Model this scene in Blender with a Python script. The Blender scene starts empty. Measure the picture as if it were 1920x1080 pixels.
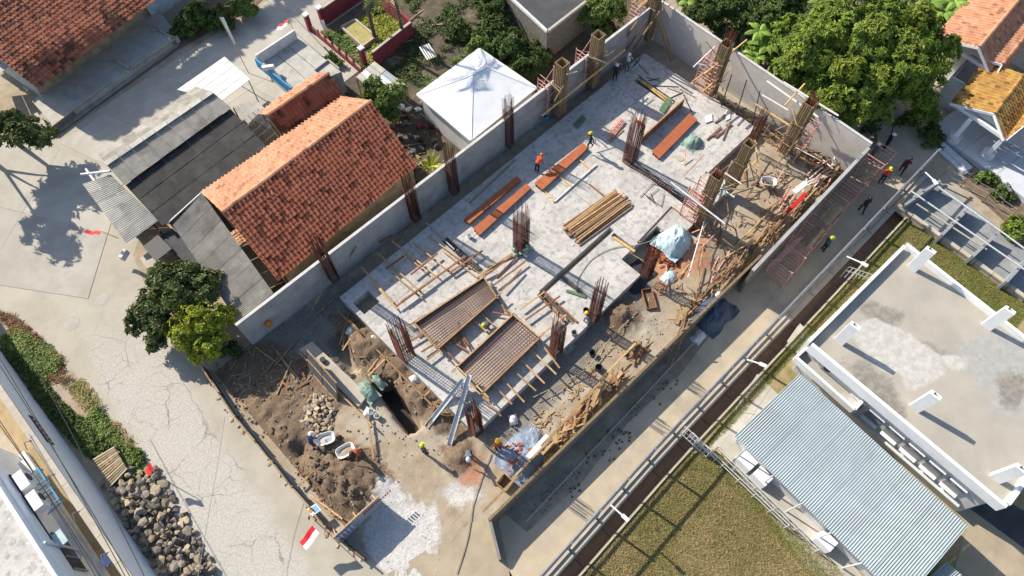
import bpy, bmesh, math, random
from mathutils import Vector, Matrix, noise
R = random.Random(7)
rad = math.radians
D = bpy.data
SC = bpy.context.scene
COL = SC.collection
# ---------------------------------------------------------------- camera
HC, FOC = 42.0, 1300.0
PITCH, ROLL, YAW = rad(62.43), rad(-0.7), rad(44.3)
CY, SY, CP, SP, CR, SR = math.cos(YAW), math.sin(YAW), math.cos(PITCH), math.sin(PITCH), math.cos(ROLL), math.sin(ROLL)
def site(v):
    return Vector((v[0]*CY + v[1]*SY, -v[0]*SY + v[1]*CY, v[2]))
def at(x, y, z=0.0):
    """pixel of the 1920x1080 photograph -> point on the level plane z"""
    a, b = (x-960)/FOC, -(y-540)/FOC
    a, b = CR*a - SR*b, SR*a + CR*b
    d = site((a, CP + b*SP, -SP + b*CP))
    t = (z-HC)/d.z
    return Vector((d.x*t, d.y*t, z))
ex, eu, ef = Vector((1, 0, 0)), Vector((0, SP, CP)), Vector((0, CP, -SP))
cx, cu, cf = site(ex*CR + eu*SR), site(ex*-SR + eu*CR), site(ef)
cam = D.cameras.new('camera')
cam.sensor_width = 36.0
cam.lens = 36.0*FOC/1920.0
cam.clip_start, cam.clip_end = 0.5, 5000.0
camo = D.objects.new('camera', cam)
COL.objects.link(camo)
camo.matrix_world = Matrix(((cx.x, cu.x, -cf.x, 0), (cx.y, cu.y, -cf.y, 0), (cx.z, cu.z, -cf.z, HC), (0, 0, 0, 1)))
SC.camera = camo
# ---------------------------------------------------------------- light
SUN_EL, SUN_AZ = rad(35.5), rad(99.5)          # azimuth counter-clockwise from +X
W = D.worlds.new('World')
SC.world = W
W.use_nodes = True
nt = W.node_tree
sky = nt.nodes.new('ShaderNodeTexSky')
sky.sky_type = 'NISHITA'
sky.sun_disc = False
sky.sun_elevation = SUN_EL
sky.sun_rotation = rad(90) - SUN_AZ
sky.air_density, sky.dust_density, sky.ozone_density = 1.0, 1.0, 1.0
bg = nt.nodes['Background']
nt.links.new(sky.outputs[0], bg.inputs[0])
bg.inputs[1].default_value = 0.115
sun = D.lights.new('sun', 'SUN')
sun.energy, sun.angle, sun.color = 4.9, rad(0.5), (1.0, 0.905, 0.77)
suno = D.objects.new('sun', sun)
COL.objects.link(suno)
sd = Vector((math.cos(SUN_EL)*math.cos(SUN_AZ), math.cos(SUN_EL)*math.sin(SUN_AZ), math.sin(SUN_EL)))
suno.rotation_euler = sd.to_track_quat('Z', 'Y').to_euler()
suno.location = (0, 30, 60)
vs = SC.view_settings
vs.view_transform, vs.look, vs.exposure, vs.gamma = 'Standard', 'None', 0.70, 1.0
vs.use_curve_mapping = False
SC.render.engine = 'CYCLES'
SC.cycles.max_bounces = 6
# ---------------------------------------------------------------- helpers
G = -0.8        # level of streets and yards; the concrete slab of the site is z = 0
def mat(name, c1, c2=None, scale=1.5, rough=0.85, bump=0.0, bscale=30.0, c3=None, s3=0.25, m3=(0.45, 0.65), metal=0.0, var=0.0, transl=0.0, hue=0.0,
        ramp=(0.35, 0.65), spec=0.3, objvar=0.0, c4=None, s4=0.3, m4=(0.6, 0.7)):
    """two colours mixed by noise, a third in broad patches; var = brightness spread per loose piece"""
    m = D.materials.new(name)
    m.use_nodes = True
    n, l = m.node_tree.nodes, m.node_tree.links
    b = n['Principled BSDF']
    b.inputs['Roughness'].default_value = rough
    b.inputs['Metallic'].default_value = metal
    b.inputs['Specular IOR Level'].default_value = spec
    geo = n.new('ShaderNodeNewGeometry')
    def noi(s, det=6.0, ro=0.6):
        t = n.new('ShaderNodeTexNoise')
        t.inputs['Scale'].default_value = s
        t.inputs['Detail'].default_value = det
        t.inputs['Roughness'].default_value = ro
        l.new(geo.outputs['Position'], t.inputs['Vector'])
        return t.outputs['Fac']
    def rmp(src, a, bb, lo=(0, 0, 0, 1), hi=(1, 1, 1, 1)):
        r = n.new('ShaderNodeValToRGB')
        r.color_ramp.elements[0].position, r.color_ramp.elements[0].color = a, lo
        r.color_ramp.elements[1].position, r.color_ramp.elements[1].color = bb, hi
        l.new(src, r.inputs[0])
        return r.outputs[0]
    c2 = c2 or tuple(x*0.8 for x in c1)
    col = rmp(noi(scale), ramp[0], ramp[1], (*c1, 1), (*c2, 1))
    if c3:
        mx = n.new('ShaderNodeMixRGB')
        l.new(rmp(noi(s3, 8.0, 0.65), m3[0], m3[1]), mx.inputs[0])
        l.new(col, mx.inputs[1])
        mx.inputs[2].default_value = (*c3, 1)
        col = mx.outputs[0]
    if c4:
        mx = n.new('ShaderNodeMixRGB')
        l.new(rmp(noi(s4, 9.0, 0.7), m4[0], m4[1]), mx.inputs[0])
        l.new(col, mx.inputs[1])
        mx.inputs[2].default_value = (*c4, 1)
        col = mx.outputs[0]
    if var or objvar or hue:
        oi = n.new('ShaderNodeObjectInfo')
        ad = n.new('ShaderNodeMath'); ad.operation = 'ADD'
        l.new(geo.outputs['Random Per Island'], ad.inputs[0]); l.new(oi.outputs['Random'], ad.inputs[1])
        fr = n.new('ShaderNodeMath'); fr.operation = 'FRACT'
        l.new(ad.outputs[0], fr.inputs[0])
        mr = n.new('ShaderNodeMapRange')
        mr.inputs[3].default_value, mr.inputs[4].default_value = 1-var, 1+var
        l.new(fr.outputs[0], mr.inputs[0])
        hs = n.new('ShaderNodeHueSaturation')
        l.new(mr.outputs[0], hs.inputs['Value'])
        if hue:
            m2 = n.new('ShaderNodeMath'); m2.operation = 'MULTIPLY'; m2.inputs[1].default_value = 7.31
            f2 = n.new('ShaderNodeMath'); f2.operation = 'FRACT'
            l.new(fr.outputs[0], m2.inputs[0]); l.new(m2.outputs[0], f2.inputs[0])
            h2 = n.new('ShaderNodeMapRange'); h2.inputs[3].default_value, h2.inputs[4].default_value = 0.5-hue, 0.5+hue
            l.new(f2.outputs[0], h2.inputs[0]); l.new(h2.outputs[0], hs.inputs['Hue'])
        l.new(col, hs.inputs['Color'])
        col = hs.outputs[0]
    l.new(col, b.inputs['Base Color'])
    if bump:
        bp = n.new('ShaderNodeBump')
        bp.inputs['Strength'].default_value = bump
        bp.inputs['Distance'].default_value = 0.05
        l.new(noi(bscale, 4.0), bp.inputs['Height'])
        l.new(bp.outputs[0], b.inputs['Normal'])
    if transl:
        tr = n.new('ShaderNodeBsdfTranslucent')
        l.new(col, tr.inputs[0])
        mxs = n.new('ShaderNodeMixShader'); mxs.inputs[0].default_value = transl
        l.new(b.outputs[0], mxs.inputs[1]); l.new(tr.outputs[0], mxs.inputs[2])
        l.new(mxs.outputs[0], n['Material Output'].inputs[0])
    return m

class MB:
    """collects simple solids, becomes one mesh"""
    def __init__(s): s.v, s.f, s.m = [], [], []
    def add(s, vs, fs, mi=0):
        o = len(s.v)
        s.v += [tuple(v) for v in vs]
        s.f += [tuple(i+o for i in f) for f in fs]
        s.m += [mi]*len(fs)
        return s
    def poly(s, pts, mi=0):
        pts = [Vector(p) for p in pts]
        if len(pts) == 4 or len(pts) == 3:
            return s.add(pts, [tuple(range(len(pts)))], mi)
        n = len(pts); idx = list(range(n))
        if sum(pts[i].x*pts[(i+1) % n].y-pts[(i+1) % n].x*pts[i].y for i in range(n)) < 0: idx.reverse()
        nz = []
        cr = lambda a, b, c: (b.x-a.x)*(c.y-a.y)-(b.y-a.y)*(c.x-a.x)
        while len(idx) > 3:
            for k in range(len(idx)):
                i0, i1, i2 = idx[k-1], idx[k], idx[(k+1) % len(idx)]
                A, B_, C_ = pts[i0], pts[i1], pts[i2]
                if cr(A, B_, C_) <= 1e-9: continue
                if any(cr(A, B_, pts[j]) >= 0 and cr(B_, C_, pts[j]) >= 0 and cr(C_, A, pts[j]) >= 0 for j in idx if j not in (i0, i1, i2)): continue
                nz.append((i0, i1, i2)); idx.pop(k); break
            else: break
        nz.append(tuple(idx))
        return s.add(pts, nz, mi)
    def prism(s, pts, z0, z1, mi=0, mtop=None):
        n = len(pts)
        area = sum(pts[i][0]*pts[(i+1) % n][1]-pts[(i+1) % n][0]*pts[i][1] for i in range(n))
        if area < 0: pts = pts[::-1]
        lo = [(p[0], p[1], z0) for p in pts]; hi = [(p[0], p[1], z1) for p in pts]
        s.add(lo+hi, [(i, (i+1) % n, (i+1) % n+n, i+n) for i in range(n)], mi)
        s.poly(hi, mi if mtop is None else mtop)
        return s
    def box(s, c, size, rz=0.0, mi=0, M=None):
        x, y, z = (k/2 for k in size)
        vs = [Vector((a, b, d)) for d in (-z, z) for b in (-y, y) for a in (-x, x)]
        M = M or Matrix.Rotation(rz, 3, 'Z')
        c = Vector(c)
        return s.add([c + M @ v for v in vs], [(0, 2, 3, 1), (4, 5, 7, 6), (0, 1, 5, 4), (2, 6, 7, 3), (0, 4, 6, 2), (1, 3, 7, 5)], mi)
    def beam(s, p, q, w, h, mi=0, roll=0.0):
        p, q = Vector(p), Vector(q)
        d = (q-p).normalized()
        up = Vector((0, 0, 1)) if abs(d.z) < 0.95 else Vector((1, 0, 0))
        sx = d.cross(up).normalized(); uz = sx.cross(d)
        if roll:
            sx, uz = sx*math.cos(roll)+uz*math.sin(roll), uz*math.cos(roll)-sx*math.sin(roll)
        sx, uz = sx*w/2, uz*h/2
        vs = [p-sx-uz, p+sx-uz, p+sx+uz, p-sx+uz, q-sx-uz, q+sx-uz, q+sx+uz, q-sx+uz]
        return s.add(vs, [(0, 1, 2, 3), (7, 6, 5, 4), (0, 4, 5, 1), (1, 5, 6, 2), (2, 6, 7, 3), (3, 7, 4, 0)], mi)
    def tube(s, p, q, r0, r1=None, n=6, mi=0, caps=True):
        r1 = r0 if r1 is None else r1
        p, q = Vector(p), Vector(q)
        d = (q-p).normalized()
        up = Vector((0, 0, 1)) if abs(d.z) < 0.95 else Vector((1, 0, 0))
        a = d.cross(up).normalized(); b = a.cross(d)
        vs = [c + (a*math.cos(t)+b*math.sin(t))*r for c, r in ((p, r0), (q, r1)) for t in (2*math.pi*i/n for i in range(n))]
        fs = [(i, i+n, (i+1) % n+n, (i+1) % n) for i in range(n)]
        if caps: fs += [tuple(range(n)), tuple(range(2*n-1, n-1, -1))]
        return s.add(vs, fs, mi)
    def path(s, pts, r, n=5, mi=0):
        for i in range(len(pts)-1): s.tube(pts[i], pts[i+1], r, r, n, mi)
        return s
    def blob(s, c, size, seed=0, mi=0, sub=1, rough=0.25, rz=0.0):
        rr = random.Random(seed)
        base = ICO[sub]
        off = Vector((rr.uniform(-50, 50), rr.uniform(-50, 50), rr.uniform(-50, 50)))
        M = Matrix.Rotation(rz, 3, 'Z')
        c = Vector(c); vs = []
        for v in base[0]:
            k = 1 + rough*2*noise.noise(v*1.3+off)
            vs.append(c + M @ Vector((v.x*size[0]*k, v.y*size[1]*k, v.z*size[2]*k)))
        return s.add(vs, base[1], mi)
    def mesh(s, name, mats, smooth=False, org=None):
        me = D.meshes.new(name)
        vs = s.v if org is None else [(a-org[0], b-org[1], c-org[2]) for a, b, c in s.v]
        me.from_pydata(vs, [], s.f)
        for m in (mats if isinstance(mats, (list, tuple)) else [mats]): me.materials.append(m)
        if any(s.m): me.polygons.foreach_set('material_index', s.m)
        if smooth: me.polygons.foreach_set('use_smooth', [True]*len(s.f))
        me.update()
        return me
def _ico(sub):
    bm = bmesh.new(); bmesh.ops.create_icosphere(bm, subdivisions=sub, radius=1.0)
    r = ([v.co.copy() for v in bm.verts], [tuple(v.index for v in f.verts) for f in bm.faces]); bm.free(); return r
ICO = {1: _ico(1), 2: _ico(2), 3: _ico(3)}

def wloc(o):
    v = Vector((0, 0, 0))
    while o: v += o.location; o = o.parent
    return v
def tag(o, label=None, cat=None, group=None, kind=None):
    if label: o['label'] = label
    if cat:
        o['category'] = cat
        if not kind: kind = 'thing'
    if group: o['group'] = group
    if kind: o['kind'] = kind
    return o
def thing(name, label, cat, loc=(0, 0, 0), rz=0.0, group=None):
    o = D.objects.new(name, None)
    COL.objects.link(o)
    o.empty_display_size = 0.3
    o.location = loc; o.rotation_euler = (0, 0, rz)
    return tag(o, label, cat, group)
def obj(name, mb, mats, parent=None, smooth=False, org=None, label=None, cat=None, group=None, kind=None):
    """world-space builder -> object; with a parent the mesh is moved into its frame (parents are unrotated while building)"""
    if parent is not None: org = wloc(parent)
    elif org is None and kind is None:
        xs = [v[0] for v in mb.v]; ys = [v[1] for v in mb.v]; zs = [v[2] for v in mb.v]
        org = Vector(((min(xs)+max(xs))/2, (min(ys)+max(ys))/2, min(zs)))
    me = mb.mesh(name, mats, smooth, org)
    o = D.objects.new(name, me)
    COL.objects.link(o)
    if parent is not None: o.parent = parent
    elif org is not None: o.location = org
    return tag(o, label, cat, group, kind)
def inst(name, me, M, parent=None, label=None, cat=None, group=None, kind=None):
    o = D.objects.new(name, me)
    COL.objects.link(o)
    if parent is not None:
        o.parent = parent
        M = Matrix.Translation(-wloc(parent)) @ M
    o.matrix_local = M
    return tag(o, label, cat, group, kind)
def dup(t, loc, rz=0.0, label=None, group=None, scale=None):
    r = t.copy(); COL.objects.link(r); r.location = loc; r.rotation_euler = (0, 0, rz)
    if scale: r.scale = scale
    if label: r['label'] = label
    if group: r['group'] = group
    for ch in list(t.children):
        c = ch.copy(); COL.objects.link(c); c.parent = r
        for g in list(ch.children):
            d = g.copy(); COL.objects.link(d); d.parent = c
    return r
def frame(o, x, y, z=None):
    """4x4 from origin and x, y directions"""
    x = Vector(x).normalized(); y = Vector(y); z = Vector(z) if z else x.cross(y).normalized()
    y = z.cross(x).normalized()
    return Matrix(((x.x, y.x, z.x, o[0]), (x.y, y.y, z.y, o[1]), (x.z, y.z, z.z, o[2]), (0, 0, 0, 1)))
def sheet(name, px, z, m, th=None, kind='structure'):
    pts = [at(x, y, z) for x, y in px]
    b = MB()
    if th: b.prism([(p.x, p.y) for p in pts], z-th, z)
    else: b.poly(pts)
    return obj(name, b, m, kind=kind)
def lerp(a, b, t): return a+(b-a)*t
# ---------------------------------------------------------------- materials
def C(h, k=1.0):
    f = lambda s: (s/12.92 if s <= 0.04045 else ((s+0.055)/1.055)**2.4)*k
    return tuple(f(int(h[i:i+2], 16)/255) for i in (0, 2, 4))
M = {}
M['concrete'] = mat('slab_concrete', (0.385, 0.373, 0.35), (0.515, 0.498, 0.468), 0.55, 0.9, 0.5, 25, (0.27, 0.264, 0.252), 2.4, (0.50, 0.66), ramp=(0.36, 0.64), c4=(0.58, 0.562, 0.53), s4=3.2, m4=(0.55, 0.66))
M['wallsun'] = mat('sunlit_render', (0.62, 0.59, 0.545), (0.53, 0.505, 0.465), 0.7, 0.9, 0.15, 18, (0.44, 0.42, 0.39), 0.4, (0.55, 0.75), c4=(0.68, 0.65, 0.60), s4=1.2, m4=(0.58, 0.66))  # boundary wall render lightened in colour to carry the grazing sun
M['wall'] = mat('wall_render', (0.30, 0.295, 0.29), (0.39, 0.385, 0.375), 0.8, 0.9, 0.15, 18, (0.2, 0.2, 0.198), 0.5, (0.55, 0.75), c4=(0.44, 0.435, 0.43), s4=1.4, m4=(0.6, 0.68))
M['coping'] = mat('coping', (0.55, 0.54, 0.52), (0.42, 0.41, 0.40), 2.0, 0.9)
M['brick'] = mat('brick', C('a0583c'), C('8a4a34'), 6, 0.9, var=0.25)
M['rubblewall'] = mat('rubble_wall', (0.22, 0.20, 0.17), (0.13, 0.125, 0.11), 4, 0.95, 0.6, 12)
M['dirt'] = mat('dirt', (0.36, 0.285, 0.19), (0.27, 0.205, 0.135), 2.5, 0.95, 0.5, 14)
M['soil'] = mat('dark_soil', (0.20, 0.145, 0.095), (0.125, 0.09, 0.06), 3.5, 0.95, 0.8, 10)
M['sand'] = mat('sandy_ground', (0.37, 0.315, 0.225), (0.30, 0.25, 0.18), 0.9, 0.95, 0.25, 22)
M['white'] = mat('white_paint', (0.80, 0.81, 0.82), (0.74, 0.75, 0.76), 2.0, 0.6, c3=(0.62, 0.62, 0.61), s3=0.5, m3=(0.6, 0.8))
M['whitedirty'] = mat('weathered_white', (0.66, 0.67, 0.67), (0.52, 0.52, 0.5), 1.2, 0.7, c3=(0.40, 0.40, 0.38), s3=0.8, m3=(0.6, 0.75))
M['roofslab'] = mat('roof_screed', (0.36, 0.345, 0.305), (0.315, 0.30, 0.265), 0.5, 0.85, 0.1, 20, (0.44, 0.435, 0.41), 0.22, (0.52, 0.60), c4=(0.15, 0.14, 0.125), s4=0.33, m4=(0.58, 0.72))
M['wood'] = mat('timber', C('b39670'), C('957a58'), 5, 0.85, var=0.30, hue=0.012)
M['woodold'] = mat('old_timber', C('9c8468'), C('7c6850'), 5, 0.9, var=0.35, hue=0.012)
M['woodred'] = mat('red_brown_timber', C('8f6347'), C('745039'), 5, 0.85, var=0.22)
M['ply'] = mat('orange_ply', C('a9623f'), C('995738'), 2, 0.7, var=0.06, c3=C('8f4a2c'), s3=1.5, m3=(0.6, 0.75))
M['plyback'] = mat('ply_grey_brown', C('a08d6c'), C('867558'), 3, 0.85, var=0.15)
M['bamboo'] = mat('bamboo', C('d3b27c'), C('b38e58'), 4, 0.7, var=0.18)
M['rust'] = mat('rusted_bar', C('6e4034'), C('54302a'), 9, 0.85, var=0.2)
M['rustlight'] = mat('rusted_mesh', C('8c7064'), C('705648'), 9, 0.85)
M['redpipe'] = mat('red_oxide_pipe', C('bc7468'), C('dcb4aa'), 8, 0.7)
M['steel'] = mat('galvanised', (0.60, 0.62, 0.63), (0.46, 0.48, 0.49), 6, 0.5, metal=0.15)
M['greypipe'] = mat('grey_pipe', (0.30, 0.32, 0.345), (0.2, 0.215, 0.235), 6, 0.5)
M['dark'] = mat('dark_metal', (0.035, 0.037, 0.04), (0.05, 0.05, 0.055), 5, 0.6)
M['black'] = mat('black_plastic', (0.02, 0.02, 0.022), (0.03, 0.03, 0.033), 5, 0.5)
M['asb'] = mat('fibre_cement', (0.34, 0.32, 0.285), (0.25, 0.235, 0.21), 1.6, 0.95, c3=(0.15, 0.14, 0.125), s3=0.7, m3=(0.5, 0.75), var=0.16)
M['asblight'] = mat('fibre_cement_pale', (0.44, 0.43, 0.385), (0.35, 0.34, 0.305), 1.6, 0.95, c3=(0.25, 0.24, 0.215), s3=0.9, m3=(0.55, 0.75), var=0.16)
M['asbdark'] = mat('fibre_cement_sooty', (0.062, 0.06, 0.058), (0.045, 0.043, 0.042), 1.8, 0.95, c3=(0.085, 0.082, 0.078), s3=0.6, m3=(0.5, 0.7), var=0.12)
M['tinroof'] = mat('blue_grey_sheet', (0.30, 0.355, 0.375), (0.265, 0.315, 0.335), 1.2, 0.55, spec=0.25, c3=(0.25, 0.285, 0.295), s3=0.5, m3=(0.5, 0.75))
M['asphalt'] = mat('dark_roof', (0.05, 0.052, 0.055), (0.075, 0.076, 0.08), 1.0, 0.9)
M['blue'] = mat('blue_paint', C('2f86b5'), C('3f97c4'), 2, 0.6)
M['paleblue'] = mat('pale_blue_plaster', C('b4c2c8'), C('98a8ae'), 2, 0.8, c3=C('8d8f84'), s3=1.0, m3=(0.55, 0.7))
M['maroon'] = mat('maroon_wall', C('8c4048'), C('733239'), 3, 0.85)
M['red'] = mat('red_cloth', C('c4202a'), C('b01c26'), 3, 0.7)
M['flagwhite'] = mat('white_cloth', (0.75, 0.75, 0.75), (0.68, 0.68, 0.7), 3, 0.8)
M['tarp'] = mat('green_tarp', C('869c90'), C('6e8478'), 3, 0.6)
M['tarpgrey'] = mat('grey_tarp', C('6a7688'), C('828e9e'), 2, 0.5)
M['tarpdark'] = mat('dark_blue_tarp', C('3a4656'), C('4e5b6c'), 2, 0.5)
M['plastic'] = mat('pale_blue_sheet', C('b4c6c8'), C('94b0b6'), 2.5, 0.4)
M['stone'] = mat('rough_stone', C('8d857b'), C('6e665d'), 4, 0.9, 0.4, 20, var=0.4, hue=0.01)
M['stonetan'] = mat('tan_stone', C('b5a58c'), C('94846c'), 4, 0.9, 0.4, 20, var=0.3, hue=0.01)
M['screen'] = mat('screen_wire', (0.16, 0.165, 0.17), (0.12, 0.125, 0.13), 4, 0.6)
M['banner'] = mat('zinc_fence', C('a2a8ac'), C('92989e'), 2, 0.6)
M['lawn'] = mat('lawn', (0.27, 0.22, 0.11), (0.34, 0.275, 0.15), 1.6, 0.95, 0.8, 16, (0.13, 0.14, 0.04), 0.28, (0.50, 0.66))
M['grassblade'] = mat('grass_blade', (0.43, 0.34, 0.175), (0.34, 0.28, 0.12), 0.5, 0.9, var=0.16, hue=0.012, transl=0.25, c3=(0.29, 0.255, 0.095), s3=0.3, m3=(0.42, 0.6))
M['grassgreen'] = mat('green_grass_blade', (0.22, 0.29, 0.06), (0.16, 0.23, 0.045), 0.7, 0.9, var=0.35, hue=0.02, transl=0.2, c3=(0.33, 0.27, 0.10), s3=0.35, m3=(0.5, 0.65))
M['leafmango'] = mat('mango_leaf', (0.20, 0.28, 0.04), (0.125, 0.19, 0.028), 0.6, 0.55, var=0.45, hue=0.02, transl=0.25, spec=0.25, c3=(0.17, 0.225, 0.03), s3=0.5, m3=(0.5, 0.68))
M['leafdark'] = mat('dark_leaf', (0.12, 0.155, 0.04), (0.08, 0.11, 0.028), 0.6, 0.5, var=0.45, hue=0.02, transl=0.2, spec=0.35)
M['leaflime'] = mat('lime_leaf', (0.33, 0.35, 0.03), (0.22, 0.27, 0.025), 0.8, 0.5, var=0.35, hue=0.02, transl=0.25)
M['leafshrub'] = mat('shrub_leaf', (0.17, 0.235, 0.05), (0.10, 0.16, 0.03), 0.5, 0.6, var=0.4, hue=0.03, transl=0.2)
M['leafwild'] = mat('wild_leaf', (0.085, 0.13, 0.025), (0.05, 0.08, 0.018), 0.4, 0.6, var=0.45, hue=0.03, transl=0.18)
M['leafbanana'] = mat('banana_leaf', (0.19, 0.32, 0.05), (0.25, 0.37, 0.07), 0.8, 0.45, var=0.25, transl=0.3)
M['leafdry'] = mat('dry_leaf', (0.20, 0.11, 0.05), (0.13, 0.07, 0.03), 0.8, 0.9, var=0.3)
M['bark'] = mat('bark', (0.15, 0.12, 0.09), (0.10, 0.08, 0.06), 5, 0.95)
M['terrace'] = mat('terrace_tile', (0.55, 0.58, 0.62), (0.48, 0.51, 0.55), 1.0, 0.35)
M['glass'] = mat('dark_glass', (0.03, 0.035, 0.04), (0.04, 0.05, 0.055), 1.0, 0.12, spec=0.6)
M['skin'] = mat('skin', C('8a5a40'), C('7d5038'), 3, 0.6)
M['bluecloth'] = mat('blue_cloth', C('3b4a72'), C('2f3b5e'), 5, 0.85)
M['darkcloth'] = mat('dark_cloth', C('24262c'), C('2e3036'), 5, 0.85)
M['greycloth'] = mat('grey_cloth', C('6a6f74'), C('595e63'), 5, 0.85)
M['orangecloth'] = mat('orange_cloth', C('d5562a'), C('c04a22'), 5, 0.8)
M['salmon'] = mat('salmon_cloth', C('b8623e'), C('a65436'), 5, 0.8)
M['maroncloth'] = mat('maroon_cloth', C('5a2028'), C('4a1a20'), 5, 0.8)
M['whitecloth'] = mat('white_shirt', (0.7, 0.7, 0.69), (0.6, 0.6, 0.6), 5, 0.8)
M['yellow'] = mat('yellow_helmet', C('d8b820'), C('c9aa1c'), 3, 0.35)
M['lime'] = mat('lime_helmet', C('c3c832'), C('b4ba2a'), 3, 0.35)
M['orange'] = mat('orange_helmet', C('d8852a'), C('c97822'), 3, 0.35)
M['whitehelm'] = mat('white_helmet', (0.75, 0.75, 0.74), (0.7, 0.7, 0.69), 3, 0.3)
M['green'] = mat('green_board', C('5f7a5c'), C('4e664c'), 3, 0.8)
M['powder'] = mat('lime_powder', (0.48, 0.47, 0.45), (0.38, 0.37, 0.35), 4, 0.95, 0.6, 12)
M['boardwhite'] = mat('white_board', (0.68, 0.67, 0.64), (0.6, 0.58, 0.55), 3, 0.7)
M['orangeplastic'] = mat('red_plastic', C('d0402e'), C('c03424'), 3, 0.5)
M['jute'] = mat('rope', (0.36, 0.33, 0.27), (0.3, 0.27, 0.22), 5, 0.9)
M['pipewhite'] = mat('white_pipe', (0.62, 0.64, 0.65), (0.5, 0.52, 0.53), 4, 0.5)
M['fencepipe'] = mat('fence_pipe', (0.19, 0.20, 0.225), (0.13, 0.14, 0.155), 6, 0.5)
M['darkboard'] = mat('dark_board', (0.075, 0.068, 0.06), (0.05, 0.046, 0.04), 3, 0.9)  # dark boards, blackened further for the shade on their inner face
M['vergesoil'] = mat('verge_earth', (0.27, 0.235, 0.18), (0.19, 0.165, 0.125), 1.2, 0.95, 0.6, 9, (0.33, 0.29, 0.22), 0.5, (0.5, 0.66))
M['cap'] = mat('cast_coping', (0.44, 0.40, 0.33), (0.36, 0.32, 0.26), 1.5, 0.9)
M['hutroof'] = mat('hut_sheet', (0.70, 0.72, 0.74), (0.64, 0.66, 0.68), 1.0, 0.45, c3=(0.55, 0.56, 0.57), s3=0.5, m3=(0.55, 0.75))
M['leafmango2'] = mat('mango_leaf_young', (0.23, 0.28, 0.04), (0.15, 0.20, 0.03), 0.6, 0.55, var=0.4, hue=0.02, transl=0.25, spec=0.25)
M['ditch'] = mat('ditch_wall', (0.30, 0.215, 0.145), (0.23, 0.165, 0.11), 2, 0.95)
def tile_mat(name, cols, dark):
    m = mat(name, cols[0], cols[1], 1.2, 0.85)
    n, l = m.node_tree.nodes, m.node_tree.links
    b = n['Principled BSDF']
    src = b.inputs['Base Color'].links[0].from_socket
    geo = [x for x in n if x.type == 'NEW_GEOMETRY'][0]
    oi = n.new('ShaderNodeObjectInfo')
    ad = n.new('ShaderNodeMath'); ad.operation = 'ADD'
    l.new(geo.outputs['Random Per Island'], ad.inputs[0]); l.new(oi.outputs['Random'], ad.inputs[1])
    fr = n.new('ShaderNodeMath'); fr.operation = 'FRACT'; l.new(ad.outputs[0], fr.inputs[0])
    r = n.new('ShaderNodeValToRGB'); r.color_ramp.interpolation = 'CONSTANT'
    e = r.color_ramp.elements
    e[0].position, e[0].color = 0.0, (*dark[0], 1)
    e[1].position, e[1].color = dark[2], (*dark[1], 1)
    for i, c in enumerate(cols[2:]):
        k = e.new(dark[3] + (1-dark[3])*i/len(cols[2:])); k.color = (*c, 1)
    l.new(fr.outputs[0], r.inputs[0])
    mx = n.new('ShaderNodeMixRGB'); mx.inputs[0].default_value = 0.72
    l.new(src, mx.inputs[1]); l.new(r.outputs[0], mx.inputs[2])
    ln = n.new('ShaderNodeTexNoise'); ln.inputs['Scale'].default_value = 0.7; ln.inputs['Detail'].default_value = 9; ln.inputs['Roughness'].default_value = 0.72
    l.new(geo.outputs['Position'], ln.inputs['Vector'])
    lr = n.new('ShaderNodeMapRange'); lr.inputs[1].default_value, lr.inputs[2].default_value, lr.inputs[3].default_value, lr.inputs[4].default_value = 0.48, 0.72, 0.0, 0.7
    l.new(ln.outputs['Fac'], lr.inputs[0])
    m3 = n.new('ShaderNodeMixRGB'); l.new(lr.outputs[0], m3.inputs[0]); l.new(mx.outputs[0], m3.inputs[1]); m3.inputs[2].default_value = (cols[0][0]*.42, cols[0][1]*.5, cols[0][2]*.6, 1)
    l.new(m3.outputs[0], b.inputs['Base Color'])
    return m
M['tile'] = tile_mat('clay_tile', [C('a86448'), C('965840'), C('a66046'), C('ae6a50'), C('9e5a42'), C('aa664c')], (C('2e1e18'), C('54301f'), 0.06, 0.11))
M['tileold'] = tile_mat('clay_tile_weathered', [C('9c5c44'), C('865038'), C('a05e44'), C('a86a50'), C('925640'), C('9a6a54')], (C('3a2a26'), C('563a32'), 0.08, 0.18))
M['tilepalelit'] = tile_mat('clay_tile_orange', [C('b8876a'), C('a8765a'), C('ba8666'), C('c29478'), C('b07e60')], (C('7a5540'), C('986a50'), 0.05, 0.10))  # pale orange tile, also the lightened colour of sunlit slopes on darker roofs
M['tileyellow'] = tile_mat('glazed_tile_yellow', [C('ab8748'), C('98753c'), C('b0904e'), C('a47c42'), C('9a6c42')], (C('5a4020'), C('7c5628'), 0.06, 0.14))
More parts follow.
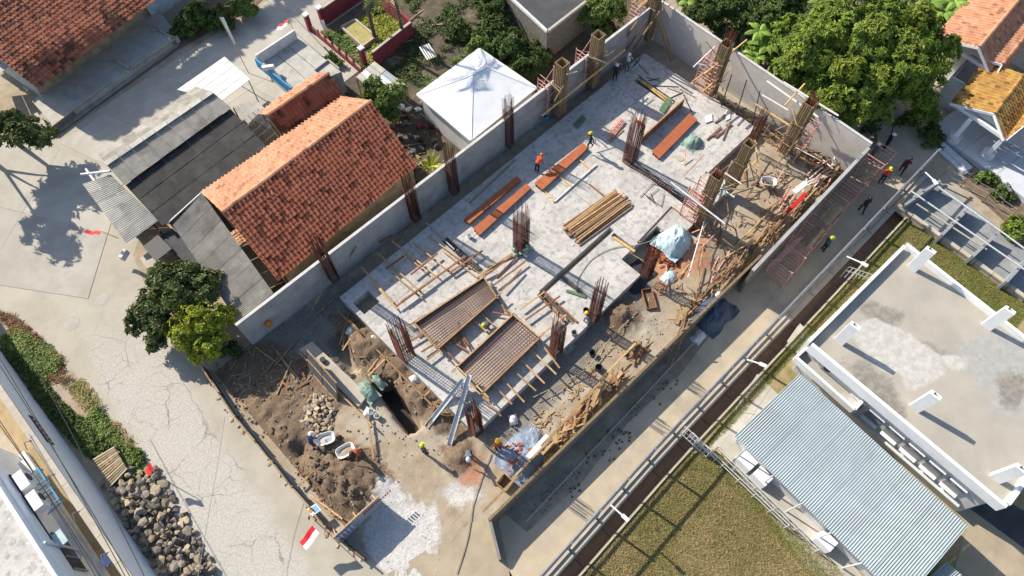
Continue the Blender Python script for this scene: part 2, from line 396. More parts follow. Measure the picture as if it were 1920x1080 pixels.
# ---------------------------------------------------------------- ground
def pip(x, y, poly):
    c = False
    n = len(poly)
    for i in range(n):
        x1, y1 = poly[i]; x2, y2 = poly[i-1]
        if (y1 > y) != (y2 > y) and x < (x2-x1)*(y-y1)/(y2-y1)+x1: c = not c
    return c
def edged(x, y, poly):
    best = 1e9
    n = len(poly)
    for i in range(n):
        ax, ay = poly[i-1]; bx, by = poly[i]
        dx, dy = bx-ax, by-ay
        t = max(0, min(1, ((x-ax)*dx+(y-ay)*dy)/(dx*dx+dy*dy+1e-9)))
        best = min(best, math.hypot(x-ax-t*dx, y-ay-t*dy))
    return best
def gpoly(px): return [tuple(at(a, b, G)[:2]) for a, b in px]
def region(x, y, poly, soft):
    d = edged(x, y, poly)
    return min(1, 0.5+d/soft/2) if pip(x, y, poly) else max(0, 0.5-d/soft/2)
SOIL = [gpoly(p) for p in ([(395, 690), (500, 640), (590, 690), (640, 760), (600, 800), (470, 800)],
                            [(430, 760), (560, 790), (700, 850), (760, 930), (640, 1000), (570, 950)],
                            [(610, 590), (660, 590), (830, 740), (880, 830), (830, 810), (700, 720)],
                            [(830, 840), (880, 830), (890, 880), (850, 890)], [(1130, 590), (1180, 560), (1200, 600), (1150, 630)],
                            [(690, 690), (760, 660), (850, 740), (800, 790)])]
GREY = [gpoly(p) for p in ([(380, 690), (640, 540), (690, 520), (660, 600), (620, 690), (520, 800), (440, 800)], [(890, 810), (1230, 500), (1260, 540), (1060, 720), (960, 830)])]
POWD = [gpoly(p) for p in ([(715, 900), (745, 915), (770, 950), (812, 960), (818, 1010), (800, 1030), (830, 1100), (700, 1100), (690, 1000)], [(840, 920), (880, 905), (890, 935), (850, 940)])]
BRK = [gpoly(p) for p in ([(860, 885), (900, 850), (905, 900), (870, 915)], [(1215, 480), (1320, 440), (1330, 500), (1260, 530), (1235, 560)])]
TRENCH = [gpoly([(700, 722), (732, 712), (788, 800), (764, 812)]), gpoly([(615, 640), (640, 625), (672, 690), (655, 700)]), gpoly([(552, 840), (570, 836), (576, 856), (556, 860)])]
MOUNDS = [(*at(675, 650, G)[:2], 1.0, 0.55), (*at(710, 650, G)[:2], 0.9, 0.4), (*at(620, 895, G)[:2], 1.7, 0.75), (*at(665, 930, G)[:2], 1.4, 0.5),
          (*at(525, 825, G)[:2], 1.2, 0.5), (*at(862, 858, G)[:2], 0.7, 0.5), (*at(1160, 590, G)[:2], 0.8, 0.6), (*at(780, 745, G)[:2], 0.9, 0.45),
          (*at(740, 690, G)[:2], 0.9, 0.4), (*at(490, 780, G)[:2], 1.3, 0.35), (*at(1300, 470, G)[:2], 1.6, 0.5), (*at(1200, 600, G)[:2], 1.2, 0.2), (*at(820, 790, G)[:2], .7, .35)]
def height(x, y):
    z = 0.0; soil = max(region(x, y, p, 0.8) for p in SOIL)
    n1 = noise.noise((x*0.9, y*0.9, 3)); n2 = noise.noise((x*2.7, y*2.7, 8)); n3 = noise.noise((x*6, y*6, 1))
    z += 0.05*n1+0.03*n2
    z += soil*(0.10*n2+0.09*n3+0.05)
    for mx, my, r, h in MOUNDS:
        d2 = ((x-mx)**2+(y-my)**2)/(r*r)
        if d2 < 6: z += h*math.exp(-d2)*(1+0.35*n2+0.25*n3)
    for i_, p in enumerate(TRENCH): z -= region(x, y, p, 0.12 if i_ == 0 else .35)*(2.1, 1.0, .6)[i_]
    if x > 6 and y > 23.2: z += 0.15+0.2*n2
    e = min(x+2.6, y-5.9, 40.3-x, 25.3-y)
    return G+z*max(0, min(1, e/0.5)), soil
X0, X1, Y0, Y1, ST = -2.6, 40.4, 5.8, 25.4, 0.2
nx, ny = int(round((X1-X0)/ST)), int(round((Y1-Y0)/ST))
gv, gf, gw = [], [], []
for j in range(ny+1):
    for i in range(nx+1):
        x, y = X0+i*ST, Y0+j*ST
        if 7.6 < x < 38 and 11 < y < 22.6: z, s = G, 0
        else: z, s = height(x, y)
        gv.append((x, y, z))
        nn = 0.25*noise.noise((x*1.5, y*1.5, 5))
        gw.append((s, max(region(x, y, p, 1.0) for p in POWD), max(region(x, y, p, 0.8) for p in BRK)*0.8, max(region(x, y, p, 1.2) for p in GREY)*0.9))
for j in range(ny):
    for i in range(nx):
        a = j*(nx+1)+i; gf.append((a, a+1, a+nx+2, a+nx+1))
B = 1600
xs, ys = [-B, X0, X1, B], [-B, Y0, Y1, B]
fy_ = lambda x: 1.62-.0145*abs(x-14)-.005*(x-14)
DX = [1+2.4*k for k in range(17)]+[40.4]
for k in range(17):
    xa, xb = DX[k], DX[k+1]
    for lo, hi in ((None, -1.36), (-.58, None)):
        o = len(gv); gv += [(xa, -B if lo is None else fy_(xa)+lo, G), (xb, -B if lo is None else fy_(xb)+lo, G), (xb, Y0 if hi is None else fy_(xb)+hi, G), (xa, Y0 if hi is None else fy_(xa)+hi, G)]
        gw += [(0, 0, 0, 0)]*4; gf.append((o, o+1, o+2, o+3))
for j in range(3):
    for i in range(3):
        if i == 1 and j == 1: continue
        o = len(gv)
        if i == 1 and j == 0:
            for xa, xb in ((X0, 1.0),): gv += [(xa, -B, G), (xb, -B, G), (xb, Y0, G), (xa, Y0, G)]; gw += [(0, 0, 0, 0)]*4; gf.append((o, o+1, o+2, o+3))
            continue
        gv += [(xs[i], ys[j], G), (xs[i+1], ys[j], G), (xs[i+1], ys[j+1], G), (xs[i], ys[j+1], G)]
        gw += [(0, 0, 0, 0)]*4
        gf.append((o, o+1, o+2, o+3))
me = D.meshes.new('ground'); me.from_pydata(gv, [], gf)
at_ = me.color_attributes.new('cover', 'FLOAT_COLOR', 'POINT')
at_.data.foreach_set('color', [c for w in gw for c in w])
me.polygons.foreach_set('use_smooth', [True]*len(gf))
gm = mat('ground_cover', (0.355, 0.29, 0.21), (0.275, 0.22, 0.155), 1.6, 0.95, 0.6, 9, (0.37, 0.335, 0.275), 0.35, (0.47, 0.66))
n, l = gm.node_tree.nodes, gm.node_tree.links
bb = n['Principled BSDF']; src = bb.inputs['Base Color'].links[0].from_socket
va = n.new('ShaderNodeVertexColor'); va.layer_name = 'cover'
sp = n.new('ShaderNodeSeparateColor'); l.new(va.outputs['Color'], sp.inputs[0])
geo = [q for q in n if q.type == 'NEW_GEOMETRY'][0]
tn = n.new('ShaderNodeTexNoise'); tn.inputs['Scale'].default_value = 2.2; tn.inputs['Detail'].default_value = 8; tn.inputs['Roughness'].default_value = 0.7
l.new(geo.outputs['Position'], tn.inputs['Vector'])
fn = n.new('ShaderNodeTexNoise'); fn.inputs['Scale'].default_value = 7; fn.inputs['Detail'].default_value = 6; fn.inputs['Roughness'].default_value = 0.75
l.new(geo.outputs['Position'], fn.inputs['Vector'])
def layer(src, w, ca, cb):
    a = n.new('ShaderNodeMath'); a.operation = 'ADD'; l.new(w, a.inputs[0]); l.new(tn.outputs['Fac'], a.inputs[1])
    r = n.new('ShaderNodeValToRGB'); r.color_ramp.elements[0].position, r.color_ramp.elements[1].position = 0.78, 1.16
    l.new(a.outputs[0], r.inputs[0])
    cr = n.new('ShaderNodeValToRGB'); cr.color_ramp.elements[0].position, cr.color_ramp.elements[1].position = 0.4, 0.62
    cr.color_ramp.elements[0].color, cr.color_ramp.elements[1].color = (*ca, 1), (*cb, 1)
    l.new(fn.outputs['Fac'], cr.inputs[0])
    mx = n.new('ShaderNodeMixRGB'); l.new(r.outputs[0], mx.inputs[0]); l.new(src, mx.inputs[1]); l.new(cr.outputs[0], mx.inputs[2])
    return mx.outputs[0]
src = layer(src, va.outputs['Alpha'], (0.22, 0.205, 0.18), (0.145, 0.135, 0.12))
src = layer(src, sp.outputs[0], (0.205, 0.148, 0.098), (0.115, 0.082, 0.055))
src = layer(src, sp.outputs[1], (0.40, 0.385, 0.36), (0.56, 0.55, 0.53))
src = layer(src, sp.outputs[2], (0.34, 0.17, 0.10), (0.42, 0.24, 0.15))
l.new(src, bb.inputs['Base Color'])
me.materials.append(gm)
go = D.objects.new('ground', me); COL.objects.link(go); tag(go, kind='structure')

# street: crackled old paving strip between sandy margins, bare joints by the houses
sm = mat('street_paving', (0.39, 0.36, 0.30), (0.335, 0.308, 0.252), 0.8, 0.92, 0.3, 18, (0.43, 0.40, 0.335), 0.22, (0.5, 0.7))
n, l = sm.node_tree.nodes, sm.node_tree.links
bb = n['Principled BSDF']; src = bb.inputs['Base Color'].links[0].from_socket
geo = [q for q in n if q.type == 'NEW_GEOMETRY'][0]
sx = n.new('ShaderNodeSeparateXYZ'); l.new(geo.outputs['Position'], sx.inputs[0])
def mth(op, a, b=None, v=None):
    t = n.new('ShaderNodeMath'); t.operation = op; l.new(a, t.inputs[0])
    if b is not None: l.new(b, t.inputs[1])
    if v is not None: t.inputs[1].default_value = v
    return t.outputs[0]
def nz(s, d=6):
    t = n.new('ShaderNodeTexNoise'); t.inputs['Scale'].default_value = s; t.inputs['Detail'].default_value = d
    l.new(geo.outputs['Position'], t.inputs['Vector']); return t.outputs['Fac']
def ramp(s, a, b, lo=0, hi=1):
    r = n.new('ShaderNodeMapRange'); r.clamp = True
    r.inputs[1].default_value, r.inputs[2].default_value, r.inputs[3].default_value, r.inputs[4].default_value = a, b, lo, hi
    l.new(s, r.inputs[0]); return r.outputs[0]
xw = mth('ADD', mth('ADD', sx.outputs[0], mth('MULTIPLY', nz(0.5), v=2.2)), mth('MULTIPLY', mth('SUBTRACT', sx.outputs[1], v=20.0), v=-0.10))
strip = mth('MULTIPLY', ramp(xw, -8.6, -7.7), ramp(xw, -4.3, -3.3, 1, 0))
strip = mth('MULTIPLY', strip, ramp(mth('ADD', sx.outputs[1], mth('MULTIPLY', nz(0.6), v=8)), 34, 40, 1, 0))
fleck = n.new('ShaderNodeValToRGB'); fleck.color_ramp.elements[0].position, fleck.color_ramp.elements[1].position = 0.42, 0.58
fleck.color_ramp.elements[0].color, fleck.color_ramp.elements[1].color = (0.37, 0.35, 0.31, 1), (0.45, 0.43, 0.39, 1)
l.new(nz(9, 8), fleck.inputs[0])
mx = n.new('ShaderNodeMixRGB'); l.new(strip, mx.inputs[0]); l.new(src, mx.inputs[1]); l.new(fleck.outputs[0], mx.inputs[2])
src = mx.outputs[0]
wob = n.new('ShaderNodeTexNoise'); wob.inputs['Scale'].default_value = 1.2; wob.inputs['Detail'].default_value = 4; l.new(geo.outputs['Position'], wob.inputs['Vector'])
wa = n.new('ShaderNodeMixRGB'); wa.inputs[0].default_value = 0.35; l.new(geo.outputs['Position'], wa.inputs[1]); l.new(wob.outputs['Color'], wa.inputs[2])
for scl, wid, dk in ((0.40, 0.012, 0.5), (3.4, 0.04, 0.88), (1.1, 0.02, 0.68)):
    vo = n.new('ShaderNodeTexVoronoi'); vo.feature = 'DISTANCE_TO_EDGE'; vo.inputs['Scale'].default_value = scl
    l.new(wa.outputs[0], vo.inputs['Vector'])
    ck = ramp(vo.outputs['Distance'], 0, wid, 1, 0)
    ck = mth('MULTIPLY', mth('MULTIPLY', ck, strip), ramp(nz(0.35), 0.42, 0.55))
    m2 = n.new('ShaderNodeMixRGB'); m2.blend_type = 'MULTIPLY'; l.new(ck, m2.inputs[0]); l.new(src, m2.inputs[1]); m2.inputs[2].default_value = (dk, dk, dk*0.97, 1)
    src = m2.outputs[0]
l.new(src, bb.inputs['Base Color'])
sheet('street', [(-500, 800), (-420, 200), (60, 292), (100, 262), (330, 110), (470, 22), (600, -70), (900, -200), (700, 60), (600, 100), (520, 190), (300, 330), (250, 480), (300, 600),
                 (388, 692), (516, 862), (648, 1002), (735, 1085), (900, 1300), (640, 1600), (500, 1300), (410, 1082), (275, 888), (128, 682), (18, 590)], G+0.008, sm)
def slabs(name, q, nu, nv, z, m, gap=0.03, th=0.03, parent=None, jit=0.0):
    a, b, c, d = [at(x, y, z) for x, y in q]
    me0 = None
    for i in range(nu):
        for j in range(nv):
            u0, u1, v0, v1 = i/nu, (i+1)/nu, j/nv, (j+1)/nv
            pts = [lerp(lerp(a, b, u), lerp(d, c, u), v) for u, v in ((u0, v0), (u1, v0), (u1, v1), (u0, v1))]
            ce = sum(pts, Vector())/4
            pts = [p+(ce-p).normalized()*gap for p in pts]
            dz = R.uniform(0, jit)
            o = obj(name, MB().prism([(p.x, p.y) for p in pts], z-th, z+dz), m, parent, kind=None if parent else 'structure')
M['pave'] = mat('poured_paving', (0.40, 0.38, 0.335), (0.345, 0.327, 0.285), 0.7, 0.92, 0.2, 18, (0.46, 0.44, 0.39), 0.3, (0.5, 0.7), objvar=0.001, var=0.05)
st = D.objects['street']
slabs('paving_slab', [(-420, 470), (-120, 190), (235, 330), (165, 560)], 2, 3, G+0.03, M['pave'], 0.012, 0.028, st, 0.006)
slabs('paving_slab', [(112, 268), (640, -75), (760, -20), (215, 318)], 7, 1, G+0.034, M['pave'], 0.012, 0.028, st, 0.006)
slabs('paving_slab', [(330, 150), (560, 10), (690, 120), (520, 250)], 4, 2, G+0.038, M['pave'], 0.012, 0.028, st, 0.006)
for q in ([(118, 606), (135, 592), (150, 595), (148, 612), (128, 622)], [(178, 560), (195, 548), (205, 556), (196, 570), (182, 574)]):
    o = obj('cement_patch', MB().poly([at(x, y, G+0.016) for x, y in q]), M['pave'], st)
# lane, lawn, ditch
lm = mat('lane_earth', (0.45, 0.385, 0.285), (0.38, 0.325, 0.24), 0.7, 0.95, 0.2, 16, (0.30, 0.27, 0.22), 0.3, (0.52, 0.7))
b = MB(); b.poly([(1.5, 1.72, G+0.008), (60, 1.15, G+0.008), (60, 9.0, G+0.008), (41.5, 9.0, G+0.008), (41.5, 5.4, G+0.008), (4.0, 5.5, G+0.008), (2.6, 3.2, G+0.008), (1.2, -1.5, G+0.008)])
obj('lane', b, lm, kind='structure')
b = MB(); b.poly([(-30, -2, G+0.006), (-2, -2, G+0.006), (1.3, -2, G+0.006), (1.5, 1.6, G+0.006), (2.6, 3.2, G+0.006), (3.6, 6.4, G+0.006), (-2.7, 8.0, G+0.006), (-30, 8, G+0.006)])
obj('forecourt', b, M['sand'], kind='structure')
b = MB(); b.poly([(4.8, 3.9, G+0.012), (9, 3.55, G+0.012), (14, 4.0, G+0.012), (19, 3.7, G+0.012), (24, 4.2, G+0.012), (24, 5.4, G+0.012), (4.6, 5.5, G+0.012)])
obj('verge_soil', b, M['vergesoil'], kind='structure')
# far side of the lane: dwarf wall, ditch, lawn
def fy(x): return 1.62-.0145*abs(x-14)-.005*(x-14)
b = MB(); b.poly([(-6, -40, G+0.01), (39.9, -40, G+0.01), (39.9, fy(39.9)-1.38, G+0.01), (27, fy(27)-1.38, G+0.01), (14, fy(14)-1.38, G+0.01), (-2, fy(-2)-1.38, G+0.01)])
obj('lawn', b, M['lawn'], kind='structure')
md_ = mat('pit_shade_mud', (0.02, 0.017, 0.014), (0.035, 0.028, 0.02), 2, 0.5)  # mud coloured near black to stand in for the pit's shade
obj('pit_shade_mud', MB().poly([Vector((p[0], p[1], G-1.6)) for p in gpoly([(703, 722), (731, 714), (785, 799), (765, 809)])]), md_, kind='structure')

obj('lane_kerb', MB().beam((5.2, 4.35, G+.03), (24.5, 4.5, G+.03), .09, .08), M['cap'], kind='structure')
# ---------------------------------------------------------------- slab of the site
holes = [(17.0, 25.6, 16.55, 16.95), ]
def hole_px(a, b, w, axis):
    p, q = at(*a), at(*b)
    if axis == 'x':
        y = (p.y+q.y)/2; return (min(p.x, q.x), max(p.x, q.x), y-w/2, y+w/2)
    x = (p.x+q.x)/2; return (x-w/2, x+w/2, min(p.y, q.y), max(p.y, q.y))
holes = [hole_px((1152, 432), (1010, 545), 0.42, 'x'),      # long dark beam trench
         hole_px((1165, 303), (1315, 385), 0.55, 'y'),      # trench with rebar beam
         hole_px((828, 452), (908, 506), 0.5, 'y'),
         hole_px((1010, 550), (1078, 605), 0.4, 'y'),
         hole_px((1148, 440), (1190, 470), 0.35, 'y'),
         hole_px((1054, 520), (1100, 556), 0.35, 'y'),
         hole_px((1195, 147), (1262, 195), 0.7, 'y'),
         (at(662, 545).x-0.6, at(662, 545).x+0.75, 21.3, 22.55)]
SLX0, SLX1, SLY0, SLY1 = 6.55, 38.6, 10.15, 23.5
MESS = [(32.5, 38.6, 10.15, 12.2), (22.3, 26.2, 10.15, 11.9)]      # corners not yet poured
xs = sorted({SLX0, SLX1, *[h[0] for h in holes+MESS], *[h[1] for h in holes+MESS]}); ys = sorted({SLY0, SLY1, *[h[2] for h in holes+MESS], *[h[3] for h in holes+MESS]})
xs = [x for x in xs if SLX0 <= x <= SLX1]; ys = [y for y in ys if SLY0 <= y <= SLY1]
def solid(i, j):
    if not (0 <= i < len(xs)-1 and 0 <= j < len(ys)-1): return False
    x, y = (xs[i]+xs[i+1])/2, (ys[j]+ys[j+1])/2
    return not any(h[0] < x < h[1] and h[2] < y < h[3] for h in holes+MESS)
b = MB()
for i in range(len(xs)-1):
    for j in range(len(ys)-1):
        if not solid(i, j): continue
        x0, x1, y0, y1 = xs[i], xs[i+1], ys[j], ys[j+1]
        b.poly([(x0, y0, 0), (x1, y0, 0), (x1, y1, 0), (x0, y1, 0)])
        zb = G-0.1
        for (di, dj, p, q) in ((-1, 0, (x0, y1), (x0, y0)), (1, 0, (x1, y0), (x1, y1)), (0, -1, (x0, y0), (x1, y0)), (0, 1, (x1, y1), (x0, y1))):
            if not solid(i+di, j+dj):
                b.add([(*p, zb), (*q, zb), (*q, 0), (*p, 0)], [(0, 1, 2, 3)])
obj('slab', b, M['concrete'], kind='structure')
M['joint'] = mat('pour_joint', (0.24, 0.235, 0.225), (0.31, 0.30, 0.285), 2.5, 0.9)
for x0, x1, y0, y1 in ((12.62, 12.68, 10.3, 23.4), (24.1, 24.16, 12.2, 23.4), (6.7, 38.4, 20.52, 20.57), (29.3, 29.36, 12.6, 20.4), (9.2, 17.0, 13.62, 13.67), (34.2, 34.26, 12.4, 23.4)):
    obj('pour_joint', MB().poly([(x0, y0, .004), (x1, y0, .004), (x1, y1, .004), (x0, y1, .004)]), M['joint'], kind='structure')
# ---------------------------------------------------------------- site walls
def wall_line(name, label, p, q, z1p, z1q, th, mw, mc, z0=G, cop=0.06, cat='wall', parts=True):
    p, q = Vector((p[0], p[1], 0)), Vector((q[0], q[1], 0))
    d = (q-p).normalized(); nrm = Vector((-d.y, d.x, 0))*th/2
    t = thing(name, label, cat, (p.x, p.y, z0))
    b = MB()
    vs = [p-nrm, q-nrm, q+nrm, p+nrm]
    zt = [z1p, z1q, z1q, z1p]
    b.add([(v.x, v.y, z0) for v in vs]+[(v.x, v.y, z-cop) for v, z in zip(vs, zt)], [(0, 1, 5, 4), (1, 2, 6, 5), (2, 3, 7, 6), (3, 0, 4, 7), (4, 5, 6, 7)])
    obj('wall_panel', b, mw, t)
    b = MB(); e = nrm*1.15
    vs = [p-e, q-e, q+e, p+e]
    b.add([(v.x, v.y, z-cop+0.002) for v, z in zip(vs, zt)]+[(v.x, v.y, z) for v, z in zip(vs, zt)], [(3, 2, 1, 0), (0, 1, 5, 4), (1, 2, 6, 5), (2, 3, 7, 6), (3, 0, 4, 7), (4, 5, 6, 7)])
    obj('coping', b, mc, t)
    return t
pl, pr = at(443, 611, 2.3), at(1238, 1, 3.2)
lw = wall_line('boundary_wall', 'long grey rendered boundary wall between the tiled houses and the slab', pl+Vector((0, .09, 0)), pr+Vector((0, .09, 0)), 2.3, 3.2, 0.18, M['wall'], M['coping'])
pb = at(1634, 270, 2.9)
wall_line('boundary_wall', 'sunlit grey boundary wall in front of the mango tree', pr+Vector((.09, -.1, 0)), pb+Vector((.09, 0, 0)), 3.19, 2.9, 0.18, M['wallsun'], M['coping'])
pe = at(1412, 505, 2.4)
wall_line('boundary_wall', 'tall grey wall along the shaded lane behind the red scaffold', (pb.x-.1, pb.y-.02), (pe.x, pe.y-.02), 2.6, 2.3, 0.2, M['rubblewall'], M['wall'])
LZ = 0.95
pf = at(915, 972, LZ); pg = at(1425, 478, LZ)
wall_line('boundary_wall', 'low rough wall with timber battens on top beside the sunlit lane', (pf.x, pf.y-.08), (pg.x, pg.y-.08), LZ, LZ+0.1, 0.14, M['rubblewall'], M['woodold'])
# front return of the low wall
pr2 = at(937, 1048, G+0.9)
wall_line('boundary_wall', 'short low return wall turning to the street at the site corner', (pf.x-.02, pf.y-.2), (pr2.x, pr2.y), LZ-.1, G+0.6, 0.14, M['rubblewall'], M['cap'])
# street-side edging
t = thing('site_fence', 'low weathered board fence along the sunlit street edge of the site', 'fence', at(520, 862, G))
fx = [(388, 694), (420, 745), (452, 790), (486, 832), (520, 872), (556, 918), (590, 958), (618, 992), (650, 1018), (690, 1050)]
for i in range(len(fx)-1):
    p, q = at(*fx[i], G), at(*fx[i+1], G)
    h = 0.85+R.uniform(-.15, .1)
    b = MB().beam(p+Vector((0, 0, h/2)), q+Vector((R.uniform(-.06, .06), 0, h/2+R.uniform(-.05, .05))), 0.05, h)
    obj('board', b, M['darkboard'], t)
    obj('post', MB().beam(p, p+Vector((0, 0, h+0.3)), 0.07, 0.07), M['woodold'], t)
    b = MB().beam(p+Vector((-.08, 0, h+.02)), q+Vector((-.08, 0, h+.02+R.uniform(-.05, .08))), 0.07, 0.05)
    obj('rail', b, M['woodold'], t)
# kerb of broken concrete along the street
for i in range(34):
    k = R.random(); s = k*(len(fx)-1); j = min(int(s), len(fx)-2); p = lerp(at(*fx[j], G), at(*fx[j+1], G), s-j)
    b = MB().blob((p.x-0.25+R.uniform(-.25, .15), p.y, G+0.02), (R.uniform(.05, .2), R.uniform(.05, .2), .07), i, 0, 1, .3, R.random()*6)
    obj('rubble_stone', b, M['stonetan'], label='pale broken stone along the foot of the street fence', cat='stone', group='stones along the street fence')
# ---------------------------------------------------------------- columns
def cage_parts(t, w, d, h, hs, nb=5, r=0.02, dx=0.0, z0=0.0):
    o = wloc(t); b = MB()
    for i in range(nb+1):
        for j in range(nb+1):
            if 0 < i < nb and 0 < j < nb: continue
            x, y = (i/nb-.5)*w, (j/nb-.5)*d
            k = R.uniform(-.06, .06)
            b.tube(o+Vector((x, y, z0)), o+Vector((x+k+dx*h, y+R.uniform(-.06, .06), z0+h+R.uniform(-.25, .05))), r, r, 4, 0, False)
    obj('bar', b, M['rust'], t)
    b = MB(); z = z0+.08; e = .03
    while z < z0+hs:
        for k in (0, .5):
            ww, dd = (w+e)/2*(1-.36*k), (d+e)/2*(1-.0*k)
            p = [o+Vector((a*ww+dx*(z-z0), c*dd, z)) for a, c in ((-1, -1), (1, -1), (1, 1), (-1, 1))]
            for q in range(4): b.beam(p[q], p[(q+1) % 4], .016, .016)
            if k: break
        z += .125
    obj('stirrup', b, M['rust'], t)
L_RC = 'brown rebar column cage '
RC = [((627, 523), 0.85, 'with bars crossing the top of the boundary wall, nearest the street'), ((780, 411), 0.85, 'against the boundary wall beside the tiled roof eave'),
      ((852, 360), 0.85, 'against the boundary wall beside the spiky green plant'), ((954, 272), 0.85, 'against the boundary wall in front of the white metal roof'),
      ((763, 668), 1.25, 'thick and leaning at the left corner of the mesh bays'), ((977, 468), 1.2, 'thick, with a green wrapped foot, in the middle of the slab'),
      ((1180, 303), 1.2, 'thick, beside the standing brown side board'), ((893, 808), 0.95, 'at the slab corner behind the two steel channels'),
      ((1042, 662), 0.95, 'on the slab edge beside the right end of the mesh bay'), ((1113, 598), 0.9, 'on the slab edge near the yellow helmet'),
      ((1212, 512), 0.95, 'beside the tarp covered brick heap'), ((1408, 268), 0.8, 'rising behind the lone wooden column box')]
for i, (px, s, lab) in enumerate(RC):
    t = thing('rebar_column', L_RC+lab, 'rebar column', at(*px, 0 if i > 3 or i == 0 else -.2), group='rebar column cages')
    hh = 5.3 if i not in (10, 11) else 3.6
    cage_parts(t, 0.66*s, 0.66*s, hh, hh-1.25 if i not in (11,) else .3, nb=5, r=.02, dx=0.0)
    if i == 5:
        b = MB(); o = wloc(t)
        for q in range(40):
            a = R.random()*6.28; b.blob(o+Vector((math.cos(a)*.5, math.sin(a)*.5, R.uniform(.05, .45))), (.2, .2, .14), q+50, 0, 1, .3)
        obj('wrapping', b, M['tarp'], t)
def ply_column(t, w, h, bars=0.0, z0=0.0):
    o = wloc(t)
    for k in range(4):
        a = k*math.pi/2; nx_, ny_ = Vector((math.cos(a), math.sin(a), 0)), Vector((-math.sin(a), math.cos(a), 0))
        c = o+nx_*(w/2)
        obj('panel', MB().beam(c+Vector((0, 0, z0)), c+Vector((0, 0, z0+h)), (.03 if k % 2 else w-.04), (w-.04 if k % 2 else .03)) if False else
            MB().add([c-ny_*(w/2)+nx_*s+Vector((0, 0, z)) for z in (z0, z0+h) for s in (0, -.03)]+[c+ny_*(w/2)+nx_*s+Vector((0, 0, z)) for z in (z0, z0+h) for s in (0, -.03)],
                     [(0, 4, 6, 2), (1, 3, 7, 5), (2, 6, 7, 3), (0, 2, 3, 1), (4, 5, 7, 6), (0, 1, 5, 4)]), M['plyback'], t)
        for j in range(5):
            y = (j/4-.5)*(w-.06)
            p = c+ny_*y+nx_*.03
            b = MB(); e1, e2 = ny_*.03, nx_*.028
            b.add([p+sa*e1+sb*e2+Vector((0, 0, z)) for z in (z0, z0+h+.03) for sa, sb in ((-1, -1), (1, -1), (1, 1), (-1, 1))],
                  [(0, 1, 5, 4), (1, 2, 6, 5), (2, 3, 7, 6), (3, 0, 4, 7), (4, 5, 6, 7), (3, 2, 1, 0)])
            obj('batten', b, M['plyback' if (j+k) % 3 == 0 else 'woodold'], t)
    for z in (z0+1.1, z0+3.3):
        if z > z0+h: break
        for k in range(4):
            a = k*math.pi/2; n1, n2 = Vector((math.cos(a), math.sin(a), 0)), Vector((-math.sin(a), math.cos(a), 0))
            c = o+n1*(w/2+.09)+Vector((0, 0, z+.031*(k % 2)*2)); obj('clamp', MB().beam(c-n2*(w/2+.12), c+n2*(w/2+.12), .05, .05), M['woodold'], t)
    if bars: 
        b = MB()
        for i in range(4):
            for j in range(4):
                p = o+Vector(((i/3-.5)*w*.75, (j/3-.5)*w*.75, z0+h-.6)); b.tube(p, p+Vector((R.uniform(-.15, .15), R.uniform(-.15, .15), .6+bars*R.uniform(.7, 1))), .018, .018, 4, 0, False)
        obj('bar', b, M['rust'], t)
PC = [((1047, 212), 5.3, 0.0, 0.72, 'nearest the white metal roof, inside red scaffold'), ((1110, 158), 5.1, 0.0, 0.72, 'second along the boundary wall, inside red scaffold'),
      ((1212, 70), 4.6, 0.7, 0.72, 'in the far corner behind leaning props'), ((1332, 172), 5.0, 1.4, 0.72, 'at the sunlit wall facing the banana plants'),
      ((1472, 283), 5.3, 1.2, 0.72, 'at the sunlit wall hung with bamboo rails'), ((1311, 410), 5.2, 1.1, 0.68, 'above the brick heap, braced by a pale pole'),
      ((1367, 354), 5.2, 0.0, 0.62, 'smooth and leaning, beside the white wheelbarrow')]
for px, h, bars, w, lab in PC:
    t = thing('column_formwork', 'tall timber column formwork '+lab, 'column formwork', at(*px, -0.15), group='timber column boxes')
    ply_column(t, w, h, bars)
# ---------------------------------------------------------------- scaffold
def pipe_frame(b, o, dx, w, h, r=.04, rungs=4):
    dx = Vector(dx)
    for s in (0, 1): b.tube(o+dx*w*s, o+dx*w*s+Vector((0, 0, h)), r, r, 5)
    for k in range(rungs+1): b.tube(o+Vector((0, 0, h*(k+.4)/(rungs+.6))), o+dx*w+Vector((0, 0, h*(k+.4)/(rungs+.6))), r*.8, r*.8, 5)
def tower(px, z, label, lx=1.7, wy=1.1, levels=2, off=(0, 0), planks=True, mt='redpipe', rungs=4, bays=1, rot=0.0, lh=1.75):
    t = thing('scaffold', label, 'scaffold', at(*px, z)+Vector((off[0], off[1], 0)), group='pipe scaffolds')
    o = wloc(t)
    for v in range(levels):
        for k in range(bays+1):
            b = MB(); pipe_frame(b, o+Vector((-lx*bays/2+k*lx, -wy/2, v*lh)), (0, 1, 0), wy, lh-.03, rungs=rungs)
            obj('scaffold_frame', b, M[mt], t)
        for k in range(bays):
            for s in (-1, 1):
                p = o+Vector((-lx*bays/2+k*lx, s*wy/2, v*lh+.2)); q = p+Vector((lx, 0, 1.3))
                obj('brace', MB().tube(p, q, .026, .026, 4), M[mt], t); obj('brace', MB().tube(Vector((p.x, p.y, q.z)), Vector((q.x, q.y, p.z)), .018, .018, 4), M[mt], t)
    if planks:
        for k in range(3):
            z1 = o.z+levels*lh-.1+.03
            y = o.y-wy/2+.18+k*.3
            obj('plank', MB().beam((o.x-lx*bays/2-.2, y, z1), (o.x+lx*bays/2+.25, y+R.uniform(-.1, .1), z1+.01), .22, .035), M['woodold'] if k else M['wood'], t)
    return t
tower((1030, 205), 0, 'red pipe scaffold around the column box nearest the white roof', off=(.1, .1), planks=False)
tower((1096, 152), 0, 'red pipe scaffold around the second column box at the boundary wall', off=(.2, .1), planks=False)
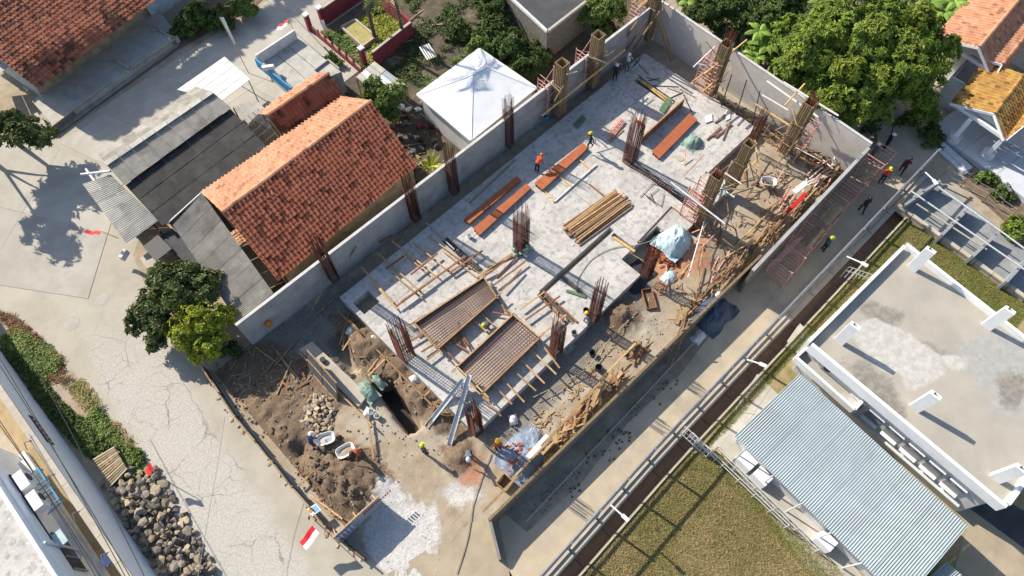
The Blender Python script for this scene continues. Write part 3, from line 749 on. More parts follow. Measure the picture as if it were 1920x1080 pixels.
tower((1190, 62), 0, 'red pipe scaffold in the far corner under leaning props', lx=1.3, planks=True, levels=2)
tower((1322, 166), 0, 'red pipe scaffold around the column box facing the banana plants', lx=1.3, wy=1.5, planks=False)
tower((1480, 286), -.6, 'rusty red scaffold at the column box hung with bamboo rails', lx=1.3, wy=1.5, planks=False)
tower((1296, 402), 0, 'light red scaffold braced to the column box above the brick heap', lx=1.2, wy=1.2, planks=False)
# ---------------------------------------------------------------- poles and rails
def pole(p, z0, q, z1, m, label, r=.055, name='bamboo_pole', cat='pole', grp=None, sq=False):
    a, c = at(*p, z0), at(*q, z1)
    b = MB()
    if sq: b.beam(a, c, r*2, r*1.4)
    else:
        n_ = 6
        for k in range(n_):
            s, e = lerp(a, c, k/n_), lerp(a, c, (k+1)/n_)
            b.tube(s, e, r*(1.08 if k else 1), r*.97, 6)
    return obj(name, b, M[m], label=label, cat=cat, group=grp)
pole((1016, 217), 1.9, (1172, 93), 1.9, 'bamboo', 'long yellow bamboo pole tied across two column boxes at the boundary wall', .09)
pole((1413, 193), 2.2, (1515, 257), 2.2, 'bamboo', 'long orange bamboo rail along the foot of the sunlit wall', .075)
pole((1438, 152), 3.6, (1534, 220), 3.6, 'boardwhite', 'pale upper rail crossing the bamboo hung column box', .07)
pole((1429, 178), 2.9, (1478, 207), 2.9, 'boardwhite', 'short pale lower rail beside the bamboo hung column box', .06)
pole((1469, 154), 4.2, (1572, 217), 4.2, 'boardwhite', 'pale rail running behind the wall towards the mango tree', .07)
pole((1471, 198), 4.0, (1509, 157), 4.0, 'bamboo', 'short bamboo stick across the top of the bamboo hung column box', .06)
pole((1298, 153), 2.6, (1329, 131), 2.6, 'bamboo', 'short orange stick on the scaffold facing the banana plants', .06)
pole((1321, 139), 3.2, (1400, 75), 3.2, 'bamboo', 'pale bamboo pole rising past the column box to the banana plants', .08)
pole((1300, 126), 3.4, (1341, 87), 3.4, 'boardwhite', 'pale pole leaning to the top of the sunlit wall', .06)
pole((1317, 173), 1.6, (1349, 144), 1.6, 'bamboo', 'low bamboo stick at the foot of the column box facing the banana plants', .07)
pole((1258, 342), 2.6, (1360, 420), 2.6, 'pipewhite', 'pale pole bracing the column box above the brick heap', .06)
pole((1290, 352), 1.5, (1345, 392), 1.5, 'woodold', 'short grey pole below the pale brace', .05)
pole((1359, 324), 2.5, (1390, 345), 2.5, 'boardwhite', 'short pale bar across the smooth column box', .05)
pole((1350, 352), 1.2, (1377, 370), 1.2, 'boardwhite', 'second short pale bar low on the smooth column box', .05)
for i, (p, q) in enumerate((((1227, 20), (1258, 115)), ((1235, 22), (1263, 112)), ((1212, 38), (1172, 98)), ((1222, 42), (1188, 92)), ((1195, 40), (1162, 88)))):
    pole(q, 0.05, p, 4.2, 'woodold', 'slanting timber prop of the far corner column', .07, 'timber_prop', 'prop', 'timber props in the far corner', True)
pole((1580, 312), -.7, (1606, 258), 1.9, 'rust', 'thin rusty rod leaning against the sunlit wall', .03, 'steel_rod', 'rod')
pole((1552, 330), -.7, (1574, 303), .8, 'woodold', 'grey stick leaning over the timber heap near the wall corner', .05)
pole((1548, 340), -.5, (1570, 316), -.2, 'green', 'faded green board lying near the wall corner', .14, 'board', 'board', None, True)
pole((640, 508), -.6, (668, 462), 1.6, 'woodold', 'crooked grey stick leaning on the boundary wall', .04)
pole((568, 612), -.7, (615, 525), 1.2, 'woodold', 'longer grey stick leaning on the boundary wall', .045)
pole((592, 590), -.7, (640, 548), -.2, 'woodold', 'grey stick lying in the shade below the rebar cage', .04)
# setting-out battens round the excavated corner
def batten(p, q, z=-.35, m='wood', r=.05, grp='setting-out battens round the excavation', lab='thin timber setting-out batten over the excavated soil'):
    pole(p, z, q, z, m, lab, r, 'timber_batten', 'batten', grp, True)
for p, q in (((636, 585), (815, 765)), ((560, 660), (700, 800)), ((725, 670), (690, 705)), ((790, 748), (835, 705)), ((805, 765), (850, 730)), ((610, 880), (632, 862)), ((558, 912), (612, 862)),
             ((612, 862), (664, 917)), ((580, 927), (642, 973)), ((615, 934), (650, 955)), ((700, 860), (690, 780)), ((655, 600), (690, 640))):
    batten(p, q, G+.35 if p[1] > 800 else -.3)
# ---------------------------------------------------------------- orange boards
def board_px(q, z, th, m, label, name='formwork_panel', cat='board', grp=None):
    pts = [at(x, y, z) for x, y in q]
    t = thing(name, label, cat, pts[0]-Vector((0, 0, z)), group=grp)
    obj('face_sheet', MB().prism([(p.x, p.y) for p in pts], z-.03, z), M[m], t)
    a, b_, c, d = pts
    for k in range(3):
        f = (k+.5)/3
        p, r_ = lerp(a, d, f), lerp(b_, c, f)
        obj('bearer', MB().beam(p-Vector((0, 0, .03+(z-.03)/2)), r_-Vector((0, 0, .03+(z-.03)/2)), .06, z-.04), M['woodred'], t)
    for k in range(6):
        f = (k+.5)/6
        p, r_ = lerp(a, b_, f), lerp(d, c, f)
        obj('cross_batten', MB().beam(p+Vector((0, 0, .003)), r_+Vector((0, 0, .003)), .025, .012), M['woodred'], t)
    return t
board_px([(869, 411), (969, 330), (977, 337), (880, 419)], .28, .03, 'ply', 'narrow orange formwork board, farther of the pair left of the crouched orange worker', grp='orange formwork boards')
board_px([(887, 428), (987, 344), (996, 352), (899, 441)], .28, .03, 'ply', 'narrow orange formwork board nearest the big middle rebar cage', grp='orange formwork boards')
board_px([(1002, 343), (1093, 268), (1103, 277), (1017, 356)], .28, .03, 'ply', 'wide orange formwork board with two workers at its far side', grp='orange formwork boards')
board_px([(1222, 284), (1293, 212), (1308, 224), (1236, 297)], .25, .03, 'ply', 'bright orange formwork board lying next to the standing brown side board', grp='orange formwork boards')
# standing board
p, q = at(1201, 270, 0), at(1280, 198, 0)
t = thing('side_board', 'brown side board standing on edge beside the bright orange board', 'board', p)
obj('face_sheet', MB().beam(p+Vector((0, 0, .4)), q+Vector((0, 0, .4)), .03, .8), M['woodred'], t)
obj('rail', MB().beam(p+Vector((0, 0, .83)), q+Vector((0, 0, .83)), .1, .05), M['wood'], t)
for k in range(6):
    c = lerp(p, q, (k+.5)/6); obj('strut', MB().beam(c+Vector((0, -.03, .02)), c+Vector((0, -.03, .78)), .05, .05), M['woodred'], t)
# small orange and timber things on the slab
for i, (q, z, m, lab) in enumerate((([(1140, 250), (1163, 222), (1172, 228), (1150, 257)], .12, 'redpipe', 'small red lattice tray lying on the slab'),
                                ([(1075, 232), (1092, 215), (1098, 222), (1081, 240)], .2, 'green', 'dark green crate lying near the wall scaffold'),
                                ([(1236, 205), (1253, 180), (1262, 186), (1245, 212)], .12, 'green', 'long green board beside the brown standing side board'),
                                ([(1322, 218), (1335, 213), (1336, 226), (1324, 230)], .1, 'boardwhite', 'small white board on the sunlit slab'),
                                ([(1362, 208), (1370, 205), (1369, 222), (1361, 226)], .08, 'boardwhite', 'white sheet by the cut timber'),
                                ([(1140, 262), (1166, 240), (1170, 244), (1144, 268)], .06, 'plyback', 'pale plank in the chequered shade'))):
    pts = [at(x, y, z) for x, y in q]
    if i == 0:
        t = thing('steel_tray', lab, 'tray', pts[0])
        for k in range(5): obj('bar', MB().beam(lerp(pts[0], pts[3], k/4), lerp(pts[1], pts[2], k/4), .05, .05), M[m], t)
        for k in range(6): obj('cross_bar', MB().beam(lerp(pts[0], pts[1], k/5)+Vector((0, 0, .045)), lerp(pts[3], pts[2], k/5)+Vector((0, 0, .045)), .05, .04), M[m], t)
    else: obj('board', MB().prism([(p.x, p.y) for p in pts], z-.07, z), M[m], label=lab, cat='board')
# ---------------------------------------------------------------- lumber stack
def unit(name, mb, m, smooth=False): return mb.mesh(name, M[m] if isinstance(m, str) else m, smooth)
a, c = at(1072, 442, 0), at(1168, 373, 0)
dr = (c-a).normalized(); nr = Vector((-dr.y, dr.x, 0)); L_ = (c-a).length
tm = [unit('timber', MB().box((0, 0, 0), (1, .11, .07)), m) for m in ('wood', 'woodred', 'wood', 'woodold')]
for lay in range(3):
    for k in range(13-lay*2):
        y = (k-(12-lay*2)/2)*.155+R.uniform(-.03, .03)
        mid = lerp(a, c, .5)+nr*y+dr*R.uniform(-.25, .25)+Vector((0, 0, .06+lay*.085+R.uniform(0, .02)))
        A = Matrix.Rotation(math.atan2(dr.y, dr.x)+R.uniform(-.035, .035), 4, 'Z') @ Matrix.Diagonal((L_*R.uniform(.9, 1.05), 1, 1, 1))
        inst('timber', R.choice(tm), Matrix.Translation(mid) @ A, label='long square timber in the big stack beside the dark beam trench', cat='timber', group='timbers of the big stack')
# ---------------------------------------------------------------- mesh bays on joists
M['deck'] = mat('bay_deck', (0.40, 0.35, 0.31), (0.33, 0.285, 0.25), 2.5, 0.9)
def bay(q, label, ztop=.62):
    A, B_, C_, D_ = [at(x, y, ztop) for x, y in q]
    t = thing('slab_formwork', label, 'formwork', Vector((A.x, A.y, 0)), group='rebar mesh bays')
    zf = Vector((0, 0, -.30))
    obj('deck_sheet', MB().poly([p+zf for p in (A, B_, C_, D_)]), M['deck'], t)
    for p, r_ in ((A, B_), (B_, C_), (C_, D_), (D_, A)):
        obj('edge_board', MB().beam(p+Vector((0, 0, -.17)), r_+Vector((0, 0, -.17)), .035, .34), M['woodred'], t)
        d = (r_-p).normalized()*.5
        obj('edge_rail', MB().beam(p-d+Vector((0, 0, .03)), r_+d*(.3)+Vector((0, 0, .03+.0)), .09, .06), M['wood'], t)
    b = MB(); n1, n2 = int((B_-A).length/.2), int((D_-A).length/.18)
    for k in range(1, n1): b.beam(lerp(A, B_, k/n1)+Vector((0, 0, -.22)), lerp(D_, C_, k/n1)+Vector((0, 0, -.13+R.uniform(-.02, .02))), .028, .026)
    for k in range(1, n2): b.beam(lerp(A, D_, k/n2)+Vector((0, 0, -.19)), lerp(B_, C_, k/n2)+Vector((0, 0, -.10+R.uniform(-.02, .02))), .028, .026)
    obj('rebar_mesh', b, M['rustlight'], t, kind='stuff')
    for k in range(6):
        f = (k+.5)/6
        obj('joist', MB().beam(lerp(A, B_, f)+Vector((0, .3, -.38)), lerp(D_, C_, f)+Vector((0, -.3, -.38)), .06, .12), M['wood'], t)
    for k in range(4):
        for f in (.1, .9):
            p = lerp(lerp(A, B_, (k+.5)/4), lerp(D_, C_, (k+.5)/4), f)
            obj('prop', MB().beam(Vector((p.x, p.y, 0)), Vector((p.x, p.y, ztop-.44)), .07, .07), M['woodold'], t)
bay([(777, 606), (907, 520), (931, 557), (821, 654)], 'shallow timber bay of rebar mesh farther from the lane, behind the crouched worker')
bay([(857, 688), (962, 590), (1012, 633), (906, 736)], 'shallow timber bay of rebar mesh nearest the steel channels')
# joists over the slab
JL = 'thin timber joist lying across the slab at the shaded end'
for p, q, z in (((677, 500), (737, 568), .2), ((706, 473), (790, 548), .2), ((735, 452), (822, 520), .2), ((760, 478), (800, 512), .2), ((775, 455), (850, 515), .2), ((802, 442), (885, 503), .2), ((700, 530), (745, 580), .2),
                ((735, 512), (792, 560), .2), ((830, 470), (905, 528), .2)):
    pole(p, z, q, z, 'wood', JL, .05, 'joist', 'timber', 'joists at the shaded slab end', True)
for p, q, z in (((743, 574), (873, 480), .34), ((752, 566), (806, 528), .42), ((765, 612), (800, 590), .3), ((842, 512), (905, 470), .34), ((820, 475), (770, 515), .4), ((710, 455), (736, 440), .3), ((724, 504), (757, 480), .3)):
    pole(p, z, q, z, 'woodred', 'orange timber ledger laid over the joists', .06, 'ledger', 'timber', 'ledgers at the shaded slab end', True)
for p, q in (((882, 718), (918, 752)), ((926, 722), (960, 758)), ((940, 708), (983, 754)), ((958, 690), (1005, 733)), ((976, 674), (1021, 719)), ((995, 655), (1043, 702)), ((1012, 640), (1049, 690)), ((905, 745), (940, 780))):
    pole(p, .3, q, .12, 'wood', 'timber joist sticking out over the sunlit slab edge', .05, 'joist', 'timber', 'joists over the slab edge', True)
for p, q in (((830, 650), (857, 680)), ((858, 618), (875, 650)), ((870, 633), (880, 648)), ((892, 602), (912, 622)), ((905, 590), (925, 610)), ((930, 560), (955, 590)), ((920, 585), (962, 592)), ((845, 638), (880, 660)),
             ((860, 605), (862, 645)), ((880, 590), (905, 615)), ((935, 558), (948, 585)), ((965, 590), (985, 610)), ((895, 520), (925, 505)), ((910, 517), (960, 480)), ((925, 535), (985, 490)), ((940, 545), (978, 505)),
             ((800, 675), (860, 630)), ((790, 660), (822, 640)), ((752, 650), (800, 622)), ((985, 600), (1050, 555)), ((1000, 640), (1062, 590)), ((975, 580), (1020, 548))):
    pole(p, .32, q, .3, R.choice(['wood', 'woodred', 'woodred']), 'short timber brace between the mesh bays', .05, 'timber_brace', 'timber', 'braces round the mesh bays', True)
for p, q, m, lab in (((915, 500), (985, 470), 'wood', 'long loose batten beside the middle cage'), ((930, 520), (972, 480), 'woodred', 'red loose batten beside the middle cage'), ((905, 512), (960, 475), 'wood', 'pale loose batten beside the middle cage'),
                     ((1105, 345), (1132, 367), 'woodred', 'short red bar near the lumber stack'), ((1040, 378), (1118, 308), 'boardwhite', 'long grey lath on the slab by the wide orange board'), ((1016, 352), (1038, 378), 'bamboo', 'short pale lath under the wide orange board'),
                     ((1048, 330), (1072, 350), 'bamboo', 'second pale lath under the wide orange board'), ((1085, 298), (1108, 318), 'bamboo', 'third pale lath under the wide orange board'), ((910, 290), (1040, 200), 'plyback', 'long grey batten in the shade along the boundary wall'),
                     ((880, 380), (965, 300), 'plyback', 'second grey batten in the shade along the boundary wall'), ((800, 418), (852, 468), 'asblight', 'pale edge strip in the shade across the slab'), ((1340, 230), (1360, 215), 'woodold', 'grey offcut on the sunlit slab'),
                     ((1325, 262), (1352, 238), 'woodred', 'red offcut leaning in the cut timber'), ((1342, 258), (1372, 232), 'woodred', 'second red offcut in the cut timber'), ((1355, 262), (1368, 228), 'wood', 'upright pale offcut in the cut timber'), ((1330, 256), (1350, 250), 'woodred', 'crosswise red offcut in the cut timber')):
    pole(p, .08, q, .1, m, lab, .045, 'timber_batten', 'batten', None, True)
for p, q in (((1195, 147), (1250, 190)), ((1205, 152), (1262, 193))):
    pole(p, .06, q, .06, 'bamboo', 'pale batten along the open beam trench near the two white helmets', .06, 'timber_batten', 'batten', 'battens along the far trench', True)
for p, q in (((1008, 552), (1062, 606)), ((1018, 545), (1082, 604))):
    pole(p, .05, q, .05, 'woodred', 'brown side timber along the short trench by the slab edge', .07, 'timber_batten', 'batten', 'side timbers of the short trench', True)
pole((1150, 445), .03, (1190, 472), .03, 'bamboo', 'pale plank laid in the side trench below the lumber stack', .1, 'plank', 'plank', None, True)
pole((1062, 545), .03, (1098, 557), .03, 'green', 'greenish plank laid in the short cross trench', .1, 'plank', 'plank', None, True)
# rebar beams in the trenches
def beam_cage(p, q, w, label, z=-.04):
    A, B_ = at(*p, z), at(*q, z)
    t = thing('rebar_beam', label, 'rebar beam', A); d = (B_-A).normalized(); nn = Vector((-d.y, d.x, 0))*w/2
    b = MB()
    for s in (-1, 0, 1):
        for zz in (0, -.35): b.beam(A+nn*s+Vector((0, 0, zz)), B_+nn*s+Vector((0, 0, zz)), .035, .035)
    obj('bar', b, M['dark'] if z < .1 else M['rust'], t)
    b = MB(); k = 0
    while k < (B_-A).length:
        c = A+d*k
        b.beam(c-nn+Vector((0, 0, .02)), c+nn+Vector((0, 0, .02)), .02, .02); k += .22
    obj('stirrup', b, M['greypipe'], t)
beam_cage((1166, 304), (1316, 386), .42, 'rebar beam cage lying in the trench below the column boxes')
beam_cage((828, 452), (907, 505), .36, 'rebar beam cage lying in the trench near the shaded joists')
beam_cage((1180, 308), (1262, 356), .3, 'loose rebar ladder lying on the slab beside the trench', .3)
t = thing('bent_rebar', 'loose bent rebar frame lying on the slab above the brick pit', 'rebar frame', at(1225, 365, 0))
for p, q in (((1200, 370), (1222, 345)), ((1207, 363), (1240, 387)), ((1222, 345), (1252, 350)), ((1215, 372), (1235, 352)), ((1240, 387), (1245, 362)), ((1212, 368), (1232, 385)), ((1220, 362), (1226, 379))):
    obj('bar', MB().beam(at(*p, .06), at(*q, .08), .03, .03), M['dark'], t)
# steel channels
for (p, z0, q, z1, lab) in (((800, 801), G+.1, (870, 712), .75, 'wide galvanised steel channel leaning on the corner of the mesh bay'), ((843, 833), G+.1, (881, 703), .95, 'narrower galvanised steel channel crossing over the wide one')):
    A, B_ = at(*p, z0), at(*q, z1)
    t = thing('steel_channel', lab, 'steel channel', Vector((A.x, A.y, G))); d = (B_-A).normalized(); s = d.cross(Vector((0, 0, 1))).normalized(); u_ = s.cross(d)
    obj('web', MB().beam(A, B_, .28, .02), M['steel'], t)
    for k in (-1, 1): obj('flange', MB().beam(A+s*.15*k+u_*.06, B_+s*.15*k+u_*.06, .02, .16), M['steel'], t)
# concrete ground beam with holes and other corner things
b = MB().prism([tuple(at(x, y, -.45)[:2]) for x, y in ((560, 655), (585, 640), (690, 740), (672, 762))], G-.2, -.45)
obj('ground_beam', b, M['cap'], label='short concrete ground beam in the excavated corner', cat='ground beam')
for i, (x, y) in enumerate(((606, 676), (631, 676), (644, 690))):
    c = at(x, y, -.42); obj('bucket', MB().tube(c-Vector((0, 0, .1)), c+Vector((0, 0, .2)), .16, .2, 10), M['black'], label='black bucket standing on the concrete ground beam', cat='bucket', group='black buckets on the ground beam')
for (p, q, w, z1) in (((668, 660), (630, 590), .5, -.1), ((560, 610), (620, 660), .9, -.55)):
    pass
# sieve panel
A, B_ = at(578, 692, G), at(633, 754, G); up = at(575, 655, G+1.6)-A
t = thing('sieve', 'large timber framed wire screen standing beside the stone heap', 'sieve', A)
for f in (0, .5, 1): obj('stile', MB().beam(lerp(A, B_, f), lerp(A, B_, f)+up, .08, .06), M['woodred'], t)
for f in (0.02, .5, .98): obj('rail', MB().beam(A+up*f, B_+up*f, .08, .06), M['wood'], t)
b = MB()
for k in range(1, 36): b.beam(lerp(A, B_, k/36)+up*.03, lerp(A, B_, k/36)+up*.97, .03, .03)
for k in range(1, 16): b.beam(A+up*(k/16), B_+up*(k/16), .03, .03)
obj('wire_screen', b, M['screen'], t, kind='stuff')
obj('back_sheet', MB().poly([A+up*.02+Vector((.05, .05, 0)), B_+up*.02+Vector((.05, .05, 0)), B_+up*.98+Vector((.05, .05, 0)), A+up*.98+Vector((.05, .05, 0))]), M['screen'], t)
# draped sheets
def drape(c, sx, sy, h, m, label, seed, name='tarpaulin', cat='tarp', nb=16, rz=0.0, lift=None, group=None):
    b = MB(); n_ = nb; o = Vector((seed*3.1, seed*1.7, 0)); Mr = Matrix.Rotation(rz, 3, 'Z'); vs = []
    for j in range(n_+1):
        for i in range(n_+1):
            u, v = i/n_*2-1, j/n_*2-1
            r2 = min(1, u*u+v*v); x, y = u*sx, v*sy
            k = 1+.2*noise.noise((u*1.5+o.x, v*1.5+o.y, 0)); x *= k; y *= k
            z = h*(1-r2**1.5)+.16*h*noise.noise((u*3+o.x, v*3+o.y, 2))+.13*h*abs(noise.noise((u*7+o.x, v*4+o.y, 5)))
            vs.append(Vector(c)+Mr @ Vector((x, y, max(z, .03))))
    fs = [(j*(n_+1)+i, j*(n_+1)+i+1, (j+1)*(n_+1)+i+1, (j+1)*(n_+1)+i) for j in range(n_) for i in range(n_)]
    b.add(vs, fs)
    return obj(name, b, M[m], smooth=False, label=label, cat=cat, group=group)
drape(at(1264, 453, -.4), 1.35, 1.15, 1.0, 'plastic', 'pale blue plastic sheet draped over the brick heap', 3, 'plastic_sheet', 'sheet', 22)
drape(at(1338, 590, G), 1.5, 1.1, .8, 'tarpdark', 'dark blue tarpaulin heap against the lane side of the low wall', 5, 'tarpaulin', 'tarp', 22)
drape(at(1310, 632, G), .5, .35, .25, 'whitedirty', 'small white rag beside the dark blue tarpaulin', 9, 'rag', 'rag', 10)
drape(at(985, 852, G), 1.7, 1.25, .75, 'tarpgrey', 'grey blue tarpaulin covering bricks beside the orange vested worker', 7, 'tarpaulin', 'tarp', 24)
drape(at(690, 735, -.6), .45, .8, .55, 'tarp', 'green tarpaulin draped at the deep dark pit', 11, 'tarpaulin', 'tarp', 14)
drape(at(710, 716, -.5), .25, .6, .5, 'tarp', 'strip of green tarpaulin at the head of the deep pit', 12, 'tarpaulin', 'tarp', 10)
drape(at(1298, 268, 0), .75, .6, .5, 'tarp', 'pale green net over a dark heap on the sunlit slab', 14, 'net', 'net', 14)
drape(at(1065, 653, G), .5, .3, .35, 'tarp', 'pale green cloth hanging at the slab edge', 15, 'cloth', 'cloth', 10)
drape(at(1195, 518, G), 1.2, .9, .35, 'black', 'black sheet in the shade below the slab edge', 21, 'plastic_sheet', 'sheet', 14)
drape(at(1255, 520, G), .6, .45, .3, 'plastic', 'pale crumpled sheet on the earth beside the black sheet', 23, 'plastic_sheet', 'sheet', 12)
drape(at(1345, 555, LZ-1.9), .4, .3, .3, 'whitedirty', 'white sack at the wall foot behind the tarpaulin', 25, 'sack', 'sack', 10)
for i, (x, y) in enumerate(((762, 655), (777, 712), (690, 775), (658, 620), (700, 636), (962, 787), (1103, 580), (1085, 605), (1105, 592))):
    drape(at(x, y, G+.1), .35, .28, .3, 'whitedirty', 'crumpled pale sack lying on the excavated soil', 30+i, 'sack', 'sack', 8, R.random()*3, None, 'sacks lying around the slab edge')
# bricks: heap in the pit, and loose ones
brk = unit('brick', MB().box((0, 0, 0), (.24, .12, .08)), 'brick')
def rmat(c, tilt=.5, s=1): return Matrix.Translation(c) @ Matrix.Rotation(R.random()*6.28, 4, 'Z') @ Matrix.Rotation(R.uniform(-tilt, tilt), 4, 'X') @ Matrix.Rotation(R.uniform(-tilt, tilt), 4, 'Y') @ Matrix.Scale(s, 4)
c0 = at(1266, 452, -.4)
for k in range(240):
    a, r_ = R.random()*6.28, 2.1*math.sqrt(R.random())
    c = Vector((c0.x+math.cos(a)*r_*1.0, c0.y+math.sin(a)*r_*.85, G+.1+max(0, .9-r_*.42)*R.uniform(.5, 1.0)))
    inst('brick', brk, rmat(c, .5, 1.15), label='orange clay brick in the heap under the pale blue sheet', cat='brick', group='bricks in the pit heap')
for k in range(34):
    x, y = R.uniform(950, 1020), R.uniform(830, 885)
    if x-950 > (885-y)*1.6+25: continue
    inst('brick', brk, rmat(at(x, y, G+.75), .15), label='clay brick weighing down the grey blue tarpaulin', cat='brick', group='bricks on the grey blue tarpaulin')
# pit boards round the brick heap
for p, q in (((1195, 455), (1258, 388)), ((1258, 388), (1312, 428))):
    A, B_ = at(*p, 0), at(*q, 0); obj('board', MB().beam(A+Vector((0, 0, -.3)), B_+Vector((0, 0, -.3)), .05, .75), M['woodred'], label='brown board lining the brick pit '+('towards the lumber stack' if p[0] < 1200 else 'towards the column boxes'), cat='board')
# ---------------------------------------------------------------- timber waste along the lane wall
cuts = [unit('timber_offcut', MB().box((0, 0, 0), (l_, w_, h_)), m) for l_, w_, h_, m in ((1.6, .10, .05, 'wood'), (.8, .12, .05, 'woodred'), (2.4, .08, .05, 'woodold'), (1.1, .2, .03, 'wood'), (.6, .09, .06, 'wood'), (1.9, .06, .06, 'woodred'), (.9, .3, .025, 'plyback'))]
def waste(px, n_, hz, label, grp, along=.35, z0=G, sel=None):
    poly = [tuple(at(x, y, z0)[:2]) for x, y in px]
    x0, x1 = min(p[0] for p in poly), max(p[0] for p in poly); y0, y1 = min(p[1] for p in poly), max(p[1] for p in poly)
    k = 0
    while k < n_:
        x, y = R.uniform(x0, x1), R.uniform(y0, y1)
        if not pip(x, y, poly): continue
        e = min(1, edged(x, y, poly)/.6)
        A = Matrix.Translation((x, y, z0+.06+hz*e*R.uniform(.3, 1))) @ Matrix.Rotation(R.gauss(.1, along), 4, 'Z') @ Matrix.Rotation(R.uniform(-.12, .12), 4, 'Y')
        inst('timber_offcut', R.choice(sel or cuts), A, label=label, cat='timber', group=grp); k += 1
waste([(1000, 868), (960, 905), (1010, 850), (1080, 770), (1100, 740), (1160, 700), (1165, 715), (1090, 800), (1020, 870)], 112, 1.0, 'timber offcut in the long heap along the sunlit low wall', 'offcuts along the low wall', .4)
waste([(1165, 665), (1180, 645), (1215, 655), (1195, 680)], 22, .6, 'timber offcut in the small heap by the middle of the low wall', 'offcuts in the small middle heap', .3, sel=cuts[1:5])
waste([(1270, 600), (1285, 575), (1315, 560), (1290, 598)], 18, .7, 'pale offcut in the heap above the dark blue tarpaulin', 'offcuts above the tarpaulin', .5)
waste([(1320, 545), (1400, 455), (1480, 390), (1560, 315), (1575, 330), (1480, 430), (1410, 490), (1340, 555)], 84, 1.1, 'long timber in the dense heap along the tall lane wall', 'timbers along the tall lane wall', .12, sel=[cuts[0], cuts[2], cuts[5], cuts[2]])
waste([(1500, 270), (1570, 305), (1590, 330), (1545, 330), (1490, 290)], 20, .5, 'grey offcut in the litter below the sunlit wall', 'litter below the sunlit wall', .8)
waste([(1335, 170), (1450, 240), (1470, 265), (1430, 255), (1330, 195)], 16, .3, 'grey offcut in the strip of litter along the sunlit wall', 'litter along the sunlit wall', .9, sel=[cuts[2], cuts[6], cuts[1]])
waste([(490, 650), (560, 640), (600, 690), (560, 760), (470, 770)], 16, .2, 'grey stick in the shaded rubble of the street corner', 'sticks in the shaded corner', 1.2, sel=[cuts[2], cuts[1]])
waste([(640, 590), (680, 620), (760, 690), (700, 690), (640, 640)], 20, .5, 'grey stick in the excavated soil below the slab corner', 'sticks in the excavated soil', .9, sel=[cuts[2], cuts[0], cuts[1]])
def litter(px, n_, hz, m, z0=G, along=.3):
    poly = [tuple(at(x, y, z0)[:2]) for x, y in px]; b = MB(); k = 0
    x0, x1 = min(p[0] for p in poly), max(p[0] for p in poly); y0, y1 = min(p[1] for p in poly), max(p[1] for p in poly)
    while k < n_:
        x, y = R.uniform(x0, x1), R.uniform(y0, y1)
        if not pip(x, y, poly): continue
        k += 1; a = R.gauss(.1, along); L_ = R.uniform(.15, .8); z = z0+.03+hz*min(1, edged(x, y, poly)/.6)*R.random()
        d = Vector((math.cos(a), math.sin(a), R.uniform(-.15, .15)))*L_/2
        b.beam(Vector((x, y, z))-d, Vector((x, y, z))+d, R.uniform(.03, .09), .03)
    return obj('timber_litter', b, M[m], kind='stuff')
litter([(1000, 868), (945, 925), (1010, 850), (1080, 770), (1165, 690), (1175, 712), (1090, 800), (1020, 870)], 260, .7, 'wood')
litter([(1320, 545), (1400, 455), (1480, 390), (1560, 315), (1580, 335), (1480, 430), (1410, 490), (1340, 560)], 320, .9, 'woodold', along=.2)
litter([(640, 590), (680, 620), (860, 770), (830, 800), (700, 690), (640, 640)], 200, .3, 'woodold', along=1.5)
litter([(400, 690), (500, 640), (600, 690), (560, 780), (470, 790)], 160, .1, 'woodold', along=1.5)
litter([(1230, 520), (1330, 440), (1420, 330), (1480, 300), (1500, 390), (1400, 480), (1300, 570)], 200, .12, 'woodold', along=1.2)
litter([(960, 830), (1200, 560), (1240, 540), (1120, 700), (1000, 840)], 120, .06, 'wood', along=1.2)
litter([(1335, 170), (1450, 240), (1560, 310), (1590, 330), (1530, 330), (1420, 250), (1330, 195)], 240, .25, 'woodold', along=1.5)
pole((1476, 398), .6, (1511, 363), .6, 'red', 'red painted board lying on the timber heap by the tall lane wall', .13, 'board', 'board', None, True)
pole((1488, 362), .4, (1510, 344), .4, 'boardwhite', 'white board end in the timber heap by the tall lane wall', .2, 'board', 'board', None, True)
pole((988, 862), .25, (1028, 818), .35, 'boardwhite', 'pale plank lying on the grey blue tarpaulin', .2, 'plank', 'plank', None, True)
for k in range(5): pole((905+k*55, 960-k*62), LZ+.1, (970+k*56, 893-k*63), LZ+.12, 'wood', 'pale batten laid along the top of the low wall', .06, 'timber_batten', 'batten', 'battens on the low wall', True)
pole((1258, 655+30), G, (1293, 600), LZ+.3, 'woodold', 'grey pole leaning from the lane over the low wall', .05)
pole((1248, 682), G, (1280, 605), LZ+.5, 'woodold', 'second grey pole leaning over the low wall', .05)
# wooden mixing boxes
def crate(px, z, l_, w_, h_, rz, label, m='wood'):
    o = at(*px, z); t = thing('timber_box', label, 'box', o, rz)
    for k, (x, y, a, b_) in enumerate(((0, w_/2, l_, .04), (0, -w_/2, l_, .04), (l_/2, 0, .04, w_-.045), (-l_/2, 0, .04, w_-.045))):
        me_ = MB().box((x, y, h_/2), (a, b_, h_)).mesh('side_board', M[m]); c = D.objects.new('side_board', me_); COL.objects.link(c); c.parent = t
    c = D.objects.new('base_board', MB().box((0, 0, .05), (l_-.1, w_-.1, .03)).mesh('base_board', M['soil'])); COL.objects.link(c); c.parent = t
crate((947, 907), G, .75, .75, .5, .1, 'small open wooden box at the site gate')
crate((1216, 563), G, 1.5, .7, .3, .95, 'brown wooden mortar trough below the slab edge', 'woodred')
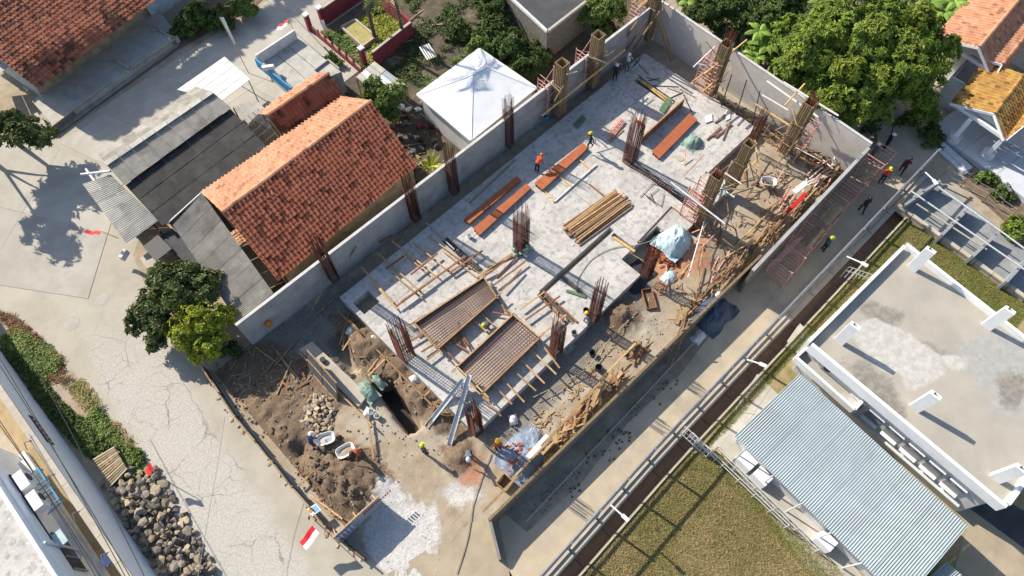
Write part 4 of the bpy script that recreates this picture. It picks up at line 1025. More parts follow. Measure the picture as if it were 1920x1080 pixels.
# hoses
def hose(px, z, m, label, r=.03, name='hose'):
    pts = [at(x, y, z) for x, y in px]; P_ = []
    for i in range(len(pts)-1):
        p0, p1, p2, p3 = pts[max(i-1, 0)], pts[i], pts[i+1], pts[min(i+2, len(pts)-1)]
        for k in range(5):
            s = k/5; P_.append(.5*((2*p1)+(p2-p0)*s+(2*p0-5*p1+4*p2-p3)*s*s+(3*p1-p0-3*p2+p3)*s**3))
    P_.append(pts[-1])
    return obj(name, MB().path(P_, r, 5), M[m], label=label, cat=name)
hose([(855, 1075), (875, 1010), (890, 930), (920, 850)], G+.1, 'jute', 'pale hose snaking from the street gate to the slab corner')
hose([(1000, 745), (1060, 715), (1100, 690), (1140, 640), (1195, 585)], G+.35, 'jute', 'long pale hose along the earth below the slab edge')
hose([(1250, 440), (1200, 458), (1150, 465), (1110, 485), (1085, 520), (1080, 545)], .06, 'jute', 'thin pale hose curving across the slab beside the beam trench', .025)

rr = random.Random(77)
for k in range(52):
    x, y = rr.uniform(1225, 1470), rr.uniform(330, 560)
    if abs((y-430)-(1330-x)*.9) > 130: continue
    a = rr.uniform(-.5, .9); p = at(x, y, G+.1); L_ = rr.uniform(1.0, 3.2); d = Vector((math.cos(a), math.sin(a), rr.choice((0, 0, .25, .5)))).normalized()*L_
    obj('timber_batten', MB().beam(p+Vector((0, 0, .05)), p+d+Vector((0, 0, .1)), .07, .05), M[rr.choice(['wood', 'woodold', 'woodred', 'redpipe', 'bamboo'])], label='loose batten in the clutter between the brick heap and the lane wall', cat='batten', group='loose battens beyond the brick heap')
for k in range(16):
    x, y = rr.uniform(1490, 1580), 0; y = 352-(x-1490)*.5+rr.uniform(-22, 14); a = rr.uniform(-.35, .35); p = at(x, y, G+.7); d = Vector((math.cos(a), math.sin(a), 0))*rr.uniform(.5, 1.2)
    obj('timber_batten', MB().beam(p-d, p+d, .09, .05), M['redpipe' if k % 3 else 'boardwhite'], label='pinkish painted batten on the heap below the wall corner', cat='batten', group='pink battens below the wall corner')
for k in range(14):
    x = rr.uniform(1330, 1560); y = 172+(x-1330)*.62+rr.uniform(-14, 10); a = rr.uniform(-1.9, -1.2); p = at(x, y, -.2); d = Vector((math.cos(a), math.sin(a), rr.choice((0, .1, .5))))*rr.uniform(.5, 1.5)
    obj('timber_batten', MB().beam(p-d, p+d+Vector((0, 0, .05)), .07, .05), M[rr.choice(['woodold', 'boardwhite', 'woodred', 'dark'])], label='loose batten in the strip along the sunlit wall', cat='batten', group='loose battens along the sunlit wall')
for k in range(12):
    x, y = rr.uniform(1180, 1290), 0; y = 118+(x-1180)*.55+rr.uniform(-6, 20); a = rr.uniform(-2.4, .6); p = at(x, y, .03); d = Vector((math.cos(a), math.sin(a), 0))*rr.uniform(.3, 1.1)
    obj('timber_batten', MB().beam(p-d, p+d, .06, .04), M[rr.choice(['woodold', 'dark', 'rust', 'boardwhite'])], label='short dark stick on the slab below the far corner', cat='batten', group='sticks below the far corner')

for p, z0, q, z1, m in (((1290, 395), .2, (1420, 500), G+.1, 'woodold'), ((1345, 330), .5, (1290, 520), .4, 'pipewhite'), ((1282, 330), .1, (1320, 290), 3.0, 'redpipe'), ((1395, 300), -.2, (1440, 330), 1.2, 'woodold'),
                      ((1350, 430), G, (1310, 470), 1.8, 'redpipe'), ((1325, 440), G, (1370, 395), 2.2, 'woodold'), ((1380, 430), G, (1330, 400), 1.4, 'woodred'), ((1440, 400), G+.2, (1385, 455), G+.9, 'bamboo'), ((1455, 310), -.3, (1500, 260), 2.0, 'woodold'),
                      ((1500, 300), G, (1470, 250), 2.4, 'woodold'), ((1430, 255), -.4, (1455, 215), 2.0, 'woodold'), ((1380, 215), 0, (1400, 150), 3.2, 'dark'), ((1352, 200), 0, (1372, 140), 3.0, 'dark'), ((1410, 235), -.2, (1425, 170), 2.8, 'dark')):
    pole(p, z0, q, z1, m, 'long leaning pole or rod in the propping at the sunlit end of the slab', .045, 'leaning_pole', 'pole', 'leaning poles at the sunlit end')
for bx, by in ((1047, 212), (1110, 158), (1212, 70), (1332, 172), (1472, 283), (1311, 410), (1367, 354)):
    c = at(bx, by, 0)
    for k in range(5):
        a = rr.random()*6.283; z = rr.uniform(1.2, 4.4); d = Vector((math.cos(a), math.sin(a), rr.choice((0, 0, .5, -.7)))).normalized()*rr.uniform(.7, 1.5); o_ = c+Vector((rr.choice((-.55, .55)), rr.choice((-.55, .55)), z))
        obj('brace_pole', MB().tube(o_-d, o_+d, .04, .035, 5), M[rr.choice(['boardwhite', 'woodold', 'bamboo', 'woodold', 'plyback'])], label='short weathered pole lashed across one of the column boxes', cat='pole', group='short poles lashed to the column boxes')
# ---------------------------------------------------------------- people
BASE = {'pel': (0, 0, .95), 'bel': (0, 0, 1.12), 'che': (0, .01, 1.32), 'nek': (0, .01, 1.47), 'hd1': (0, .03, 1.56), 'hd2': (0, .035, 1.65), 'hd3': (0, .02, 1.72), 'nos': (0, .13, 1.6)}
for s, k in ((-1, 'l'), (1, 'r')):
    BASE.update({'sh'+k: (.18*s, 0, 1.41), 'el'+k: (.25*s, -.02, 1.14), 'wr'+k: (.26*s, .06, .90), 'ha'+k: (.26*s, .09, .83), 'hi'+k: (.1*s, 0, .88), 'kn'+k: (.11*s, .03, .5), 'an'+k: (.11*s, -.02, .09), 'to'+k: (.12*s, .17, .045)})
RAD = {'pel': (.15, .11), 'bel': (.14, .105), 'che': (.165, .115), 'nek': (.055, .055), 'hd1': (.075, .085), 'hd2': (.082, .1), 'hd3': (.06, .07), 'nos': (.018, .018), 'sh': (.068, .068), 'el': (.05, .05), 'wr': (.034, .03), 'ha': (.045, .024),
       'hi': (.1, .1), 'kn': (.068, .07), 'an': (.045, .05), 'to': (.045, .03)}
EDG = [('pel', 'bel', 1), ('bel', 'che', 1), ('che', 'nek', 1), ('nek', 'hd1', 0), ('hd1', 'hd2', 0), ('hd2', 'hd3', 0), ('hd1', 'nos', 0)]
for k in 'lr': EDG += [('che', 'sh'+k, 1), ('sh'+k, 'el'+k, 1), ('el'+k, 'wr'+k, 0), ('wr'+k, 'ha'+k, 0), ('pel', 'hi'+k, 2), ('hi'+k, 'kn'+k, 2), ('kn'+k, 'an'+k, 2), ('an'+k, 'to'+k, 3)]
def rotx(J, keys, piv, ang):
    M_ = Matrix.Rotation(ang, 3, 'X'); p = Vector(J[piv])
    for k in keys: J[k] = tuple(p+M_ @ (Vector(J[k])-p))
UP = ['bel', 'che', 'nek', 'hd1', 'hd2', 'hd3', 'nos', 'shl', 'shr', 'ell', 'elr', 'wrl', 'wrr', 'hal', 'har']
ARM = lambda k: ['el'+k, 'wr'+k, 'ha'+k]
def pose(kind):
    J = dict(BASE)
    if kind == 'walk':
        J['knl'], J['anl'], J['tol'] = (-.1, .18, .52), (-.1, .1, .12), (-.1, .28, .07); J['knr'], J['anr'], J['tor'] = (.1, -.06, .5), (.1, -.3, .14), (.11, -.14, .045)
        rotx(J, ARM('l'), 'shl', -.5); rotx(J, ARM('r'), 'shr', .5)
    elif kind == 'arms':
        J['ell'], J['wrl'], J['hal'] = (-.36, .1, 1.28), (-.16, .16, 1.52), (-.11, .15, 1.59); J['elr'], J['wrr'], J['har'] = (.36, .1, 1.3), (.17, .17, 1.52), (.11, .15, 1.6)
    elif kind == 'bend':
        rotx(J, UP, 'pel', -1.05)
        rotx(J, ARM('l'), 'shl', 1.0); rotx(J, ARM('r'), 'shr', 1.0); J['knl'], J['knr'] = (-.13, .1, .5), (.13, .08, .5)
        rotx(J, ['nos', 'hd1', 'hd2', 'hd3'], 'nek', .35)
    elif kind == 'push':
        rotx(J, UP, 'pel', -.5); rotx(J, ARM('l'), 'shl', .95); rotx(J, ARM('r'), 'shr', .95)
        J['knl'], J['anl'] = (-.11, .16, .5), (-.11, .12, .09); J['tol'] = (-.12, .31, .045); J['anr'], J['tor'], J['knr'] = (.11, -.3, .11), (.11, -.13, .045), (.11, -.06, .5)
    elif kind == 'crouch':
        dz = -.55
        for k in UP+['pel', 'hil', 'hir']: J[k] = (J[k][0], J[k][1]-.12, J[k][2]+dz)
        J['knl'], J['knr'] = (-.2, .26, .5), (.2, .26, .5)
        rotx(J, UP, 'pel', -.75); rotx(J, ARM('l'), 'shl', .9); rotx(J, ARM('r'), 'shr', .9)
    return J
BODY = {}
def body(kind):
    if kind in BODY: return BODY[kind]
    J = pose(kind); names = list(J); ix = {k: i for i, k in enumerate(names)}
    me = D.meshes.new('body'); me.from_pydata([J[k] for k in names], [(ix[a], ix[b_]) for a, b_, _ in EDG], [])
    o = D.objects.new('tmp', me); COL.objects.link(o)
    md = o.modifiers.new('s', 'SKIN'); sd_ = o.modifiers.new('d', 'SUBSURF'); sd_.levels = 1; sd_.render_levels = 1
    for k in names:
        sv = me.skin_vertices[0].data[ix[k]]; sv.radius = RAD.get(k) or RAD[k[:2]]; sv.use_root = (k == 'pel')
    dg = bpy.context.evaluated_depsgraph_get(); dg.update()
    r = D.meshes.new_from_object(o.evaluated_get(dg)); D.objects.remove(o)
    vs = [v.co.copy() for v in r.vertices]; fs = [tuple(f.vertices) for f in r.polygons]; mi = []
    for f in fs:
        c = sum((vs[i] for i in f), Vector())/len(f); best = (9, 0)
        for a, b_, m in EDG:
            p, q = Vector(J[a]), Vector(J[b_]); d = q-p; t_ = max(0, min(1, (c-p).dot(d)/d.length_squared)); dist = (c-p-d*t_).length/((RAD.get(a) or RAD[a[:2]])[0]+.03)
            if dist < best[0]: best = (dist, m)
        mi.append(best[1])
    mb = MB(); mb.add(vs, fs); mb.m = mi
    for k, s in (('l', -1), ('r', 1)):                       # fingers, curled, unequal; thumb from the side of the palm
        w, h = Vector(J['wr'+k]), Vector(J['ha'+k]); d = (h-w).normalized(); sx = d.cross(Vector((0, 1, 0.3))).normalized(); nn = sx.cross(d)
        for j, L in enumerate((.075, .085, .08, .062)):
            p = h+sx*(j-1.5)*.021; q = p+d*L*.55+nn*.008; e = q+d*L*.3+nn*L*.35
            mb.tube(p, q, .0095, .0085, 5, 0); mb.tube(q, e, .0085, .0065, 5, 0)
        p = w+(h-w)*.4-sx*.03*s*-1; q = p+d*.04-sx*.035*s*-1; mb.tube(p, q, .011, .009, 5, 0); mb.tube(q, q+d*.03, .009, .007, 5, 0)
    BODY[kind] = (mb, J); return BODY[kind]
def helmet_mb(J):
    c = Vector(J['hd2']); ax = (Vector(J['hd3'])-Vector(J['nek'])).normalized(); fw = (Vector(J['nos'])-Vector(J['hd1'])); fw = (fw-ax*fw.dot(ax)).normalized(); sx = fw.cross(ax)
    b = MB(); vs, fs, n_ = [], [], 12
    for j in range(5):
        a = j/4*math.pi/2
        for i in range(n_):
            t_ = 2*math.pi*i/n_; r_ = math.cos(a)*.135
            vs.append(c+ax*(.03+math.sin(a)*.125)+sx*math.cos(t_)*r_*.92+fw*math.sin(t_)*r_*1.08)
    for j in range(4):
        for i in range(n_): fs.append((j*n_+i, j*n_+(i+1) % n_, (j+1)*n_+(i+1) % n_, (j+1)*n_+i))
    b.add(vs, fs)
    rim = [c+ax*.028+sx*math.cos(2*math.pi*i/n_)*.15+fw*(math.sin(2*math.pi*i/n_)*.165+(.05 if math.sin(2*math.pi*i/n_) > .5 else 0)) for i in range(n_)]
    b.add([c+ax*.03]+rim, [(0, i+1, (i+1) % n_+1) for i in range(n_)])
    return b
def person(px, z, kind, face, shirt, trous, helm, label, vest=None, up=0.0, sc=1.0):
    mb, J = body(kind)
    t = thing('person', label, 'person', at(*px, z)+Vector((0, 0, up)), 0)
    o = D.objects.new('body', mb.mesh('body', [M['skin'], M[shirt], M[trous], M['black']], True)); COL.objects.link(o); o.parent = t
    if helm:
        h = D.objects.new('helmet' if helm != 'black' else 'hair', helmet_mb(J).mesh('helmet', M[helm], True)); COL.objects.link(h); h.parent = t
    t.rotation_euler = (0, 0, face); t.scale = (sc*1.05,)*3
    return t
# face: 0 looks along +Y (up-left in the picture), -pi/2 along +X (up-right)
person((1152, 151), 0, 'stand', 2.4, 'darkcloth', 'darkcloth', 'whitehelm', 'person in dark clothes and white helmet standing near the second column box')
person((1175, 132), 0, 'arms', 2.0, 'whitecloth', 'greycloth', 'whitehelm', 'person in white shirt and white helmet holding hands up to the face')
person((1105, 278), .3, 'walk', .9, 'darkcloth', 'darkcloth', 'yellow', 'person in dark clothes and yellow helmet at the end of the wide orange board')
person((1006, 322), 0, 'bend', -1.4, 'orangecloth', 'darkcloth', 'orange', 'person in red orange vest and orange helmet bending at the wide orange board')
person((914, 612), .05, 'crouch', 1.8, 'greycloth', 'greycloth', 'lime', 'person in grey with yellow helmet crouching between the two mesh bays')
person((590, 838), G, 'push', -1.1, 'bluecloth', 'bluecloth', 'whitehelm', 'person in blue pushing the farther of the two wheelbarrows')
person((676, 852), G, 'push', 1.9, 'salmon', 'salmon', 'black', 'person in orange brown clothes pushing the nearer of the two wheelbarrows')
person((797, 850), G, 'stand', -1.2, 'greycloth', 'darkcloth', 'lime', 'person in lime helmet standing alone on the sunlit earth')
person((934, 843), G, 'stand', -.6, 'orangecloth', 'darkcloth', 'yellow', 'person in orange vest and yellow helmet beside the grey blue tarpaulin')
person((880, 852), G, 'bend', 2.4, 'greycloth', 'darkcloth', 'whitehelm', 'person in white helmet bending over the small dark soil heap')
person((1104, 618), G, 'bend', -.4, 'greycloth', 'greycloth', 'yellow', 'person with yellow helmet working below the slab edge')
person((1204, 252), 0, 'bend', .6, 'orangecloth', 'darkcloth', 'orange', 'person in orange half hidden behind the rebar cage at the side board')
person((1612, 398), G, 'walk', -.9, 'darkcloth', 'darkcloth', 'black', 'person in black standing in the shaded lane by the red scaffold')
person((1686, 325), G, 'walk', -1.3, 'maroncloth', 'darkcloth', 'black', 'person in dark red jacket walking at the end of the lane')
person((1650, 342), G, 'stand', 2.2, 'orangecloth', 'darkcloth', 'lime', 'person in red shirt and pale helmet at the far end of the lane scaffold')
person((1541, 470), G, 'stand', -2.2, 'greycloth', 'darkcloth', 'lime', 'person with pale yellow helmet beside the middle of the lane scaffold')
person((1628, 298), G, 'stand', -1.9, 'greycloth', 'greycloth', 'whitehelm', 'person in grey with white helmet at the outer wall corner')
person((1655, 280), G, 'stand', -2.5, 'darkcloth', 'darkcloth', 'whitehelm', 'person in black with white cap farthest out from the wall corner')
person((1190, 12), 1.5, 'stand', 2.2, 'orangecloth', 'darkcloth', 'whitehelm', 'person in red on the scaffold of the far corner')
# ---------------------------------------------------------------- wheelbarrows
def barrow(px, z, rz, label, m='whitecloth', load='soil'):
    t = thing('wheelbarrow', label, 'wheelbarrow', at(*px, z), 0)
    def part(nm, b, mm, par=t):
        o = D.objects.new(nm, b.mesh(nm, M[mm])); COL.objects.link(o); o.parent = par; return o
    b = MB()
    def ring(sx, sy, zz, n_=16): return [(math.copysign(abs(math.cos(a))**.55, math.cos(a))*sx, math.copysign(abs(math.sin(a))**.55, math.sin(a))*sy, zz) for a in (2*math.pi*(i+.5)/n_ for i in range(n_))]
    r = [ring(.34, .2, .42), ring(.56, .37, .72), ring(.59, .40, .72), ring(.59, .40, .69), ring(.54, .35, .68), ring(.33, .19, .40)]
    r = [ring(.33, .19, .39), ring(.59, .40, .70), ring(.59, .40, .73), ring(.55, .36, .73), ring(.31, .17, .43)]
    vs = [v for q in r for v in q]; n_ = 16
    fs = [(j*n_+i, j*n_+(i+1) % n_, (j+1)*n_+(i+1) % n_, (j+1)*n_+i) for j in range(4) for i in range(n_)]+[tuple(range(n_-1, -1, -1)), tuple(4*n_+i for i in range(n_))]
    b.add(vs, fs); part('tray', b, m)
    b = MB(); b.add([(0.02, 0, .6)]+[(x*.75, y*.75, .53+.03*noise.noise((x*9, y*9, 1))) for x, y, _ in ring(.55, .36, 0)], [(0, i+1, (i+1) % n_+1) for i in range(n_)]); part('load', b, load)
    for s in (-1, 1):
        part('handle', MB().path([Vector((.62, .05*s, .22)), Vector((.2, .2*s, .38)), Vector((-.95, .28*s, .62))], .022, 6), 'redpipe')
        part('leg', MB().path([Vector((-.3, .24*s, .5)), Vector((-.38, .24*s, .02))], .02, 5), 'redpipe')
    w = part('wheel', MB().tube((.72, -.05, .19), (.72, .05, .19), .19, .19, 14), 'black')
    part('hub', MB().tube((.72, -.06, .19), (.72, .06, .19), .07, .07, 10), 'steel', w)
    t.rotation_euler = (0, 0, rz)
barrow((615, 828), G, -.45, 'pale wheelbarrow with a whitish load, the farther of two side by side', 'whitedirty', 'powder')
barrow((652, 850), G, 2.9, 'cream wheelbarrow with a sandy load, the nearer of two side by side', 'boardwhite', 'sand')
barrow((1436, 350), G, 2.2, 'white wheelbarrow standing alone under the smooth column box', 'whitecloth', 'soil')
for i, (x, y, z, m, lab, r_) in enumerate(((571, 882, G, 'salmon', 'round orange basin on the dark soil heap', .34), (708, 782, G, 'whitehelm', 'white bucket beside the deep dark pit', .2), (697, 775, G, 'pipewhite', 'grey lidded bucket beside the deep dark pit', .2),
                                    (1122, 692, G, 'dark', 'black ring bucket by the timber heap', .26), (1110, 665, G, 'dark', 'black bucket on the earth below the slab edge', .22), (868, 783, -.4, 'steel', 'open pipe end by the leaning rebar cage', .2),
                                    (1098, 585, 0, 'dark', 'black bucket on the slab by the rebar cage', .2), (1076, 627, 0, 'greypipe', 'grey bucket at the end of the short trench', .2), (1023, 222, 0, 'blue', 'blue drum half hidden below the wall scaffold', .25),
                                    (1482, 291, G, 'blue', 'blue bucket under the hung column box', .2), (880, 445, 0, 'whitehelm', 'white bucket by the narrow orange boards', .16), (1275, 297, 0, 'cap', 'round concrete manhole cover flush with the slab', .3))):
    c = at(x, y, z); t = thing('bucket' if i not in (0, 5, 11) else ('basin' if i == 0 else 'pipe' if i == 5 else 'manhole_cover'), lab, 'bucket' if i not in (5, 11) else ('pipe' if i == 5 else 'manhole'), c)
    h = .03 if i == 11 else .12 if i == 0 else .35
    b = MB(); n_ = 14
    rr = ((r_*.8, 0), (r_, h), (r_*.9, h), (r_*.72, .02 if i != 11 else h))
    vs = [c+Vector((math.cos(6.283*k/n_)*q, math.sin(6.283*k/n_)*q, z_)) for q, z_ in rr for k in range(n_)]
    b.add(vs, [(j*n_+k, j*n_+(k+1) % n_, (j+1)*n_+(k+1) % n_, (j+1)*n_+k) for j in range(3) for k in range(n_)]+[tuple(3*n_+k for k in range(n_))])
    obj('shell', b, M[m], t)
# scaffold line in the lane
for i, (x, y) in enumerate(((1462, 512), (1497, 468), (1532, 426), (1566, 386), (1600, 348), (1630, 318))):
    tower((x, y), G, 'rusty red pipe scaffold bay in the shaded lane, number %d from the lumber end' % (i+1) if False else ['red scaffold bay nearest the sunlit lane with light rungs', 'shaded red scaffold bay under long pipes', 'shaded scaffold bay beside the pale yellow helmet',
          'shaded scaffold bay with a pale bracket', 'shaded scaffold bay beside the person in black', 'farthest lane scaffold bay by the person in red shirt'][i], lx=1.6, wy=1.5, levels=1, planks=i in (1, 2, 4), rungs=5, lh=2.1)
for i in range(6): pole((1440+i*3, 500-i*1), 1.2, (1492+i*3, 448-i*1), 1.2, 'redpipe', 'long red pipe lying across the lane scaffold', .03, 'steel_pipe', 'pipe', 'pipes on the lane scaffold')
# ---------------------------------------------------------------- roofs
def tile_mb(M4, b, tw, tl):
    pr = [(0, .0), (.18, .012), (.42, .0), (.6, .075), (.8, .085), (1.0, .01)]
    vs = []
    for y, z0 in ((0, .0), (1.1, .045), (1.1, .005)):
        for x, z in pr: vs.append(M4 @ Vector((x*tw*1.04, y*tl, z+z0)))
    n_ = 6
    return b.add(vs, [(j*n_+i, (j+1)*n_+i, (j+1)*n_+i+1, j*n_+i+1) for j in range(2) for i in range(n_-1)])
def tile_slope(t, A, B, C_, D_, m, tw=.31, tl=.34, single=300, skip=0.0):
    A, B, C_, D_ = map(Vector, (A, B, C_, D_))
    nu, nv = max(1, round((B-A).length/tw)), max(1, round((D_-A).length/tl))
    cells = []
    for i in range(nu):
        for j in range(nv):
            u, v = i/nu, j/nv
            o = lerp(lerp(A, B, u), lerp(D_, C_, u), v)
            xa = (lerp(lerp(A, B, (i+1)/nu), lerp(D_, C_, (i+1)/nu), v)-o); ya = lerp(lerp(A, B, u), lerp(D_, C_, u), (j+1)/nv)-o
            F = frame(o, xa, ya); z = Vector(F.col[2][:3])
            if z.z < 0: F = Matrix((F[0][:], F[1][:], F[2][:], F[3][:])); F.col[2] = -F.col[2]
            sag = .05*noise.noise((o.x*.35, o.y*.35, 4))
            F = F @ Matrix.Translation((0, 0, sag)) @ Matrix.Rotation(R.uniform(-.06, .06)+(R.uniform(-.25, .25) if R.random() < .03 else 0), 4, 'Z') @ Matrix.Translation((R.uniform(-.012, .012), R.uniform(-.02, .02), R.uniform(0, .018)))
            cells.append(((o-Vector((0, 0, HC))).length, F, xa.length, ya.length))
    cells.sort(key=lambda c: c[0])
    w, l_ = cells[0][2], cells[0][3]
    key = tile_mb(Matrix.Identity(4), MB(), w, l_).mesh('roof_tile', M[m])
    for c in cells[:single]: inst('roof_tile', key, c[1], t)
    if cells[single:]:
        b = MB()
        for c in cells[single:]: tile_mb(c[1], b, w, l_)
        obj('roof_tiling', b, M[m], t, kind='stuff')
def ridge_caps(t, A, B, m, n_=None, r=.13):
    A, B = Vector(A), Vector(B); n_ = n_ or max(3, round((B-A).length/.42)); d = (B-A)/n_
    for k in range(n_):
        p = A+d*k; b = MB(); s = d.cross(Vector((0, 0, 1))).normalized(); pr = [(-1, -.5), (-.8, .15), (0, .55), (.8, .15), (1, -.5)]
        vs = [p+d*y+s*(x*r*1.15*kk)+Vector((0, 0, z*r*kk+.05)) for y, kk in ((0, 1.0), (1.08, .88)) for x, z in pr]
        b.add(vs, [(i, i+1, i+6, i+5) for i in range(4)]+[(0, 5, 6, 1)][:0])
        obj('ridge_tile', b, M[m], t)
def sheet_slope(t, A, B, C_, D_, ncol, nrow, m, per=.15, amp=.022, name='roof_sheet', jit=.012, over=.12, gap=.045, th=.012):
    """corrugations run from the A-B edge down to the D-C edge; every sheet is its own piece, lapped over the one below"""
    A, B, C_, D_ = map(Vector, (A, B, C_, D_)); ms = m if isinstance(m, (list, tuple)) else [m]
    nrm = (B-A).cross(D_-A).normalized()
    if nrm.z < 0: nrm = -nrm
    W_, L_ = (B-A).length, (D_-A).length
    pt = lambda u, v: lerp(lerp(A, B, u), lerp(D_, C_, u), v)
    for i in range(ncol):
        for j in range(nrow):
            g = gap/W_*.5; u0, u1 = i/ncol+g, (i+1)/ncol-g; v0, v1 = j/nrow, (j+1)/nrow+(over/L_ if j < nrow-1 else 0)
            nw = max(2, round(W_/ncol/per)); n_ = nw*4; vs = []
            lift = .014*(i % 2)+R.uniform(0, jit); tw_ = R.uniform(-.006, .006)
            for v, up_ in ((v0, 0.0), (v1, .022 if nrow > 1 else 0)):
                for k in range(n_+1):
                    vs.append(pt(u0+(u1-u0)*k/n_, v)+nrm*(amp*math.sin(2*math.pi*k/4)+lift+up_+tw_*(k/n_)))
            k = n_+1; fs = [(q, q+1, k+q+1, k+q) for q in range(n_)]
            vs += [p-nrm*th for p in vs]
            fs += [(2*k+q+1, 2*k+q, 3*k+q, 3*k+q+1) for q in range(n_)]+[(k+q, k+q+1, 3*k+q+1, 3*k+q) for q in range(n_)]+[(q+1, q, 2*k+q, 2*k+q+1) for q in range(n_)]+[(0, k, 3*k, 2*k), (k-1, 3*k-1, 4*k-1, 2*k-1)]
            obj(name, MB().add(vs, fs), M[R.choice(ms)], t)
def house_walls(t, x0, x1, y0, y1, z0, z1, m, zr=None, yr=None):
    """four walls; gable ends if a ridge height is given"""
    for a, c in (((x0, y0), (x1, y0)), ((x1, y1), (x0, y1))):
        b = MB().add([(*a, z0), (*c, z0), (*c, z1), (*a, z1)], [(0, 1, 2, 3)]); b.add([(x+(0.12 if False else 0), y+(.1 if y == y0 else -.1), z) for x, y, z in b.v[:4]], [(3, 2, 1, 0)]); obj('wall', b, M[m], t)
    for x, s in ((x0, 1), (x1, -1)):
        pts = [(x, y0, z0), (x, y1, z0), (x, y1, z1)]+([(x, yr, zr)] if zr else [])+[(x, y0, z1)]
        k = len(pts); b = MB().add(pts+[(p[0]+.1*s, p[1], p[2]) for p in pts], [tuple(range(k)), tuple(range(2*k-1, k-1, -1))]+[(i, i+k, (i+1) % k+k, (i+1) % k) for i in range(k)]); obj('wall', b, M[m], t)
M['plaster'] = mat('cream_plaster', C('a99a80'), C('8f8168'), 1.5, 0.9, c3=C('6f6655'), s3=0.8, m3=(0.5, 0.7))
M['plasterwhite'] = mat('white_plaster', (0.62, 0.63, 0.63), (0.52, 0.53, 0.53), 1.2, 0.8)
# main tiled house
t = thing('tiled_house', 'long house with an orange clay tile roof beside the boundary wall', 'house', (10.5, 31, G))
house_walls(t, 4.7, 16.6, 27.0, 35.2, G, 1.85, 'plaster', 4.2, 31.2)
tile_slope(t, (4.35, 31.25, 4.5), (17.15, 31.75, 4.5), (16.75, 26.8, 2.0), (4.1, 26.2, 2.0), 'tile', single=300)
tile_slope(t, (4.35, 31.25, 4.5), (17.15, 31.75, 4.5), (17.0, 35.75, 2.0), (4.5, 35.75, 2.0), 'tilepalelit', single=150)  # sun-facing slope: sunlight put into the paler tile colour
ridge_caps(t, (4.3, 31.25, 4.5), (17.2, 31.75, 4.5), 'tilepalelit')
# small tiled house behind
t = thing('tiled_house', 'small house with a dark red clay tile roof behind the longer tiled one', 'house', (14.5, 37.3, G))
house_walls(t, 12.0, 17.0, 36.3, 38.7, G, 1.7, 'plaster', 2.9, 37.3)
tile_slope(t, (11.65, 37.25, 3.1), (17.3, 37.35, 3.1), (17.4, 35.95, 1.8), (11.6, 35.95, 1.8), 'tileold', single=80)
tile_slope(t, (11.65, 37.25, 3.1), (17.3, 37.35, 3.1), (17.2, 39.2, 1.8), (11.6, 39.1, 1.8), 'tilepalelit', single=100)
ridge_caps(t, (11.6, 37.25, 3.1), (17.35, 37.35, 3.1), 'tilepalelit')
# corrugated workshop: grey gable, sooty slope, pale skirt
t = thing('workshop', 'low workshop roofed with grey corrugated sheets and a sooty dark slope', 'building', (6, 40, G))
house_walls(t, 1.6, 9.8, 36.2, 44.0, G, 1.4, 'plaster')
sheet_slope(t, (1.0, 41.95, 2.75), (10.15, 42.35, 2.75), (9.75, 44.5, 2.05), (1.1, 43.9, 2.05), 9, 2, 'asb', gap=.012)
sheet_slope(t, (1.0, 41.95, 2.75), (10.15, 42.35, 2.75), (10.4, 40.6, 2.25), (1.0, 39.95, 2.25), 9, 1, 'asb', gap=.012)
for k in range(9): obj('ridge_cap', MB().beam((1.0+k*1.017, 41.95+k*.0445, 2.83), (1.98+k*1.017, 41.99+k*.0445, 2.84), .42, .05), M['asblight'], t)
sheet_slope(t, (1.05, 40.15, 2.0), (10.35, 40.8, 2.0), (10.3, 36.4, 1.5), (1.1, 35.8, 1.45), 9, 3, 'asbdark', gap=.004)
p, q, r_, s_ = at(207, 327, 1.9), at(297, 414, 1.5), at(238, 457, 1.15), at(155, 345, 1.3)
sheet_slope(t, p, q, r_, s_, 6, 2, 'asblight', name='skirt_sheet')
obj('gutter', MB().tube(at(152, 327, 1.5), at(207, 321, 2.2), .09), M['pipewhite'], t)
obj('front_wall', MB().beam(at(166, 350, G)+Vector((.7, 0, .8)), at(240, 455, G)+Vector((.7, 0, .8)), .15, 1.6), M['whitedirty'], t)
# lean-to with pale skirt along the tree
t = thing('lean_to', 'lean-to of grey corrugated sheets between the tree and the tiled house', 'building', at(420, 510, G))
A, B_, C2, D2 = at(379, 362, 1.95), at(513, 550, 1.9), at(447, 604, 1.25), at(324, 422, 1.25)
sheet_slope(t, A, B_, C2, D2, 7, 2, 'asb', name='roof_sheet')
obj('wall', MB().beam(at(345, 430, G)+Vector((.3, 0, .9)), at(450, 590, G)+Vector((.3, 0, .9)), .12, 1.8), M['plaster'], t)
obj('gutter', MB().tube(at(313, 420, 1.35), at(377, 362, 1.9), .06), M['pipewhite'], t)
b = MB()
pts = [at(x, y, 2.15) for x, y in ((432, 436), (454, 424), (470, 440), (448, 458))]
tt = thing('roof_hatch', 'small raised patch of pale tiles at the corner of the long tiled roof', 'roof', pts[0])
tile_slope(tt, pts[0], pts[1], pts[2]-Vector((0, 0, .15)), pts[3]-Vector((0, 0, .15)), 'tilepalelit', .25, .25)
for k, (a_, c_) in enumerate(((0, 1), (1, 2), (2, 3), (3, 0))): obj('side_board', MB().beam(pts[a_]-Vector((0, 0, .25)), pts[c_]-Vector((0, 0, .25)), .04, .3), M['plaster'], tt)
